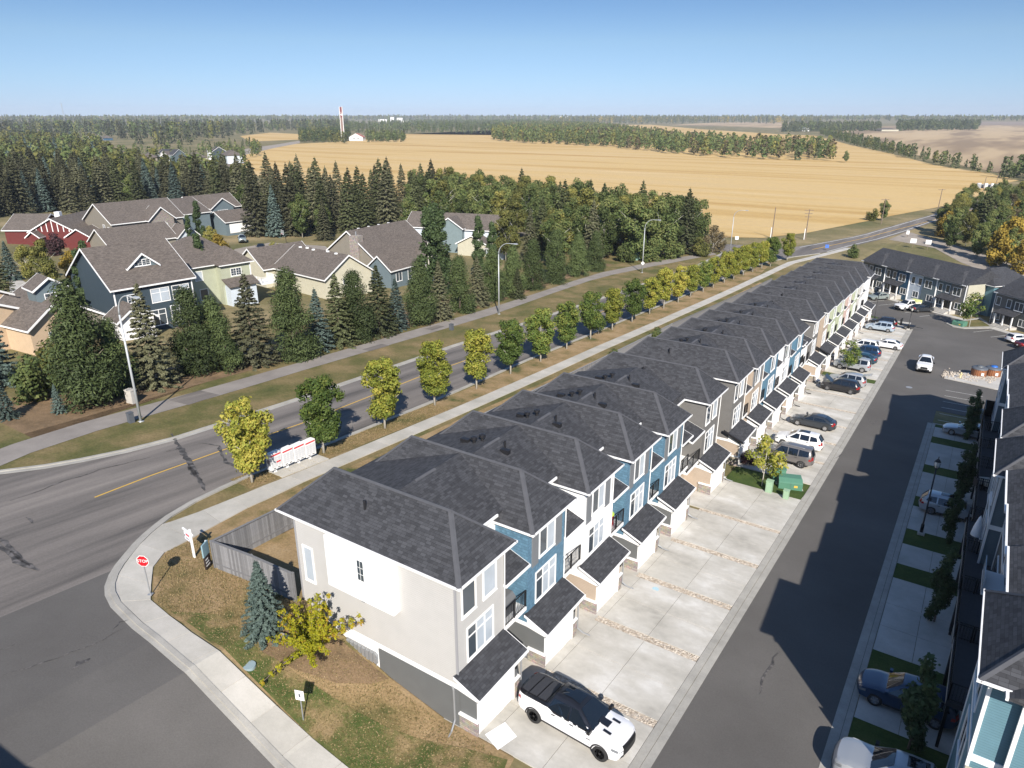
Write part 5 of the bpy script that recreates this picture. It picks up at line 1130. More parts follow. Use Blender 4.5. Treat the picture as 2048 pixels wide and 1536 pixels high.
# corner planting
sp = tree('blue1', (-26.52, 17.31), .44, 'blue-green young spruce beside the white end wall'); sp.scale = (.52, .52, .48)
rng = np.random.RandomState(5); lum = []; tb = []
m = MB(); m.tube([(0, 0, -.2), (0, 0, .5)], [.1, .08], 8)
for i in range(30):
    a = i*2.399+rng.uniform(-.25, .25); el = rng.uniform(.25, 1.3); L_ = rng.uniform(2.0, 3.3)*(1 if el < 1 else .9)
    pts = []
    for k in range(7):
        s = k/6; e2 = el-.15*s+(.15 if i % 3 else -.1)*s; d = Vector((math.cos(a)*math.cos(e2), math.sin(a)*math.cos(e2), math.sin(e2))); q = d*L_*s+Vector((0, 0, .4)); pts.append(q)
        if k >= 1: lum.append((q.x, q.y, max(.3, q.z), .27-.022*k+.04*(k == 1), .24-.015*k)); tb.append(min(1, .15+.35*s+rng.uniform(0, .35)+(.35 if i in (3, 8, 13, 21) else 0)))
    m.tube([tuple(q) for q in pts], [.05, .045, .04, .03, .022, .016, .01], 5)
p = (-24.50, 18.33)
mp = thing('maple_shrub', 'spreading yellow-green shrub with long branches beside the white end wall', 'shrub', (p[0]+.1, p[1]-.1, terr(*p)), R(20))
ob('crown', leaf_mesh('crown', lump_parts(lum, 15000, 6, .062, up=.5, tbase=tb, shell=.3), LM['maple']), mp); m.build('branches', M['bark'], mp, True)
sheet('mulch_bed', [(-27.2, 16.9), (-26.6, 18.6), (-24.5, 19.9), (-21, 20.15), (-21.3, 19.3), (-22.4, 18.0), (-24.2, 17.0), (-25.8, 16.5)], M['mulch'], .06)
tree('young_y0', (-12.42, 58.07), 1.12, 'young yellow-green tree on the lawn with green utility boxes', group='young lawn trees'); tree('young0', (-13.11, 103.69), 1.05, 'young green tree on the grass patch among the parked cars', group='young lawn trees')
tree('young0', (-0.00, 147.19), 1.5, 'young tree on the island by the far townhouse block', group='young lawn trees')
tree('maroon0', (-14.80, 62.08), .5, 'small maroon-leaved shrub beside the garage of the grey end townhouse')
for p, s, lb in (((1.54, 31.87), 1.0, 'dark columnar aspen beside the dark blue car'), ((1.80, 44.56), .95, 'columnar aspen on the second shaded grass strip'), ((1.80, 56.89), .8, 'columnar aspen beside the lamp post on the right'), ((2.27, 65.10), 1.02, 'columnar aspen in front of the silver crossover'), ((2.22, 83.80), 1.0, 'columnar aspen beside the silver sedan')):
    tree('scolumn0', p, s, lb, group='columnar aspens by the right drives')
for k, (x, y, s) in enumerate([(-34.3, 47, .35), (-34.6, 51, .3), (-34.9, 74.5, .8), (-34.6, 76, .5), (-34.9, 88, .9), (-34.8, 102, .5), (-34.5, 117, .5)]):
    tree('bush0', (x, y), s, 'green garden shrub by the grey back fence, %s from the corner' % ordn[k], group='shrubs by the back fence')
# around the detached houses
for p, k, s, lb in [((-101.34, 47.54), 'column0', .95, 'tall columnar poplar left of the navy house'), ((-102.01, 46.87), 'column0', .85, 'shorter columnar poplar crowding the navy house'), ((-103.99, 66.11), 'column0', .92, 'slim columnar poplar in front of the pale green house'), ((-156.69, 100.74), 'column0', 1.0, 'columnar poplar between the grey and slate blue houses'),
        ((-154.48, 96.67), 'column0', .75, 'dark short poplar left of the others near the slate blue house'), ((-78.04, 91.40), 'column0', 1.35, 'tallest columnar poplar right of the grey gabled house'), ((-77.87, 94.59), 'column0', 1.3, 'columnar poplar just right of the tallest one'), ((-90.00, 107.49), 'column0', 1.3, 'columnar poplar behind the tallest pair'),
        ((-83.74, 113.40), 'column0', 1.1, 'columnar poplar at the right of the white house'), ((-81.74, 115.26), 'column0', 1.0, 'last columnar poplar right of the white house'), ((-140.38, 94.09), 'gold0', .65, 'yellow tree before the slate blue house'), ((-151.52, 99.89), 'aspen_y0', .5, 'olive tree left of the yellow one by the slate blue house'),
        ((-130.67, 54.81), 'aspen_y1', .62, 'wide yellow-green tree in the garden below the red house'), ((-135.45, 61.17), 'gold0', .6, 'golden tree beside the poplar above the navy house'), ((-137.62, 54.75), 'aspen_y2', .5, 'rounded yellow tree at the garden drive'), ((-142.02, 53.86), 'blue1', .75, 'blue spruce by the garden drive at the left'),
        ((-168.96, 73.86), 'maroon0', 1.6, 'maroon tree before the red house'), ((-124.47, 44.86), 'spruce1', .9, 'dark spruce at the left edge beside the drive'), ((-169.28, 132.03), 'aspen_y1', .55, 'yellow shrubby tree at the head of the cul-de-sac'), ((-141.89, 110.07), 'bush_y0', .9, 'yellow-green bush behind the cream bungalow roof'), ((-151.39, 134.37), 'spruce0', 1.0, 'spruce beside the basketball hoop')]:
    tree(k, p, s, lb, group='garden trees around the detached houses')
# the wood behind: individual trees in front, then a mass
def in_poly(x, y, P):
    c = False; j = len(P)-1
    for i in range(len(P)):
        if (P[i][1] > y) != (P[j][1] > y) and x < (P[j][0]-P[i][0])*(y-P[i][1])/(P[j][1]-P[i][1])+P[i][0]: c = not c
        j = i
    return c
def scatter(P, d, rnd, mx=9999, avoid=()):
    xs = [p[0] for p in P]; ys_ = [p[1] for p in P]; out = []; tries = 0; grid = {}
    while tries < 60000 and len(out) < mx:
        tries += 1; x = rnd.uniform(min(xs), max(xs)); y = rnd.uniform(min(ys_), max(ys_))
        if not in_poly(x, y, P): continue
        g = (int(x//d), int(y//d)); bad = False
        for i in (-1, 0, 1):
            for j in (-1, 0, 1):
                for q in grid.get((g[0]+i, g[1]+j), ()):
                    if (q[0]-x)**2+(q[1]-y)**2 < d*d: bad = True
        for (ax, ay, ar) in avoid:
            if (ax-x)**2+(ay-y)**2 < ar*ar: bad = True
        if bad: continue
        out.append((x, y)); grid.setdefault(g, []).append((x, y))
    return out
rnd = random.Random(21)
avoid = [(-110, 72, 0)]
# spruce belt right behind the houses
belt = [(-257.76, 90.55), (-265.16, 124.55), (-258.11, 147.44), (-220.60, 148.33), (-173.96, 127.18), (-161.36, 127.34), (-153.91, 134.86), (-156.12, 160.76), (-169.15, 184.17), (-163.41, 193.19), (-176.48, 211.72), (-190.76, 197.04), (-213.48, 178.80), (-237.63, 170.82), (-273.42, 173.50), (-314.47, 169.51), (-359.73, 160.05), (-395.62, 142.10)]
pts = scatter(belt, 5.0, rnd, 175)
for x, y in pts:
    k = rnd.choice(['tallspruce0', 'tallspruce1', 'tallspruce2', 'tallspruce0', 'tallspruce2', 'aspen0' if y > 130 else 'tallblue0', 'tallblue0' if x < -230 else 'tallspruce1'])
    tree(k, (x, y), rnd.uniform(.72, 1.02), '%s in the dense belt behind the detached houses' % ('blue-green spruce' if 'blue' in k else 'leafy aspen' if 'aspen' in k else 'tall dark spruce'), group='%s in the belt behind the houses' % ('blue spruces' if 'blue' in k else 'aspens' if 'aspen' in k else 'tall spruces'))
rwood = [(-141.73, 158.24), (-114.61, 142.90), (-95.70, 138.11), (-79.41, 133.95), (-72.50, 144.55), (-67.82, 161.98), (-63.31, 177.05), (-64.69, 190.27), (-71.62, 205.53), (-88.52, 209.93), (-117.25, 213.68), (-156.71, 226.33), (-198.28, 241.42), (-182.43, 204.31)]
rpts = scatter(rwood, 5.0, rnd, 130, avoid=[(-118, 150, 20), (-102, 148, 8)])
for x, y in rpts:
    k = rnd.choice(['aspen0', 'aspen1', 'aspen2', 'aspen_y1', 'tallspruce1', 'aspen1']) if y > 150 else rnd.choice(['aspen0', 'tallspruce0', 'aspen2', 'tallspruce2', 'pine1', 'aspen_y0'])
    s = rnd.uniform(.85, 1.2) if 'aspen' in k else (rnd.uniform(.6, .85) if 'tall' in k else 1.2)
    tree(k, (x, y), s, '%s in the wood between the path and the golden field' % ('dark spruce' if 'tall' in k else 'bushy pine' if 'pine' in k else 'yellowing aspen' if '_y' in k else 'green aspen'), group='%s in the wood by the path' % ('spruces' if 'tall' in k else 'pines' if 'pine' in k else 'yellowing aspens' if '_y' in k else 'green aspens'))
for p, k, s, lb in [((-59.56, 183.38), 'brown0', .8, 'bare greyish shrubby tree at the end of the wood'), ((-60.12, 175.55), 'bush_y0', 1.6, 'yellow-green bush at the end of the wood beside the path'), ((-59.40, 188.95), 'brown0', .55, 'small bare bush nearest the road junction'), ((-77.12, 211.99), 'brown0', 1.3, 'dead-topped tree standing above the end of the wood'), ((-67.25, 160.65), 'bush0', 1.8, 'dense green bush behind the third lamp post'), ((-63.92, 166.69), 'bush0', 1.9, 'dense green bush right of the third lamp post'), ((-71.13, 154.88), 'bush0', 1.5, 'dense bush left of the pale utility box'),
                    ((-32.93, 285.46), 'aspen0', .55, 'dark bush beside the pole at the field edge'), ((-35.88, 283.49), 'bush_y0', 1.4, 'yellowish bush left of the dark one at the field edge'), ((-28.28, 198.98), 'bush0', 1.1, 'lone round bush on the rough grass behind the roofs'), ((-106.65, 631.09), 'aspen2', .7, 'single round tree at the tip of the aspen grove')]:
    tree(k, p, s, lb)
lw = [(-360.90, 125.51), (-346.51, 153.94), (-306.11, 164.85), (-267.69, 169.76), (-234.71, 168.66), (-297.20, 220.33), (-348.96, 237.44), (-406.89, 235.55), (-458.20, 246.45), (-808.64, 418.56), (-1110.26, 482.88), (-1258.37, 455.48)]
ERW = [(-13.19, 246.00), (-8.63, 232.10), (-1.62, 220.74), (8.42, 207.95), (14.36, 204.34), (21.77, 282.93), (17.39, 354.83), (0.61, 367.83), (-11.22, 335.71), (-14.84, 291.53)]
ep = scatter(ERW, 5.2, rnd, 75)
for x, y in ep:
    k = rnd.choice(['aspen_y0', 'aspen0', 'aspen1', 'aspen_y2', 'brown0', 'aspen2'])
    tree(k, (x, y), rnd.uniform(.62, .85)*(1.1 if k == 'brown0' else 1), '%s tree in the autumn wood right of the gravel road' % ('bare brownish' if 'brown' in k else 'yellowing leafy' if '_y' in k else 'green leafy'), group='%s trees in the wood right of the gravel road' % ('bare' if 'brown' in k else 'yellowing' if '_y' in k else 'green'))
for p, s, lb in (((2.35, 216.04), 1.0, 'bright golden tree at the front of the right hand wood'), ((4.81, 228.23), 1.2, 'second golden tree behind the brightest one in the right hand wood'), ((7.63, 207.47), .9, 'golden tree at the right edge of the picture'), ((6.16, 291.46), 1.0, 'orange-yellow tree high in the right hand wood'), ((-11.49, 254.88), .9, 'yellowish tree at the left end of the right hand wood')):
    tree('gold0', p, s, lb)
tree('tallspruce1', (-2.42, 255.38), .75, 'dark spruce standing in the right hand wood')
# masses of far trees: many small crowns joined
def mass(name, label, P, d, hmin, hmax, mats, seed, ncard=60, conifer=.3, size=1.0, cap=2600):
    rd = random.Random(seed); rg = np.random.RandomState(seed); q = scatter(P, d, rd, cap)
    byc = [[] for _ in mats]
    for x, y in q:
        h = rd.uniform(hmin, hmax); z = terr(x, y)
        u = rd.random(); i = 0
        for j, (mt, w) in enumerate(mats):
            if u < w: i = j; break
            u -= w
        con_ = mats[i][0] in ('spruce', 'spruce_d', 'blue', 'column')
        t = rg.uniform(0, 1, ncard); a = rg.uniform(0, 6.28, ncard)
        if con_: rr = h*.2*(1-t)**.9*rg.uniform(.5, 1, ncard); zz = t*h
        else: rr = h*.30*np.sin(np.pi*np.clip(.1+t*.88, 0, 1))**.6*rg.uniform(.45, 1, ncard); zz = h*(.12+.88*t)
        c = np.stack([x+np.cos(a)*rr, y+np.sin(a)*rr, z+zz], 1)
        nr = np.stack([np.cos(a), np.sin(a), np.full(ncard, .7)], 1)+rg.normal(0, .4, (ncard, 3))
        byc[i].append(cards(c, nr, h*.085*size, rg, .7, np.clip(rg.normal(.5, .2, ncard)+rd.uniform(-.25, .25)+(t-.5)*.2, 0, 1)))
    for i, (mt, w) in enumerate(mats):
        if byc[i]: tag(ob(name, leaf_mesh(name, byc[i], LM[mt])), label, 'wood', kind='stuff')
mass('far_wood', 'mixed wood filling the upper left behind the spruce belt', lw, 7.5, 9, 17, (('aspen_y', .5), ('aspen', .25), ('spruce_d', .17), ('blue', .08)), 1, 150, size=.8)
mass('far_wood', 'wood behind the distant houses under the horizon', [(-1179.06, 414.75), (-1150.84, 527.34), (-1367.42, 695.05), (-750.94, 457.11), (-1203.16, 886.04), (-1428.13, 1162.20), (-1292.21, 1253.01), (-2071.95, 2011.42), (-2193.59, 1619.99), (-2693.28, 1596.27), (-3012.61, 1072.74)], 13, 13, 26, (('spruce', .5), ('spruce_d', .25), ('aspen', .15), ('aspen_y', .1)), 2, 60, cap=1500)
mass('far_wood', 'trees among the distant houses', [(-527.75, 281.29), (-462.29, 268.50), (-369.65, 242.43), (-532.29, 403.82), (-664.40, 514.94), (-789.30, 593.94), (-679.68, 439.74), (-737.67, 400.99)], 17, 6, 12, (('spruce', .4), ('aspen', .4), ('aspen_y', .2)), 3, 70)
mass('far_wood', 'dark trees around the white farmhouse', [(-820.29, 699.60), (-727.68, 694.98), (-982.79, 952.05), (-1189.70, 1138.74), (-1168.77, 998.80)], 9, 6, 15, (('aspen', .6), ('aspen_y', .4)), 4, 70)
mass('far_wood', 'low trees right of the white farmhouse', [(-742.62, 751.49), (-702.35, 778.40), (-821.05, 918.85), (-913.07, 924.79)], 9, 6, 15, (('aspen', .6), ('spruce', .4)), 5, 70)
mass('far_wood', 'dark shelterbelt along the top of the golden field', [(-1234.11, 1054.90), (-1044.26, 1181.76), (-854.02, 1209.11), (-1145.01, 1655.99), (-1450.63, 2426.58), (-2283.49, 3707.19), (-2358.78, 2672.71), (-1882.93, 1827.56)], 16, 10, 20, (('spruce', .6), ('aspen', .4)), 6, 50, cap=1700)
mass('aspen_grove', 'long aspen grove reaching into the golden field', [(-633.85, 898.51), (-526.02, 829.72), (-473.71, 824.09), (-394.87, 786.42), (-306.98, 713.70), (-231.68, 651.39), (-166.70, 639.39), (-117.80, 647.06), (-149.46, 782.05), (-227.35, 866.04), (-346.93, 970.76), (-538.99, 1248.59), (-1205.12, 2280.46), (-1781.02, 2807.90), (-1015.53, 1437.88)], 9.5, 11, 17, (('aspen', .62), ('aspen_y', .2), ('spruce', .10), ('brown', .08)), 7, 70, cap=3000)
mass('far_wood', 'yellowing wood along the horizon right of centre', [(-1707.92, 2856.74), (-1267.45, 2928.06), (-1077.30, 3528.97), (-611.84, 2987.04), (-1024.64, 4985.73), (-2287.29, 5279.32), (-2908.61, 4864.16)], 42, 16, 30, (('aspen_y', .55), ('gold', .12), ('spruce', .33)), 8, 40, cap=1700)
mass('far_wood', 'dark woods along the horizon', [(-5103.35, 1823.02), (-3191.58, 3100.42), (-1796.26, 4987.08), (392.98, 5495.55), (778.61, 11002.11), (-3299.28, 9152.16), (-6923.67, 6730.42), (-9483.95, 3395.04)], 85, 22, 40, (('spruce', .5), ('aspen', .3), ('aspen_y', .2)), 9, 26, cap=2600, size=1.6)
mass('shelterbelt', 'spruce shelterbelt and trees round the farm on the right', [(-425.41, 1706.76), (-263.14, 1940.61), (-325.57, 2390.99), (-537.60, 2152.11)], 12, 10, 22, (('spruce', .8), ('aspen', .2)), 10, 60)
mass('far_wood', 'trees behind the farm on the right hill', [(-229.17, 1963.32), (-84.43, 2202.19), (-114.78, 3319.16), (-371.08, 3147.91)], 16, 12, 24, (('aspen', .6), ('spruce', .4)), 12, 60)
mass('hedgerow', 'hedgerow of bushes and young spruces down the right field edge', [(-318.54, 1566.91), (-157.31, 979.54), (-81.96, 751.43), (-33.66, 611.45), (-6.53, 548.35), (-7.26, 577.79), (-37.51, 669.80), (-95.61, 867.91), (-205.34, 1268.45), (-369.93, 1869.26)], 8, 4, 11, (('aspen', .55), ('spruce', .3), ('aspen_y', .15)), 13, 70)
mass('far_wood', 'clump of trees at the right edge by the road', [(-2.10, 519.97), (9.56, 507.40), (26.50, 518.73), (24.38, 609.61), (-0.38, 577.18)], 9, 7, 14, (('aspen', .8), ('spruce', .2)), 14, 90)
# tufts of dry grass on the near lawns
def tufts(P, n, seed, mat, label, hh=.04):
    rg = np.random.RandomState(seed); xs = [p[0] for p in P]; ys_ = [p[1] for p in P]; C = []
    while len(C) < n:
        x = rg.uniform(min(xs), max(xs)); y = rg.uniform(min(ys_), max(ys_))
        if in_poly(x, y, P): C.append((x, y, terr(x, y)+.05))
    C = np.array(C); k = len(C); a = rg.uniform(0, 6.28, k); w = rg.uniform(.012, .035, k); h_ = rg.uniform(.5, 1.4, k)*hh
    d = np.stack([np.cos(a), np.sin(a), np.zeros(k)], 1); l = rg.normal(0, .035, (k, 3)); l[:, 2] = 0
    V = np.stack([C-d*w[:, None], C+d*w[:, None], C+d*w[:, None]*.4+l+np.array([0, 0, 1])*h_[:, None], C-d*w[:, None]*.4+l+np.array([0, 0, 1])*h_[:, None]], 1).reshape(-1, 3)
    me = leaf_mesh('grass_tufts', [(V, np.arange(k*4).reshape(-1, 4), np.repeat(rg.uniform(0, 1, k), 4))], mat)
    tag(ob('grass_tufts', me), label, 'grass', kind='stuff')
LM['tuft'] = leaf_mat('dry_grass_blades', (.14, .13, .05), (.28, .21, .10), (.42, .32, .18), trans=.3, var=0)
tufts([(-37.2, 18.6), (-35.8, 17.2), (-32.7, 15.3), (-18.8, 15.4), (-13.5, 19.6), (-15, 20), (-26.4, 20), (-37, 21)], 20000, 1, LM['tuft'], 'short dry grass blades on the corner lawn')
tufts([(-42.9, 27), (-40.6, 27), (-40.7, 50), (-43.0, 50)], 14000, 2, LM['tuft'], 'short dry grass blades on the kerbside strip')

# ------------------------------------------------------------ vehicles
def spec(kind):
    if kind == 'pickup': return dict(L=5.9, W=1.0, zb=1.16, top=[(2.86, .42), (2.95, .62), (2.93, .95), (2.78, 1.10), (2.3, 1.17), (1.45, 1.24), (.55, 1.80), (-.1, 1.90), (-.85, 1.88), (-1.12, 1.36), (-1.15, 1.33), (-2.85, 1.32), (-2.93, 1.1), (-2.95, .62), (-2.9, .45)], ax=(1.93, -1.74), r=.42, zb0=.42, ws=(1.45, .55), rw=(-.85, -1.12), tum=.36, wh=.41)
    if kind == 'suv': return dict(L=4.7, W=.94, zb=.98, top=[(2.25, .3), (2.34, .5), (2.32, .72), (2.15, .88), (1.6, .98), (1.05, 1.06), (.3, 1.58), (-.3, 1.67), (-1.55, 1.63), (-1.78, 1.56), (-2.22, 1.08), (-2.32, .8), (-2.34, .5), (-2.28, .32)], ax=(1.38, -1.36), r=.37, zb0=.30, ws=(1.05, .3), rw=(-1.78, -2.2), tum=.34, wh=.355)
    if kind == 'boxsuv': return dict(L=4.9, W=.96, zb=1.06, top=[(2.35, .4), (2.44, .6), (2.42, .9), (2.25, 1.03), (1.7, 1.12), (1.25, 1.17), (.65, 1.72), (0, 1.85), (-2.0, 1.84), (-2.15, 1.78), (-2.38, 1.2), (-2.42, .9), (-2.44, .55), (-2.38, .42)], ax=(1.45, -1.45), r=.41, zb0=.40, ws=(1.25, .65), rw=(-2.15, -2.37), tum=.28, wh=.39)
    if kind == 'hatch': return dict(L=4.3, W=.90, zb=.9, top=[(2.08, .28), (2.15, .48), (2.12, .66), (1.9, .8), (1.4, .9), (.95, .96), (.15, 1.42), (-.4, 1.48), (-1.3, 1.43), (-1.55, 1.36), (-1.98, .98), (-2.08, .75), (-2.12, .45), (-2.06, .3)], ax=(1.3, -1.25), r=.345, zb0=.26, ws=(.95, .15), rw=(-1.5, -1.97), tum=.34, wh=.33)
    return dict(L=4.8, W=.92, zb=.9, top=[(2.3, .26), (2.38, .46), (2.35, .62), (2.15, .74), (1.6, .84), (1.02, .92), (.2, 1.36), (-.3, 1.43), (-.95, 1.40), (-1.2, 1.34), (-1.85, 1.04), (-2.2, 1.0), (-2.36, .82), (-2.38, .5), (-2.32, .3)], ax=(1.45, -1.38), r=.35, zb0=.24, ws=(1.02, .2), rw=(-1.2, -1.83), tum=.36, wh=.335)
class Car:
    def __init__(s, kind):
        s.k = kind; s.q = spec(kind)
    def w(s, x, z):
        q = s.q; w = q['W']; hx = q['L']/2
        w *= 1-.045*max(0, (z-.75)/.6)**2-.03*max(0, (.55-z)/.4)
        if z > q['zb']:
            lim = q['zb'] if not (s.k == 'pickup' and x < -1.14) else 9
            if z > lim: w -= (z-lim)*q['tum']
        t = max(0, (abs(x)-(hx-.75))/.75); w *= 1-.17*t**2.4
        return w
    def top(s, x):
        """height of the upper outline at x"""
        P = [p for p in s.q['top'] if p[1] > .6]; P = sorted(P); return float(np.interp(x, [p[0] for p in P], [p[1] for p in P]))
    def mp(s, x, z, fr, out=0.):
        w = s.w(x, z); hx = s.q['L']/2
        xx = x
        if abs(x) > hx-.6: xx = x-math.copysign(.16*(abs(fr)**3)*max(0, (abs(x)-(hx-.6))/.6), x)
        crown = .035*(1-fr*fr) if z > s.q['zb']-.12 else 0
        return (xx, fr*(w+out), z+crown-.035*max(0, (abs(fr)-.9)/.1)*(1 if z > .7 else 0))
    def outline(s):
        q = s.q; P = list(q['top']); b = q['zb0']; out = []
        for a, c in zip(P[:-1], P[1:]):
            n = max(1, int(math.hypot(c[0]-a[0], c[1]-a[1])/.22))
            for i in range(n): out.append((a[0]+(c[0]-a[0])*i/n, a[1]+(c[1]-a[1])*i/n))
        out.append(P[-1])
        for ax in (q['ax'][1], q['ax'][0]):
            r = q['r']; z0 = q['wh']; a0 = math.asin(max(-1, (b-z0)/r))
            for i in range(11):
                a = math.pi-a0-(math.pi-2*a0)*i/10; out.append((ax+math.cos(a)*r, z0+math.sin(a)*r))
        return out
    def body_mesh(s, mat, two_tone=False):
        o = s.outline(); bm = bmesh.new()
        vs = [bm.verts.new((x, 0, z)) for x, z in o]; bm.faces.new(vs); bmesh.ops.triangulate(bm, faces=bm.faces[:])
        g = lambda: bm.verts[:]+bm.edges[:]+bm.faces[:]
        for x in np.arange(-2.6, 2.7, .4): bmesh.ops.bisect_plane(bm, geom=g(), plane_co=(x, 0, 0), plane_no=(1, 0, 0))
        for z in (.5, .75, s.q['zb'], s.q['zb']+.2, s.q['zb']+.4): bmesh.ops.bisect_plane(bm, geom=g(), plane_co=(0, 0, z), plane_no=(0, 0, 1))
        bmesh.ops.remove_doubles(bm, verts=bm.verts[:], dist=.004)
        bm.verts.index_update(); co = [(v.co.x, v.co.z) for v in bm.verts]; faces = [[v.index for v in f.verts] for f in bm.faces]
        bed = [(e.verts[0].index, e.verts[1].index) for e in bm.edges if len(e.link_faces) == 1]; bm.free()
        frs = [1, .9, .6, .2, -.2, -.6, -.9, -1]; V = []; idx = {}
        def vid(i, k):
            key = (i, k)
            if key not in idx:
                x, z = co[i]; idx[key] = len(V); V.append(s.mp(x, z, frs[k]))
            return idx[key]
        F = []
        bset = set(i for e in bed for i in e)
        inner = {}
        def cap(i, sd):
            if i in bset: return vid(i, 0 if sd > 0 else 7)
            key = (i, sd)
            if key not in inner:
                x, z = co[i]; inner[key] = len(V); V.append((x if abs(x) < s.q['L']/2-.6 else s.mp(x, z, 1)[0], sd*s.w(x, z), z))
            return inner[key]
        for f in faces: F.append([cap(i, 1) for i in f]); F.append([cap(i, -1) for i in f][::-1])
        for a, b in bed:
            for k in range(7): F.append([vid(a, k), vid(b, k), vid(b, k+1), vid(a, k+1)])
        me = bpy.data.meshes.new('body'); me.from_pydata(V, [], F); me.materials.append(mat); me.materials.append(M['plastic']); me.materials.append(PAINT['black'])
        b2 = bmesh.new(); b2.from_mesh(me); bmesh.ops.recalc_face_normals(b2, faces=b2.faces[:]); b2.to_mesh(me); b2.free()
        q = s.q
        for f in me.polygons:
            c = f.center
            if any(math.hypot(c.x-a, c.z-q['wh']) < q['r']+.015 for a in q['ax']) and abs(c.y) < s.w(c.x, c.z)-.03: f.material_index = 1
            elif two_tone and c.z > 1.25 and c.x < 1.42: f.material_index = 2
        me.polygons.foreach_set('use_smooth', [True]*len(me.polygons)); me.update()
        try: me.set_sharp_from_angle(angle=R(38))
        except Exception: pass
        return me
    def top_patch(s, name, xa, xb, fa, fb, mat, up=.014, par=None, nx=6, nf=8):
        """patch over the upper surface between x=xa..xb, fractions fa..fb"""
        V = []; F = []
        for i in range(nx+1):
            x = xa+(xb-xa)*i/nx; z = s.top(x)
            for j in range(nf+1):
                fr = fa+(fb-fa)*j/nf; p = s.mp(x, z, fr); V.append((p[0], p[1], p[2]+up))
        for i in range(nx):
            for j in range(nf): a = i*(nf+1)+j; F.append((a, a+1, a+nf+2, a+nf+1) if xa < xb else (a, a+nf+1, a+nf+2, a+1))
        m = MB(); m.add(V, F); o = m.build(name, mat, par, True, uv=False)
        return o
    def line_patch(s, name, pts, fa, fb, mat, out=.02, par=None, nf=6):
        """patch following (x,z) points of the outline (windscreen, tail, nose)"""
        V = []; F = []; P = []
        for a, b in zip(pts[:-1], pts[1:]):
            for i in range(5): P.append((a[0]+(b[0]-a[0])*i/5, a[1]+(b[1]-a[1])*i/5))
        P.append(pts[-1])
        for i, p in enumerate(P):
            a = P[max(i-1, 0)]; b = P[min(i+1, len(P)-1)]; d = Vector((b[0]-a[0], b[1]-a[1])).normalized(); n = Vector((-d.y, d.x))
            if n.dot(Vector((p[0], p[1]-.8))) < 0: n = -n
            for j in range(nf+1):
                q = s.mp(p[0], p[1], fa+(fb-fa)*j/nf); V.append((q[0]+n.x*out, q[1], q[2]+n.y*out))
        for i in range(len(P)-1):
            for j in range(nf): a = i*(nf+1)+j; F.append((a, a+1, a+nf+2, a+nf+1))
        m = MB(); m.add(V, F); return m.build(name, mat, par, True, uv=False)
    def side_patch(s, name, poly, sd, mat, out=.014, par=None):
        bm = bmesh.new(); bm.faces.new([bm.verts.new((x, 0, z)) for x, z in poly]); bmesh.ops.triangulate(bm, faces=bm.faces[:])
        for x in np.arange(-2.6, 2.7, .4): bmesh.ops.bisect_plane(bm, geom=bm.verts[:]+bm.edges[:]+bm.faces[:], plane_co=(x, 0, 0), plane_no=(1, 0, 0))
        bm.verts.index_update()
        V = [(s.mp(v.co.x, v.co.z, 1)[0] if abs(v.co.x) > s.q['L']/2-.6 else v.co.x, sd*(s.w(v.co.x, v.co.z)+out), v.co.z) for v in bm.verts]; F = [[v.index for v in f.verts] for f in bm.faces]; bm.free()
        m = MB(); m.add(V, F); return m.build(name, mat, par, uv=False)
WH = {}
def wheel_meshes(r, rim, wdt=.24):
    key = (r, rim)
    if key in WH: return WH[key]
    m = MB(); m.lathe([(r*.62, -wdt/2), (r*.93, -wdt/2), (r, -wdt*.32), (r, wdt*.32), (r*.93, wdt/2), (r*.62, wdt/2)], 26, 'y'); ty = m.mesh('tyre', M['tyre'], True, uv=False)
    m = MB(); m.lathe([(0.001, wdt*.18), (r*.60, wdt*.1), (r*.66, wdt*.48), (r*.62, wdt*.5)], 26, 'y')
    for k in range(6):
        a = k*math.pi/3; c, s_ = math.cos(a), math.sin(a)
        q = [(r*.08, -.035), (r*.63, -.05), (r*.63, .05), (r*.08, .035)]
        pts = [(u*c-v*s_, u*s_+v*c) for u, v in q]
        m.add([(p[0], wdt*.30, p[1]) for p in pts]+[(p[0], wdt*.42, p[1]) for p in pts], [(4, 5, 6, 7), (7, 6, 5, 4), (0, 1, 5, 4), (1, 2, 6, 5), (2, 3, 7, 6), (3, 0, 4, 7)])
    m.lathe([(.001, wdt*.46), (r*.15, wdt*.44), (r*.16, wdt*.2)], 10, 'y')
    md = MB(); md.lathe([(0.001, wdt*.12), (r*.62, wdt*.05)], 20, 'y')
    ri = m.mesh('rim', M[rim], False, uv=False); WH[key] = (ty, ri); return WH[key]
PAINT = {}
def paint(key, col, metal=.0):
    if key not in PAINT: PAINT[key] = plain('car_paint_'+key, col, .28, metal=metal, spec=.5, coat=.8)
    return PAINT[key]
BODY = {}
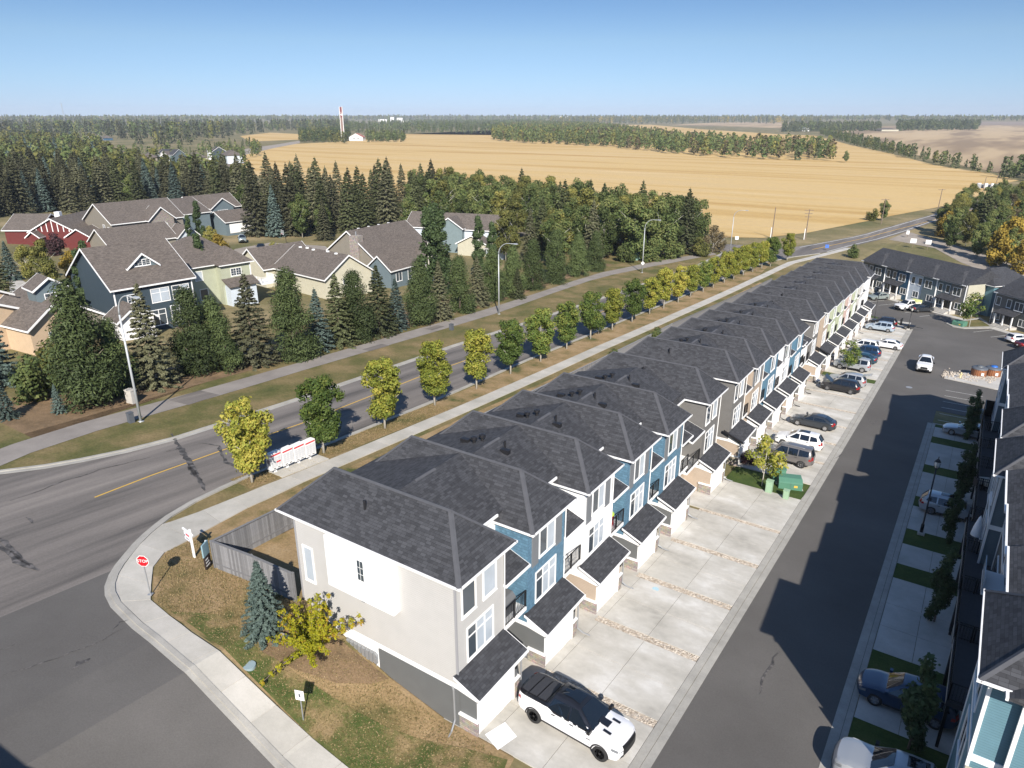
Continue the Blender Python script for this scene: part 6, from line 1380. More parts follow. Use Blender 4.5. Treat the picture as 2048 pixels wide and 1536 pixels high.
def car(kind, col, p, head, label, nm='parked_car', cat='car', rim='alloy', roofblack=False, group='parked cars', hatch_open=False, hood_open=False, rails=False, chrome=True):
    """head: compass angle of the nose in the world, degrees from +x; p: centre on the ground"""
    C = Car(kind); q = C.q; z = terr(p[0], p[1])+.09
    o = thing(nm, label, cat, (p[0], p[1], z), R(head), group)
    hd = R(head); gx = (terr(p[0]+math.cos(hd), p[1]+math.sin(hd))-terr(p[0]-math.cos(hd), p[1]-math.sin(hd)))/2
    gy = (terr(p[0]-math.sin(hd), p[1]+math.cos(hd))-terr(p[0]+math.sin(hd), p[1]-math.cos(hd)))/2
    o.rotation_euler = (math.atan(gy), -math.atan(gx), hd)
    key = (kind, col)
    if key not in BODY: BODY[key] = C.body_mesh(PAINT[col], col == 'white_truck')
    b = ob('body', BODY[key], o)
    zb = q['zb']; zt = max(t[1] for t in q['top']); T = M['plastic']
    ws, rw = q['ws'], q['rw']
    zw0, zw1 = C.top(ws[0]), C.top(ws[1]); zr0, zr1 = C.top(rw[0]), C.top(rw[1])
    C.line_patch('windscreen', [(ws[0]-.03, zw0+.0), (ws[1]+.03, zw1-.0)], -.86, .86, M['glass_dark'], .015, o)
    C.line_patch('rear_window', [(rw[0]-.02, zr0), (rw[1]+.0, zr1)], -.82, .82, M['glass_dark'], .015, o)
    bl = zb+.06; tl = zt-.14
    def roofx(zv, front=True):
        a, c = (ws if front else rw); za, zc = C.top(a), C.top(c)
        return a+(c-a)*(zv-za)/(zc-za) if abs(zc-za) > .01 else a
    xf0, xf1 = ws[0]-.16, roofx(tl)-.13
    if kind == 'pickup': xr0, xr1 = -1.02, -.82
    else: xr0, xr1 = (rw[1]+.32, rw[0]+.12)
    mid = -.12 if kind != 'pickup' else .12
    for sd in (1, -1):
        C.side_patch('side_window', [(xf0, bl), (mid+.04, bl), (mid+.04, tl), (xf1, tl)], sd, M['glass_dark'], .013, o)
        m2 = -1.05 if kind in ('suv', 'boxsuv', 'hatch') else (xr1+xr0)/2-.02
        if kind in ('suv', 'boxsuv'):
            C.side_patch('side_window', [(mid-.05, bl), (m2+.04, bl), (m2+.04, tl), (mid-.05, tl)][::-1], sd, M['glass_dark'], .013, o)
            C.side_patch('side_window', [(m2-.05, bl+.02), (xr0, bl+.1), (xr1, tl-.03), (m2-.05, tl)][::-1], sd, M['glass_dark'], .013, o)
        else:
            C.side_patch('side_window', [(mid-.05, bl), (xr0, bl+.05), (xr1, tl-.02), (mid-.05, tl)][::-1], sd, M['glass_dark'], .013, o)
        # door seams and handles
        for xs in ((mid, ws[0]-.12, mid-1.02) if kind != 'sedan' else (mid, ws[0]-.1, mid-.98)):
            C.side_patch('door_seam', [(xs-.013, q['zb0']+.12), (xs+.013, q['zb0']+.12), (xs+.013, bl), (xs-.013, bl)], sd, M['plastic'], .004, b)
        for xs in (mid+.16, mid-.86):
            m = MB(); y_ = sd*(C.w(xs, bl-.1)+.02); m.box(xs-.02, xs+.18, y_-.015, y_+.015, bl-.15, bl-.115); m.build('door_handle', M['plastic'] if col != 'white_truck' else M['black'], o)
        m = MB(); xm = xf0+.02; ym = C.w(xm, bl)
        m.box(xm-.05, xm+.1, min(sd*(ym-.03), sd*(ym+.22)), max(sd*(ym-.03), sd*(ym+.22)), bl+.0, bl+.17); m.build('mirror', BODY[key].materials[0] if kind != 'pickup' else M['black'], o)
        C.side_patch('sill', [(q['ax'][0]-q['r']-.03, q['zb0']-.03), (q['ax'][1]+q['r']+.03, q['zb0']-.03), (q['ax'][1]+q['r']+.03, q['zb0']+.07), (q['ax'][0]-q['r']-.03, q['zb0']+.07)][::-1], sd, M['plastic'], .01, o)
        # lamps wrap the corners
        nx = q['top'][2][0]; nz = q['top'][2][1]; hz = nz-.05
        C.side_patch('headlight', [(nx-.42, hz), (nx-.02, hz-.1), (nx-.0, hz+.04), (nx-.4, hz+.13)], sd, M['headlight'], .012, o)
        C.line_patch('headlight', [(nx+.0, hz-.09), (q['top'][3][0]+.0, q['top'][3][1]-.03)], sd*.55, sd*.98, M['headlight'], .016, o, nf=3)
        rx = q['top'][-3][0]; tz = q['top'][-3][1]
        C.side_patch('taillight', [(rx+.02, zb-.22), (rx+.3, zb-.2), (rx+.26, zb-.02), (rx+.04, zb-.06)], sd, M['taillight'], .012, o)
        tp = [(C_ if C_ else 0) for C_ in ()]
        C.line_patch('taillight', [q['top'][-3], q['top'][-4]], sd*.62, sd*.98, M['taillight'], .014, o, nf=3)
    C.line_patch('grille', [(q['top'][1][0], q['top'][1][1]+.02), (q['top'][2][0], q['top'][2][1]-.02)], -.52, .52, M['black'], .014, o)
    C.line_patch('bumper', [q['top'][0], q['top'][1]], -.8, .8, T, .012, o); C.line_patch('bumper', [q['top'][-1], q['top'][-2]], -.8, .8, T, .012, o)
    C.line_patch('licence_plate', [(q['top'][-2][0], q['top'][-2][1]+.06), (q['top'][-3][0], min(q['top'][-3][1], q['top'][-2][1]+.2))], -.16, .16, M['white'], .02, o, nf=2)
    if roofblack: C.top_patch('sunroof', -.9, .1, -.62, .62, M['glass_dark'], .012, o)
    if rails:
        for sd in (1, -1):
            y_ = sd*(C.w(-.3, zt)-.07); m = MB(); m.tube([(.25, y_, C.top(.25)+.0), (.15, y_, zt+.05), (-1.4, y_, zt+.04), (-1.55, y_, zt-.03)], .018, 5); m.build('roof_rail', M['grey_metal'], o)
    # underside and wheels
    m = MB(); m.box(-q['L']/2+.3, q['L']/2-.3, -q['W']*.8, q['W']*.8, q['zb0']-.02, q['zb0']+.3); m.build('underside', M['black'], o)
    ty, ri = wheel_meshes(q['wh'], rim)
    for ax in q['ax']:
        for sd in (1, -1):
            m = 0; w_ = ob('wheel', ty, o, (ax, sd*(q['W']-.115), q['wh']-.01)); r_ = ob('rim', ri, w_)
            if sd < 0: w_.rotation_euler = (0, 0, math.pi)
    if hatch_open:
        m = MB(); m.prism([(rw[0], zr0), (rw[0]-1.0, zr0+.28), (rw[0]-1.0, zr0+.34), (rw[0]+.02, zr0+.05)], -.62, .62, 'y'); m.build('tailgate', BODY[key].materials[0], o, uv=False)
    if hood_open:
        m = MB(); m.prism([(1.05, 1.06), (1.9, 1.75), (1.92, 1.8), (1.03, 1.12)], -.7, .7, 'y'); m.build('bonnet', BODY[key].materials[0], o, uv=False)
    return o, C
paint('black', (.010, .010, .012)); paint('white', (.70, .70, .70)); paint('white_truck', (.70, .70, .71)); paint('silver', (.36, .38, .40), .35); paint('grey', (.16, .15, .145), .35); paint('charcoal', (.026, .032, .040), .2); paint('black', (.010, .010, .012)); paint('navy', (.010, .035, .085), .2); paint('teal', (.012, .045, .07), .2); paint('iceblue', (.36, .43, .50), .3); paint('maroon', (.08, .008, .01)); paint('sage', (.25, .29, .28), .2)
# the white pickup in the foreground: rear to the garage, nose to the lane
pk, C = car('pickup', 'white_truck', (-12.05, 23.45), -3, 'white crew cab pickup with black roof and black bed cover, nearest the camera', 'pickup_truck', 'pickup', rim='alloy_black', group=None)
pk.scale = (1.0, 1.0, 1.0)
BK = PAINT['black']
for sd in (1, -1):
    C.side_patch('badge', [(1.18, .84), (1.42, .84), (1.42, .88), (1.18, .88)], sd, M['black'], .012, pk)
    for ax in C.q['ax']:
        m = MB(); n = 12; V = []; F = []
        for i in range(n+1):
            a = math.pi*(-.02)+math.pi*1.04*i/n
            for rr in (.42, .49): V.append((ax+math.cos(a)*rr, sd*(C.w(ax, .8)+.03), C.q['wh']+math.sin(a)*rr))
        for i in range(n): F.append((2*i, 2*i+1, 2*i+3, 2*i+2))
        m.add(V, F); m.build('arch_trim', M['plastic'], pk, uv=False)
tn = plain('bed_cover_panel', (.035, .036, .042), .55)
for k in range(3): C.top_patch('bed_cover', -1.28-.5*k, -1.72-.5*k, -.78, .78, tn, .045, pk, 2, 4)
C.top_patch('sunroof', -.62, .38, -.6, .6, M['glass_dark'], .03, pk)
fr = MB()
for (a, b, c, d) in ((-.66, -.62, -.64, .64), (.38, .42, -.64, .64)): pass
for sd in (1, -1):
    C.top_patch('bonnet_vent', 1.75, 2.15, sd*.38, sd*.55, BK, .03, pk, 2, 2)
C.top_patch('bonnet_scoop', 1.35, 1.85, -.24, .24, BK, .04, pk, 3, 3)
C.line_patch('front_grille', [(2.945, .62), (2.93, .93), (2.86, 1.05)], -.70, .70, M['black'], .03, pk)
C.line_patch('fog_lamp', [(2.93, .52), (2.945, .58)], .62, .8, M['black'], .02, pk, nf=2); C.line_patch('fog_lamp', [(2.93, .52), (2.945, .58)], -.8, -.62, M['black'], .02, pk, nf=2)
def mids(a, b): return ((a[0]+b[0])/2, (a[1]+b[1])/2)
# cars on the left drives (nose to the garages unless noted), then the car park
g1 = 'cars on the left hand drives'
car('boxsuv', 'grey', (-12.0, 65.2), 180, 'grey boxy four by four behind the young tree, nearest the green utility boxes', group=g1, rails=True)
car('suv', 'white', (-12.0, 70.1), 180, 'white crossover with a long dark sunroof beside the grey four by four', roofblack=True, group=g1)
car('sedan', 'charcoal', (-12.1, 77.2), 180, 'charcoal sedan alone on its drive beyond the white crossover', group=g1)
car('suv', 'black', (-12.1, 93.1), 180, 'black crossover with its bonnet raised near the standing person', group=g1, hood_open=True)
car('suv', 'silver', (-11.9, 96.6), 180, 'silver crossover with its tailgate open behind the black one', group=g1, hatch_open=True)
car('boxsuv', 'silver', (-12.6, 104.8), 180, 'silver minivan behind the young green tree among the parked cars', group=g1, rails=True)
car('sedan', 'teal', (-12.4, 110.0), 180, 'dark teal sedan beyond the silver minivan', group=g1)
car('suv', 'navy', (-12.4, 114.2), 180, 'navy blue crossover between the teal sedan and the white one', group=g1)
car('suv', 'white', (-13.2, 118.0), 180, 'white crossover beyond the navy blue one, closer to its garage', group=g1)
car('sedan', 'white', (-10.3, 121.6), 180, 'white sedan at the lane end of its drive, farthest white car of the row', group=g1)
car('suv', 'iceblue', (-12.8, 133.8), 180, 'pale blue crossover last on the left drives', group=g1)
car('suv', 'black', (-12.9, 138.0), 180, 'black vehicle half hidden behind the pale blue crossover', group=g1)
g2 = 'cars in the far car park'
car('sedan', 'sage', (-17.0, 163.0), -128, 'grey sedan in front of the far block under the black lamp post', group=g2)
wt, _ = car('pickup', 'white', (-10.9, 156.4), -122, 'white work pickup with a yellow box in the far car park', 'pickup_truck', 'pickup', group=None)
m = MB(); m.box(-2.8, -1.2, -.85, .85, 1.2, 1.75); m.build('cargo_box', plain('yellow_box', (.62, .66, .25), .6), wt)
car('sedan', 'charcoal', (-8.4, 156.0), 44, 'dark sedan parked next to the white work pickup', group=g2)
car('hatch', 'white', (7.2, 140.2), 44, 'white hatchback on the right side of the far car park', group=g2)
car('sedan', 'maroon', (8.6, 136.6), 46, 'dark red car cut by the right edge of the picture', group=g2)
car('pickup', 'white', (-4.2, 112.2), -88, 'white pickup driving towards the camera down the lane', 'pickup_truck', 'pickup', group=None)
g3 = 'cars on the right hand drives'
car('suv', 'navy', (1.1, 35.0), 180, 'dark blue crossover in the shade on the right, nose to the lane', group=g3, rim='alloy')
car('pickup', 'silver', (1.6, 28.6), 180, 'silver vehicle with a dark sunroof cut by the bottom edge', 'pickup_truck', 'pickup', roofblack=True, group=None)
car('suv', 'silver', (1.7, 62.2), 0, 'silver crossover in the shade beside the black lamp post', group=g3, roofblack=True)
car('sedan', 'silver', (2.1, 85.0), 180, 'silver sedan on the last drive of the right row', group=g3)
car('pickup', 'sage', ((-162.94, 116.56)), -35, 'grey pickup on the cul-de-sac before the slate blue house', 'pickup_truck', 'pickup', group=None)
car('sedan', 'black', ((-147.58, 110.47)), -40, 'black car half hidden behind the bungalow roof', group=None)
for k, pp in enumerate(((-7.66, 373.38), (7.62, 421.04))): pass

# ------------------------------------------------------------ street furniture and small things
def street_lamp(p, h, label, sign=False, ang=0):
    o = thing('street_lamp', label, 'street lamp', (p[0], p[1], terr(*p)), R(ang), 'tall grey street lamps along the avenue')
    m = MB(); m.tube([(0, 0, -.2), (0, 0, h*.84)], [.12, .075], 10); m.box(-.2, .2, -.2, .2, -.1, .06); m.build('pole', M['lamp_grey'], o, True)
    pts = [(0, 0, h*.84)]+[(2.0*(1-math.cos(a)), 0, h*.84+h*.16*math.sin(a)) for a in [R(12*i) for i in range(1, 8)]]+[(2.9, 0, h)]
    m = MB(); m.tube(pts, [.075-.004*i for i in range(len(pts))], 8); m.build('arm', M['lamp_grey'], o, True)
    m = MB(); m.prism([(2.7, h-.03), (3.5, h-.04), (3.55, h+.03), (3.3, h+.11), (2.8, h+.09)], -.14, .14, 'y'); hd = m.build('lamp_head', M['lamp_grey'], o)
    m = MB(); m.box(2.95, 3.45, -.1, .1, h-.07, h-.035); m.build('lens', M['glass_pale'], hd)
    if sign:
        m = MB(); s = .42; m.prism([(0, 1.7), (s, 1.7+s), (0, 1.7+2*s), (-s, 1.7+s)], -.18, -.15, 'y'); m.build('diamond_sign', M['white'], o, rz=R(35))
    return o
street_lamp((-59.18, 29.58), 11.6, 'tall grey street lamp nearest the camera, beside a small grey box', ang=0)
street_lamp((-62.78, 90.22), 11.4, 'second tall grey street lamp, halfway along the conifers', ang=0)
street_lamp((-62.31, 144.83), 11.6, 'third tall grey street lamp with a white diamond sign near its foot', sign=True)
street_lamp((-55.90, 186.39), 11.0, 'farthest tall street lamp by the road junction')
def pedestal(p, label, col='grey', s=(.25, .25, .85), cat='utility box', rz=0, name='utility_box', cap=True):
    mat = {'grey': M['lamp_dark'], 'green': M['util_green'], 'pale': M['util_pale'], 'tan': M['conc'], 'aqua': M['aqua']}[col]
    o = thing(name, label, cat, (p[0], p[1], terr(*p)), rz)
    m = MB(); a, b, c = s; m.prism([(-a, -.1), (a, -.1), (a, c*.94), (a*.85, c), (-a*.85, c), (-a, c*.94)], -b, b, 'y'); m.build('cabinet', mat, o)
    m = MB(); m.box(-a*.8, a*.8, -b-.02, -b, c*.12, c*.88); m.build('door', mat, o)
    if cap: m = MB(); m.box(-a-.03, a+.03, -b-.03, b+.03, c*.97, c*1.03); m.build('lid', mat, o)
    return o
M['lamp_dark'] = plain('dark_grey_enamel', (.09, .10, .115), .5); M['aqua'] = plain('aqua_enamel', (.30, .50, .44), .5)
pedestal((-59.53, 28.93), 'dark grey pedestal at the foot of the nearest tall street lamp', 'grey', (.22, .22, .95))
pedestal((-61.63, 76.62), 'dark grey pedestal on the verge left of the second street lamp', 'grey', (.24, .24, .9))
pedestal((-64.44, 31.78), 'beige utility cabinet between the path and the wide pine', 'tan', (.42, .3, 1.35), rz=R(10))
pedestal((-71.05, 160.36), 'pale aqua utility box at the edge of the leafy wood', 'aqua', (1.0, .8, 1.7))
pedestal((-11.59, 57.21), 'pale green pedestal standing left of the green transformer', 'pale', (.26, .24, 1.15)); pedestal((-10.08, 56.83), 'smallest pale green pedestal in front of the transformer pad', 'pale', (.22, .2, .85))
def transformer(p, label, s=1., rz=0):
    o = thing('transformer', label, 'transformer', (p[0], p[1], terr(*p)), rz)
    m = MB(); m.box(-1.15, 1.15, -.85, .85, -.15, .12); m.build('concrete_pad', M['conc'], o)
    m = MB(); m.box(-1.0, 1.0, -.15, .75, .12, 1.05); m.build('tank', M['util_green'], o)
    m = MB(); m.prism([(-.7, .12), (-.15, .12), (-.15, 1.08), (-.62, .86), (-.7, .8)], -1.03, 1.03, 'x'); m.build('hood', M['util_green'], o)
    m = MB(); m.box(-.01, .01, -.72, -.68, .15, .8); m.box(-1.02, -1.0, -.1, .7, .3, .9); m.build('seam', M['lamp_dark'], o)
    m = MB(); m.box(.3, .6, -.715, -.7, .4, .6); m.build('label_plate', M['yellow_line'], o); o.scale = (s, s, s); return o
transformer((-10.40, 59.41), 'green transformer on a pale pad on the small lawn', .95, R(20)); pedestal((-11.53, 60.20), 'tall green cabinet touching the transformer on the small lawn', 'green', (.5, .4, 1.35), rz=R(20))
transformer((-1.55, 147.34), 'green transformer on the island in the far car park', .95, R(-30))
# community mailboxes
mb = thing('mailbox_bank', 'row of four white community mailbox cabinets with red stripes beside the pavement', 'mailboxes', (-41.55, 29.9, terr(-41.5, 31)-.0))
for k in range(4):
    dz = terr(-41.5, 29.9+1.1*k)-terr(-41.5, 31); y0 = 1.1*k
    m = MB(); m.box(-.22, .28, y0-.5, y0+.5, .42+dz, 1.72+dz); c = m.build('cabinet', M['white'], mb)
    m = MB(); m.box(.281, .288, y0-.46, y0+.46, 1.52+dz, 1.64+dz); m.build('red_stripe', plain('mail_red', (.60, .03, .04), .4) if k == 0 else bpy.data.materials['mail_red'], c)
    for i in range(3):
        for j in range(5):
            m = MB(); m.box(.283, .293, y0-.44+.3*i, y0-.44+.3*i+.27, .62+.165*j+dz, .62+.165*j+.145+dz); m.build('locker_door', plain('locker_grey', (.58, .59, .60), .5) if (k, i, j) == (0, 0, 0) else bpy.data.materials['locker_grey'], c)
    m = MB(); m.box(.284, .295, y0-.3, y0-.08, .49+dz, .54+dz); m.box(.284, .295, y0+.1, y0+.32, .49+dz, .54+dz); m.build('slot', M['black'], c)
    m = MB(); m.box(-.05, .1, y0-.12, y0+.12, .05+dz, .43+dz); m.build('post', M['white'], mb)
m = MB(); m.box(.287, .297, .02, .4, 1.0, 1.12); m.build('red_notice', bpy.data.materials['mail_red'], mb)
m = MB(); m.lathe([(.001, -.506), (.2, -.506), (.2, -.501)], 20, 'y', (.03, 0, 1.2)); m.build('round_emblem', plain('emblem_grey', (.2, .2, .22), .5), mb)
def text(s, size, mat, parent, loc, rot, name='lettering', ext=.003):
    cu = bpy.data.curves.new(name, 'FONT'); cu.body = s; cu.size = size; cu.align_x = 'CENTER'; cu.align_y = 'CENTER'; cu.extrude = ext
    t = bpy.data.objects.new(name, cu); COL.objects.link(t); bpy.context.view_layer.update()
    me = bpy.data.meshes.new_from_object(t.evaluated_get(bpy.context.evaluated_depsgraph_get())); bpy.data.objects.remove(t); me.materials.clear(); me.materials.append(mat)
    o = ob(name, me, parent, loc); o.rotation_euler = rot; return o
# STOP sign facing south-west traffic on the side street
p = (-33.63, 15.49)
ss = thing('stop_sign', 'red octagonal STOP sign on a thin steel post at the street corner', 'stop sign', (p[0], p[1], terr(*p)+.1), R(28))
m = MB(); m.tube([(0, 0, 0), (-.03, 0, 2.4)], .032, 8); m.box(-.12, .12, -.12, .12, 0, .04); m.build('post', M['grey_metal'], ss)
def octo(r): return [(r*.84*math.cos(R(22.5+45*k)), 2.15+.84*r*math.sin(R(22.5+45*k))) for k in range(8)]
m = MB(); m.prism(octo(.42), -.055, -.045, 'y'); m.build('white_border', M['white'], ss)
m = MB(); m.prism(octo(.385), -.062, -.0555, 'y'); pl = m.build('plate', M['red'], ss)
text('STOP', .25, M['white'], pl, (0, -.066, 2.15), (R(90), 0, 0))
# realtor sign
p = (-35.29, 19.13)
rs = thing('for_sale_sign', 'white timber for sale sign with a hanging board on the corner lawn', 'for sale sign', (p[0], p[1], terr(*p)), R(-8))
m = MB(); m.box(-.055, .055, -.055, .055, -.2, 1.95); m.build('post', M['white'], rs)
m = MB(); m.box(-.95, .28, -.045, .045, 1.62, 1.71); m.build('arm', M['white'], rs)
m = MB(); m.box(-.85, -.12, -.015, .015, 1.0, 1.52); bd = m.build('board', plain('sign_white', (.74, .73, .78), .5), rs)
m = MB(); m.box(-.6, -.14, -.022, -.0155, 1.36, 1.47); m.build('red_band', M['red'], bd)
m = MB(); m.box(-.82, -.74, -.022, -.0155, 1.2, 1.32); m.box(-.65, -.3, -.022, -.0155, 1.12, 1.17); m.box(-.24, -.16, -.022, -.0155, 1.03, 1.12); m.build('lettering', M['lamp_dark'], bd)
# two information boards at the fence corner
p = (-33.26, 18.92)
ib = thing('notice_board', 'upright advertising board, blue above and dark below, at the corner of the grey fence', 'notice board', (p[0]-.35, p[1]-.0, terr(*p)), R(118))
m = MB(); m.box(-.32, .32, -.04, .04, .95, 1.75); m.build('upper_board', plain('pale_blue_print', (.22, .34, .38), .4), ib)
m = MB(); m.box(-.3, .3, -.045, .035, .15, .92); lb_ = m.build('lower_board', plain('dark_brown_print', (.035, .025, .022), .5), ib)
m = MB()
for k in range(3): m.box(-.22, .05+.06*k, -.051, -.046, .7-.2*k, .78-.2*k)
m.build('lettering', M['white'], lb_)
m = MB(); m.box(.22, .3, .04, .1, -.2, 1.75); m.build('post', M['white'], ib)
# no parking sign in the grass
p = (-21.93, 15.53)
ns = thing('parking_sign', 'small white rectangular sign on a grey post in the grass by the side street', 'sign', (p[0], p[1], terr(*p)), R(20))
m = MB(); m.tube([(0, 0, -.2), (0, 0, 1.75)], .03, 6); m.build('post', M['grey_metal'], ns)
m = MB(); m.box(-.22, .22, -.045, -.035, 1.25, 1.8); pl = m.build('plate', M['white'], ns)
m = MB(); m.box(-.05, .05, -.049, -.0455, 1.42, 1.62); m.build('symbol', M['lamp_dark'], pl)
p = (-25.57, 15.54)
m = MB(); m.cyl(p[0], p[1], terr(*p)-.05, terr(*p)+.11, .3, n=24); tag(m.build('access_cover', plain('blue_grey_plastic', (.24, .31, .33), .6)), 'round blue-grey plastic access cover in the corner lawn', 'access cover')
p = (-13.62, 37.21)
m = MB(); m.cyl(p[0], p[1], terr(*p)+.08, terr(*p)+.094, .22, n=20); tag(m.build('chalk_spot', plain('pale_blue_chalk', (.36, .52, .58), .9)), 'round pale blue spot drawn on a concrete drive', 'chalk mark')
# grey board fence along the back gardens
def fence(a, b, label, step=.148, h=1.85, boards=True, n_from=0):
    L_ = math.hypot(b[0]-a[0], b[1]-a[1]); d = Vector(((b[0]-a[0])/L_, (b[1]-a[1])/L_)); ang = math.atan2(d.y, d.x)
    o = thing('board_fence', label, 'fence', (a[0], a[1], terr(*a)), ang)
    bmh = MB(); bmh.box(-step/2+.006, step/2-.006, -.011, .011, -.1, h); bme = bmh.mesh('board', M['fence'])
    n = int(L_/step); far_ = MB(); z0 = terr(*a); cnt = 0
    for i in range(n):
        q = (i+.5)*step; x, y = a[0]+d.x*q, a[1]+d.y*q; dz = terr(x, y)-z0
        if boards and cnt < 290:
            e = ob('board', bme, o, (q, .002*((i*7) % 3), dz+.006*((i*5) % 4-1.5))); cnt += 1
        else: far_.box(q-step/2+.006, q+step/2-.006, -.011, .011, dz-.1, dz+h)
    if far_.v: tag(far_.build('boards', M['fence'], o), kind='stuff')
    k = max(1, int(L_/2.4))
    for i in range(k+1):
        q = L_*i/k; x, y = a[0]+d.x*q, a[1]+d.y*q; dz = terr(x, y)-z0
        m = MB(); m.box(q-.055, q+.055, .014, .124, dz-.2, dz+h+.03); m.build('post', M['fence'], o)
    segs = MB()
    for i in range(k):
        q0, q1 = L_*i/k, L_*(i+1)/k; za = terr(a[0]+d.x*q0, a[1]+d.y*q0)-z0; zc = terr(a[0]+d.x*q1, a[1]+d.y*q1)-z0
        for hh, w0, w1, t in ((h+.0, -.075, .075, .035), (.35, -.03, -.012, .09), (h-.25, .012, .05, .09)):
            segs.add([(q0, w0, za+hh), (q1, w0, zc+hh), (q1, w1, zc+hh), (q0, w1, za+hh), (q0, w0, za+hh+t), (q1, w0, zc+hh+t), (q1, w1, zc+hh+t), (q0, w1, za+hh+t)], [(3, 2, 1, 0), (4, 5, 6, 7), (0, 1, 5, 4), (1, 2, 6, 5), (2, 3, 7, 6), (3, 0, 4, 7)])
    segs.build('rail', M['fence'], o)
fence((-33.3, 19.2), (-33.9, 27.0), 'grey board fence running back from the corner beside the end townhouse')
fence((-33.9, 27.2), (-35.7, 95.0), 'long grey board fence behind the row of townhouses')
fence((-35.7, 95.2), (-34.8, 146.0), 'far stretch of grey board fence behind the last townhouses', boards=False)
fence((-33.3, 19.2), (-27.4, 19.9), 'short grey board fence from the corner towards the blue-green spruce')
# black post-top lamps
def post_lamp(p, h, label):
    o = thing('lamp_post', label, 'lamp post', (p[0], p[1], terr(*p)+.05), group='black post-top lamps')
    m = MB(); m.box(-.25, .25, -.25, .25, -.2, .25); m.build('base', M['conc'], o)
    m = MB(); m.tube([(0, 0, .2), (0, 0, .9), (0, 0, 1.0), (0, 0, h-.9)], [.13, .12, .065, .055], 10); m.build('pole', M['black'], o, True)
    m = MB(); m.lathe([(.05, h-.9), (.14, h-.85), (.10, h-.8)], 14); m.lathe([(.22, h-.3), (.12, h-.15), (.03, h-.05), (.03, h+.1), (.001, h+.13)], 14); 
    for k in range(4): a = k*math.pi/2; m.tube([(.12*math.cos(a), .12*math.sin(a), h-.85), (.2*math.cos(a), .2*math.sin(a), h-.55), (.21*math.cos(a), .21*math.sin(a), h-.3)], .012, 4)
    m.build('lantern_frame', M['black'], o)
    m = MB(); m.lathe([(.001, h-.83), (.1, h-.8), (.17, h-.6), (.18, h-.4), (.1, h-.25)], 16); m.build('globe', plain('frosted_globe', (.62, .60, .55), .3) if 'frosted_globe' not in bpy.data.materials else bpy.data.materials['frosted_globe'], o, True)
post_lamp((0.04, 56.97), 6.6, 'black post-top lamp beside the silver crossover on the right'); post_lamp((-14.72, 141.52), 6.2, 'black post-top lamp at the far end of the left row'); post_lamp((-8.79, 137.83), 4.2, 'slim black lamp standing at the mouth of the far car park')
# brown round bins on the rock island
ri = sheet('traffic_island', [(-1.47, 108.72), (-1.35, 110.58), (0.51, 113.27), (3.43, 116.54), (6.11, 118.69), (5.65, 107.63), (4.33, 107.36), (1.02, 108.20)], M['conc'], .12, thick=.14)
rg = np.random.RandomState(4)
for k, (pp, lid) in enumerate((((2.37, 113.29), 'grey'), ((4.00, 114.60), 'blue'))):
    o = thing('waste_bin', 'round brown in-ground bin with a %s lid on the rock island' % lid, 'waste bin', (pp[0], pp[1], terr(*pp)+.1))
    m = MB(); m.cyl(0, 0, 0, 1.05, .95, n=26); m.build('casing', plain('brown_slats_%s' % lid, (.30, .12, .05), .6, noise=.15, nscale=5.), o)
    m = MB()
    for i in range(26): a = 2*math.pi*i/26; m.box(.955*math.cos(a)-.012, .955*math.cos(a)+.012, .955*math.sin(a)-.012, .955*math.sin(a)+.012, .02, 1.03)
    m.build('slats', M['black'], o)
    m = MB(); m.lathe([(1.0, 1.03), (1.0, 1.12), (.8, 1.25), (.001, 1.32)], 26); m.build('lid', M['lamp_dark'], o, True)
    m = MB(); m.lathe([(.42, 1.27), (.38, 1.42), (.001, 1.46)], 20); m.build('hatch', plain('hatch_%s' % lid, (.02, .12, .42) if lid == 'blue' else (.10, .11, .12), .5), o, True)
    m = MB(); a = R(-75); m.box(.3, .62, -1.0, -.955, .3, .7); m.build('label_plate', M['white'], o)
cx, cy = (0.64, 110.43)
n = 260; V = []; FF = []
for i in range(n):
    t = rg.uniform(0, 1); px = cx-2.6+6.4*t+rg.normal(0, .2); py = cy+.2+rg.normal(0, 1.1)+t*2.2; s = rg.uniform(.07, .2)
    b_ = np.array([(1, 0, 0), (-1, 0, 0), (0, 1, 0), (0, -1, 0), (0, 0, 1), (0, 0, -1)], float)*s*rg.uniform(.6, 1.1, (6, 1)); o_ = len(V)
    V += [(q[0]+px, q[1]+py, q[2]+terr(px, py)+.15) for q in b_]; FF += [tuple(o_+k for k in f) for f in ((0, 2, 4), (2, 1, 4), (1, 3, 4), (3, 0, 4), (2, 0, 5), (1, 2, 5), (3, 1, 5), (0, 3, 5))]
m = MB(); m.add(V, FF); tag(m.build('landscape_rocks', M['rock']), 'pale landscape rocks around the brown bins', 'rocks', kind='stuff')
p = (0.35, 110.20)
hy = thing('hydrant', 'pale yellow fire hydrant on the rock island left of the brown bins', 'hydrant', (p[0], p[1], terr(*p)+.1)); hm = plain('hydrant_yellow', (.62, .52, .28), .5)
m = MB(); m.lathe([(.16, 0), (.16, .08), (.1, .1), (.1, .6), (.13, .62), (.1, .75), (.001, .84)], 14); m.build('barrel', hm, hy, True); m = MB(); m.tube([(-.22, 0, .5), (.22, 0, .5)], .06, 8); m.build('outlet', hm, hy)
sheet('traffic_island', [(-3.71, 147.97), (-0.88, 153.12), (1.37, 157.26), (3.88, 150.28), (3.60, 149.14), (-0.69, 145.27), (-2.48, 145.67)], M['kerb'], .13, thick=.14); sheet('island_grass', [(-3.26, 148.34), (-0.76, 152.25), (1.28, 155.26), (3.12, 150.14), (-0.60, 146.71), (-2.30, 146.74)], M['grass'], .15)
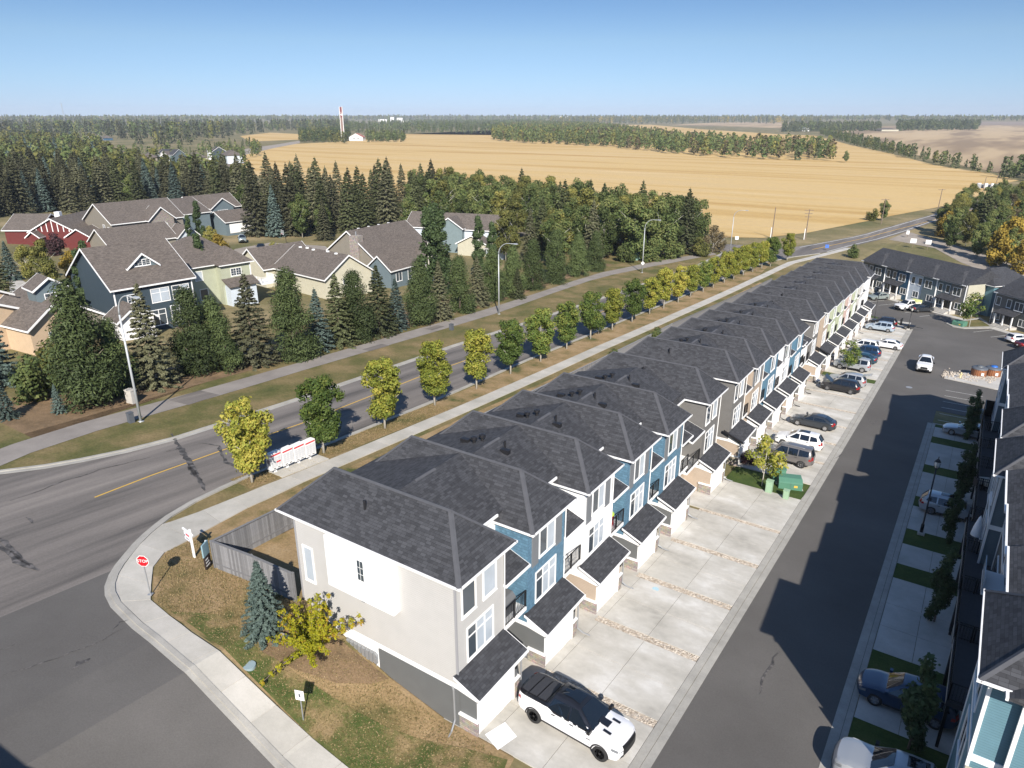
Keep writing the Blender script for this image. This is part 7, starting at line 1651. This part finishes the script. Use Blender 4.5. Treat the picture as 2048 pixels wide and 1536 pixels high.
# trailer beside the last driveway car
tr = thing('trailer', 'small black utility trailer on the last left drive', 'trailer', (-8.9, 138.6, terr(-9, 138)+.1), R(-8))
m = MB(); m.box(-1.3, 1.0, -.7, .7, .5, .6); m.build('bed', M['black'], tr); m = MB(); m.tube([(1.0, 0, .5), (2.3, 0, .45)], .04, 6); m.build('drawbar', M['black'], tr)
for sd in (1, -1): w_ = ob('wheel', wheel_meshes(.3, 'alloy')[0], tr, (-.2, sd*.82, .3)); ob('rim', wheel_meshes(.3, 'alloy')[1], w_)
railing(tr, [(-1.25, -.65), (-1.25, .65)], .6, 1.0)
# basketball hoop
p = (-150.25, 119.74)
bh = thing('basketball_hoop', 'basketball hoop with a clear backboard at the end of the cul-de-sac', 'basketball hoop', (p[0], p[1], terr(*p)), R(-20))
m = MB(); m.tube([(0, .6, 0), (0, .5, 2.2), (0, -.1, 3.2)], .06, 6); m.box(-.5, .5, .4, 1.2, 0, .25); m.build('pole', M['black'], bh)
m = MB(); m.box(-.9, .9, -.16, -.12, 2.85, 3.95); m.build('backboard', plain('clear_board', (.20, .23, .24), .2), bh)
m = MB()
for a in ((-.92, -.86, 2.85, 3.95), (.86, .92, 2.85, 3.95), (-.92, .92, 2.83, 2.9), (-.92, .92, 3.9, 3.97), (-.3, .3, 3.1, 3.14), (-.3, .3, 3.5, 3.54), (-.3, -.26, 3.1, 3.54), (.26, .3, 3.1, 3.54)): m.box(a[0], a[1], -.18, -.165, a[2], a[3])
m.build('white_border', M['white'], bh); m = MB(); m.tube([(.23*math.cos(R(30*k)), -.42+.23*math.sin(R(30*k)), 3.05) for k in range(13)], .015, 5); m.build('rim', M['red'], bh)
# utility poles along the highway
um = plain('weathered_pole', (.17, .13, .10), .9, noise=.2)
for i, (p, h, arms, lb) in enumerate((((-54.59, 221.93), 9, 0, 'bare utility pole, leftmost at the road junction'), ((-45.68, 225.11), 8.8, 3, 'utility pole with three crossarms and a white base guard'), ((-32.07, 275.65), 8.5, 1, 'utility pole beside the dark bush at the field edge'), ((-18.98, 324.95), 8.5, 1, 'utility pole above the right hand wood'), ((-6.89, 393.03), 9, 0, 'utility pole left of the white gas station in the field corner'), ((-2.99, 459.25), 9, 2, 'farthest utility pole behind the gas station'))):
    o = thing('utility_pole', lb, 'utility pole', (p[0], p[1], terr(*p)), R(30), 'utility poles along the highway')
    m = MB(); m.tube([(0, 0, -.3), (.1, 0, h)], [.17, .11], 8); m.build('pole', um, o)
    for k in range(arms): m = MB(); m.box(-1.3+.2*k, 1.3-.2*k, -.06, .06, h-.35-.95*k, h-.2-.95*k); m.build('crossarm', um, o)
    if i < 2: m = MB(); m.cyl(-.35, 0, -.3, 3.2, .12, n=8); m.build('white_pipe', M['white'], o)
# small compound in the field corner
p = (-5.67, 444.48)
o = thing('gas_station', 'small white fenced utility compound in the corner of the golden field', 'utility compound', (p[0], p[1], terr(*p)), R(15))
for k in range(4): m = MB(); m.cyl(-4.5+3*k, 0, 0, 2.6, .9, n=12); m.build('tank', M['white'], o)
m = MB(); m.box(-6, 6, 2, 2.1, 0, 2); m.box(-6, -4, -2.2, 1, 0, 2.2); m.build('screen', M['grey_metal'], o)
# road signs
def rsign(p, label, col, w, h, z, rz=30):
    o = thing('road_sign', label, 'road sign', (p[0], p[1], terr(*p)), R(rz)); m = MB(); m.box(-.05, .05, -.05, .05, -.2, z+h); m.build('post', um, o); m = MB(); m.box(-w/2, w/2, -.08, -.055, z, z+h); m.build('plate', col, o)
bs = plain('blue_sign', (.06, .16, .55), .4)
rsign((-36.23, 207.59), 'small blue sign at the edge of the highway', bs, .9, .9, .6, 20)
rsign((-21.13, 248.43), 'white marker board at the mouth of the gravel road', M['white'], .8, 1.1, 1.0, 20); rsign((-17.72, 229.23), 'left of two white boards on posts beside the gravel road', M['white'], 1.5, 1.2, 1.6, 10); rsign((-13.98, 228.97), 'right of two white boards on posts beside the gravel road', M['white'], 1.4, 1.2, 1.6, 10)
rsign((-58.21, 199.01), 'white round-topped sign beside the farthest street lamp', M['white'], .9, .9, 1.8, 20); rsign((-42.46, 162.67), 'green street name sign among the far street trees', M['aqua'], .9, .6, 2.4, 30)
# person beside the raised bonnet
p = (-16.0, 97.9)
pts = [(0, 0, .98), (0, 0, 1.2), (0, 0, 1.42), (0, 0, 1.52), (0, .01, 1.62), (0, .02, 1.74), (.2, 0, 1.42), (.27, .03, 1.15), (.24, .18, .95), (-.2, 0, 1.42), (-.27, .05, 1.16), (-.2, .22, 1.0), (.11, 0, .92), (.12, .03, .5), (.12, 0, .08), (.12, .14, .04), (-.11, 0, .92), (-.13, .0, .5), (-.14, -.05, .08), (-.14, .1, .04), (.22, .25, .92), (-.17, .29, .97)]
ed = [(0, 1), (1, 2), (2, 3), (3, 4), (4, 5), (2, 6), (6, 7), (7, 8), (2, 9), (9, 10), (10, 11), (0, 12), (12, 13), (13, 14), (14, 15), (0, 16), (16, 17), (17, 18), (18, 19), (8, 20), (11, 21)]
rad = [.15, .14, .16, .06, .095, .08, .07, .05, .035, .07, .05, .035, .10, .065, .045, .04, .10, .065, .045, .04, .035, .035]
me = bpy.data.meshes.new('person'); me.from_pydata(pts, ed, []); t = bpy.data.objects.new('tmp', me); COL.objects.link(t)
md = t.modifiers.new('s', 'SKIN'); sv = me.skin_vertices[0].data
for i, r_ in enumerate(rad): sv[i].radius = (r_, r_*(.75 if i < 3 else 1))
sv[0].use_root = True; t.modifiers.new('u', 'SUBSURF').levels = 2; t.modifiers['u'].render_levels = 2; bpy.context.view_layer.update()
pm = bpy.data.meshes.new_from_object(t.evaluated_get(bpy.context.evaluated_depsgraph_get())); bpy.data.objects.remove(t)
pm.materials.clear()
for q in (M['skin'], plain('navy_shirt', (.03, .035, .06), .8), plain('grey_shorts', (.12, .13, .15), .8), plain('dark_hair', (.03, .02, .015), .8), plain('pale_shoes', (.5, .5, .5), .7)): pm.materials.append(q)
for f in pm.polygons:
    c = f.center; f.use_smooth = True
    f.material_index = 4 if c.z < .11 else 0 if c.z < .48 else 2 if c.z < .97 and abs(c.x) < .22 else 1 if c.z < 1.47 and (abs(c.x) < .24 or c.z > 1.2) else 3 if c.z > 1.68 or (c.z > 1.56 and c.y < -.02) else 0
pe = thing('person', 'person in a dark shirt and grey shorts standing by the cars with raised lids', 'person', (p[0], p[1], terr(*p)+.1), R(-110)); ob('body', pm, pe)
# a small white folding chair or stroller by the garage, patio furniture on the decks
ch = thing('stroller', 'small white stroller standing on the drive near the person', 'stroller', (-15.2, 94.6, terr(-15, 94.6)+.09), R(40))
m = MB(); m.prism([(-.3, .35), (.3, .35), (.34, .5), (-.1, .55), (-.3, .95), (-.36, .93)], -.25, .25, 'y'); m.build('seat', M['white'], ch); m = MB(); m.tube([(-.3, -.25, .05), (.1, -.25, .5)], .015, 4); m.tube([(-.3, .25, .05), (.1, .25, .5)], .015, 4); m.build('frame', M['black'], ch)
for q in ((-.3, -.27), (-.3, .27), (.25, -.27), (.25, .27)): m = MB(); m.lathe([(.02, -.02), (.1, -.02), (.1, .02), (.02, .02)], 10, 'y', (q[0], q[1], .1)); m.build('wheel', M['black'], ch)
def patio_chair(p, z, rz, label):
    o = thing('patio_chair', label, 'chair', (p[0], p[1], z), R(rz), 'pale cushioned chairs on the deck'); cm = plain('pale_cushion', (.50, .50, .47), .85) if 'pale_cushion' not in bpy.data.materials else bpy.data.materials['pale_cushion']
    m = MB(); m.box(-.36, .36, -.36, .3, .25, .42); m.build('seat', cm, o); m = MB(); m.prism([(.24, .42), (.4, .42), (.52, .95), (.38, .97)], -.36, .36, 'x'); m.build('backrest', cm, o)
    m = MB(); m.box(-.42, -.36, -.36, .4, 0, .6); m.box(.36, .42, -.36, .4, 0, .6); m.box(-.36, .36, -.3, .3, .15, .25); m.build('frame', M['black'], o)
zd = RU[6].location.z+3.0
patio_chair((3.25, 63.2), zd, 200, 'left pale cushioned chair on the shaded deck'); patio_chair((3.9, 62.9), zd, 160, 'right pale cushioned chair on the shaded deck')
um_ = thing('patio_umbrella', 'folded white patio umbrella at the end of the deck behind the silver crossover', 'umbrella', (3.1, 50.9, RU[4].location.z+.2)); um_.location.z = terr(3, 50.9)+3.0
m = MB(); m.lathe([(.34, .9), (.26, 1.5), (.1, 2.2), (.02, 2.35)], 14); m.build('canopy', M['white'], um_); m = MB(); m.cyl(0, 0, 0, 2.4, .025, n=8); m.build('pole', M['grey_metal'], um_)
bx = (-5.60, 36.69)
# bicycle / barbecue on balconies
for k, (ui, lb) in enumerate(((0, 'covered grey barbecue on the balcony of the cream end townhouse'), (2, 'bright folded toys and chairs on the balcony of the white townhouse'))):
    U2 = ROW[ui]; x, y, z = U2.location.x-1.9, U2.location.y+BW+1.15, U2.location.z+3.2
    o = thing('barbecue' if k == 0 else 'balcony_clutter', lb, 'barbecue' if k == 0 else 'toys', (x, y, z))
    if k == 0:
        m = MB(); m.prism([(-.35, 0), (.35, 0), (.42, .85), (.2, 1.1), (-.2, 1.1), (-.42, .85)], -.55, .55, 'y'); m.build('cover', plain('grey_cover', (.12, .125, .13), .7), o)
    else:
        m = MB(); m.box(-.3, .3, -.6, -.1, 0, .7); m.build('box', plain('toy_blue', (.1, .15, .3), .6), o); m = MB(); m.box(-.2, .3, .0, .5, 0, .8); m.build('cushion', M['red'], o); m = MB(); m.lathe([(.001, 1.05), (.45, .9), (.45, .86)], 14, 'z', (0, .1, 0)); m.build('lid', plain('toy_green', (.42, .6, .08), .6), o)
# decorative rock and edging near the young spruce
p = (-25.75, 17.58)
o = tag(MB().box(-.16, .16, -.12, .12, -.05, .5).build('marker_stone', M['rock'], None, loc=(p[0], p[1], terr(*p)), rz=.4), 'upright tan stone between the young spruce and the yellow-green shrub', 'stone')
m = MB(); m.box(-.9, .9, -.03, .03, 0, .08); p = (-25.50, 18.26); tag(m.build('edging_board', M['fence'], None, loc=(p[0], p[1], terr(*p)+.06), rz=R(60)), 'thin grey edging board lying by the yellow-green shrub', 'edging')
p = (-26.84, 18.03)
# lattice tower and mast on the horizon
p = (-1841.70, 885.86)
o = thing('mast', 'thin lattice mast on the horizon at the upper left', 'mast', (p[0], p[1], terr(*p))); m = MB()
for k in range(3): a = k*2.094; m.tube([(2.2*math.cos(a), 2.2*math.sin(a), 0), (.3*math.cos(a), .3*math.sin(a), 62)], .28, 4)
m.build('lattice', M['grey_metal'], o)
# ------------------------------------------------------------ air between here and the horizon
hz = MB(); hz.box(-3600, 2600, -60, 4200, -14, 62)
hm_ = bpy.data.materials.new('haze_air'); hm_.use_nodes = True; nt = hm_.node_tree; nt.nodes.clear()
out = nt.nodes.new('ShaderNodeOutputMaterial'); pv = nt.nodes.new('ShaderNodeVolumePrincipled'); pv.inputs['Color'].default_value = (.80, .88, 1, 1); pv.inputs['Density'].default_value = .00009
nt.links.new(pv.outputs[0], out.inputs['Volume'])
HAZE = tag(hz.build('haze', hm_), 'thin pale blue haze filling the air to the horizon', 'haze', kind='stuff')
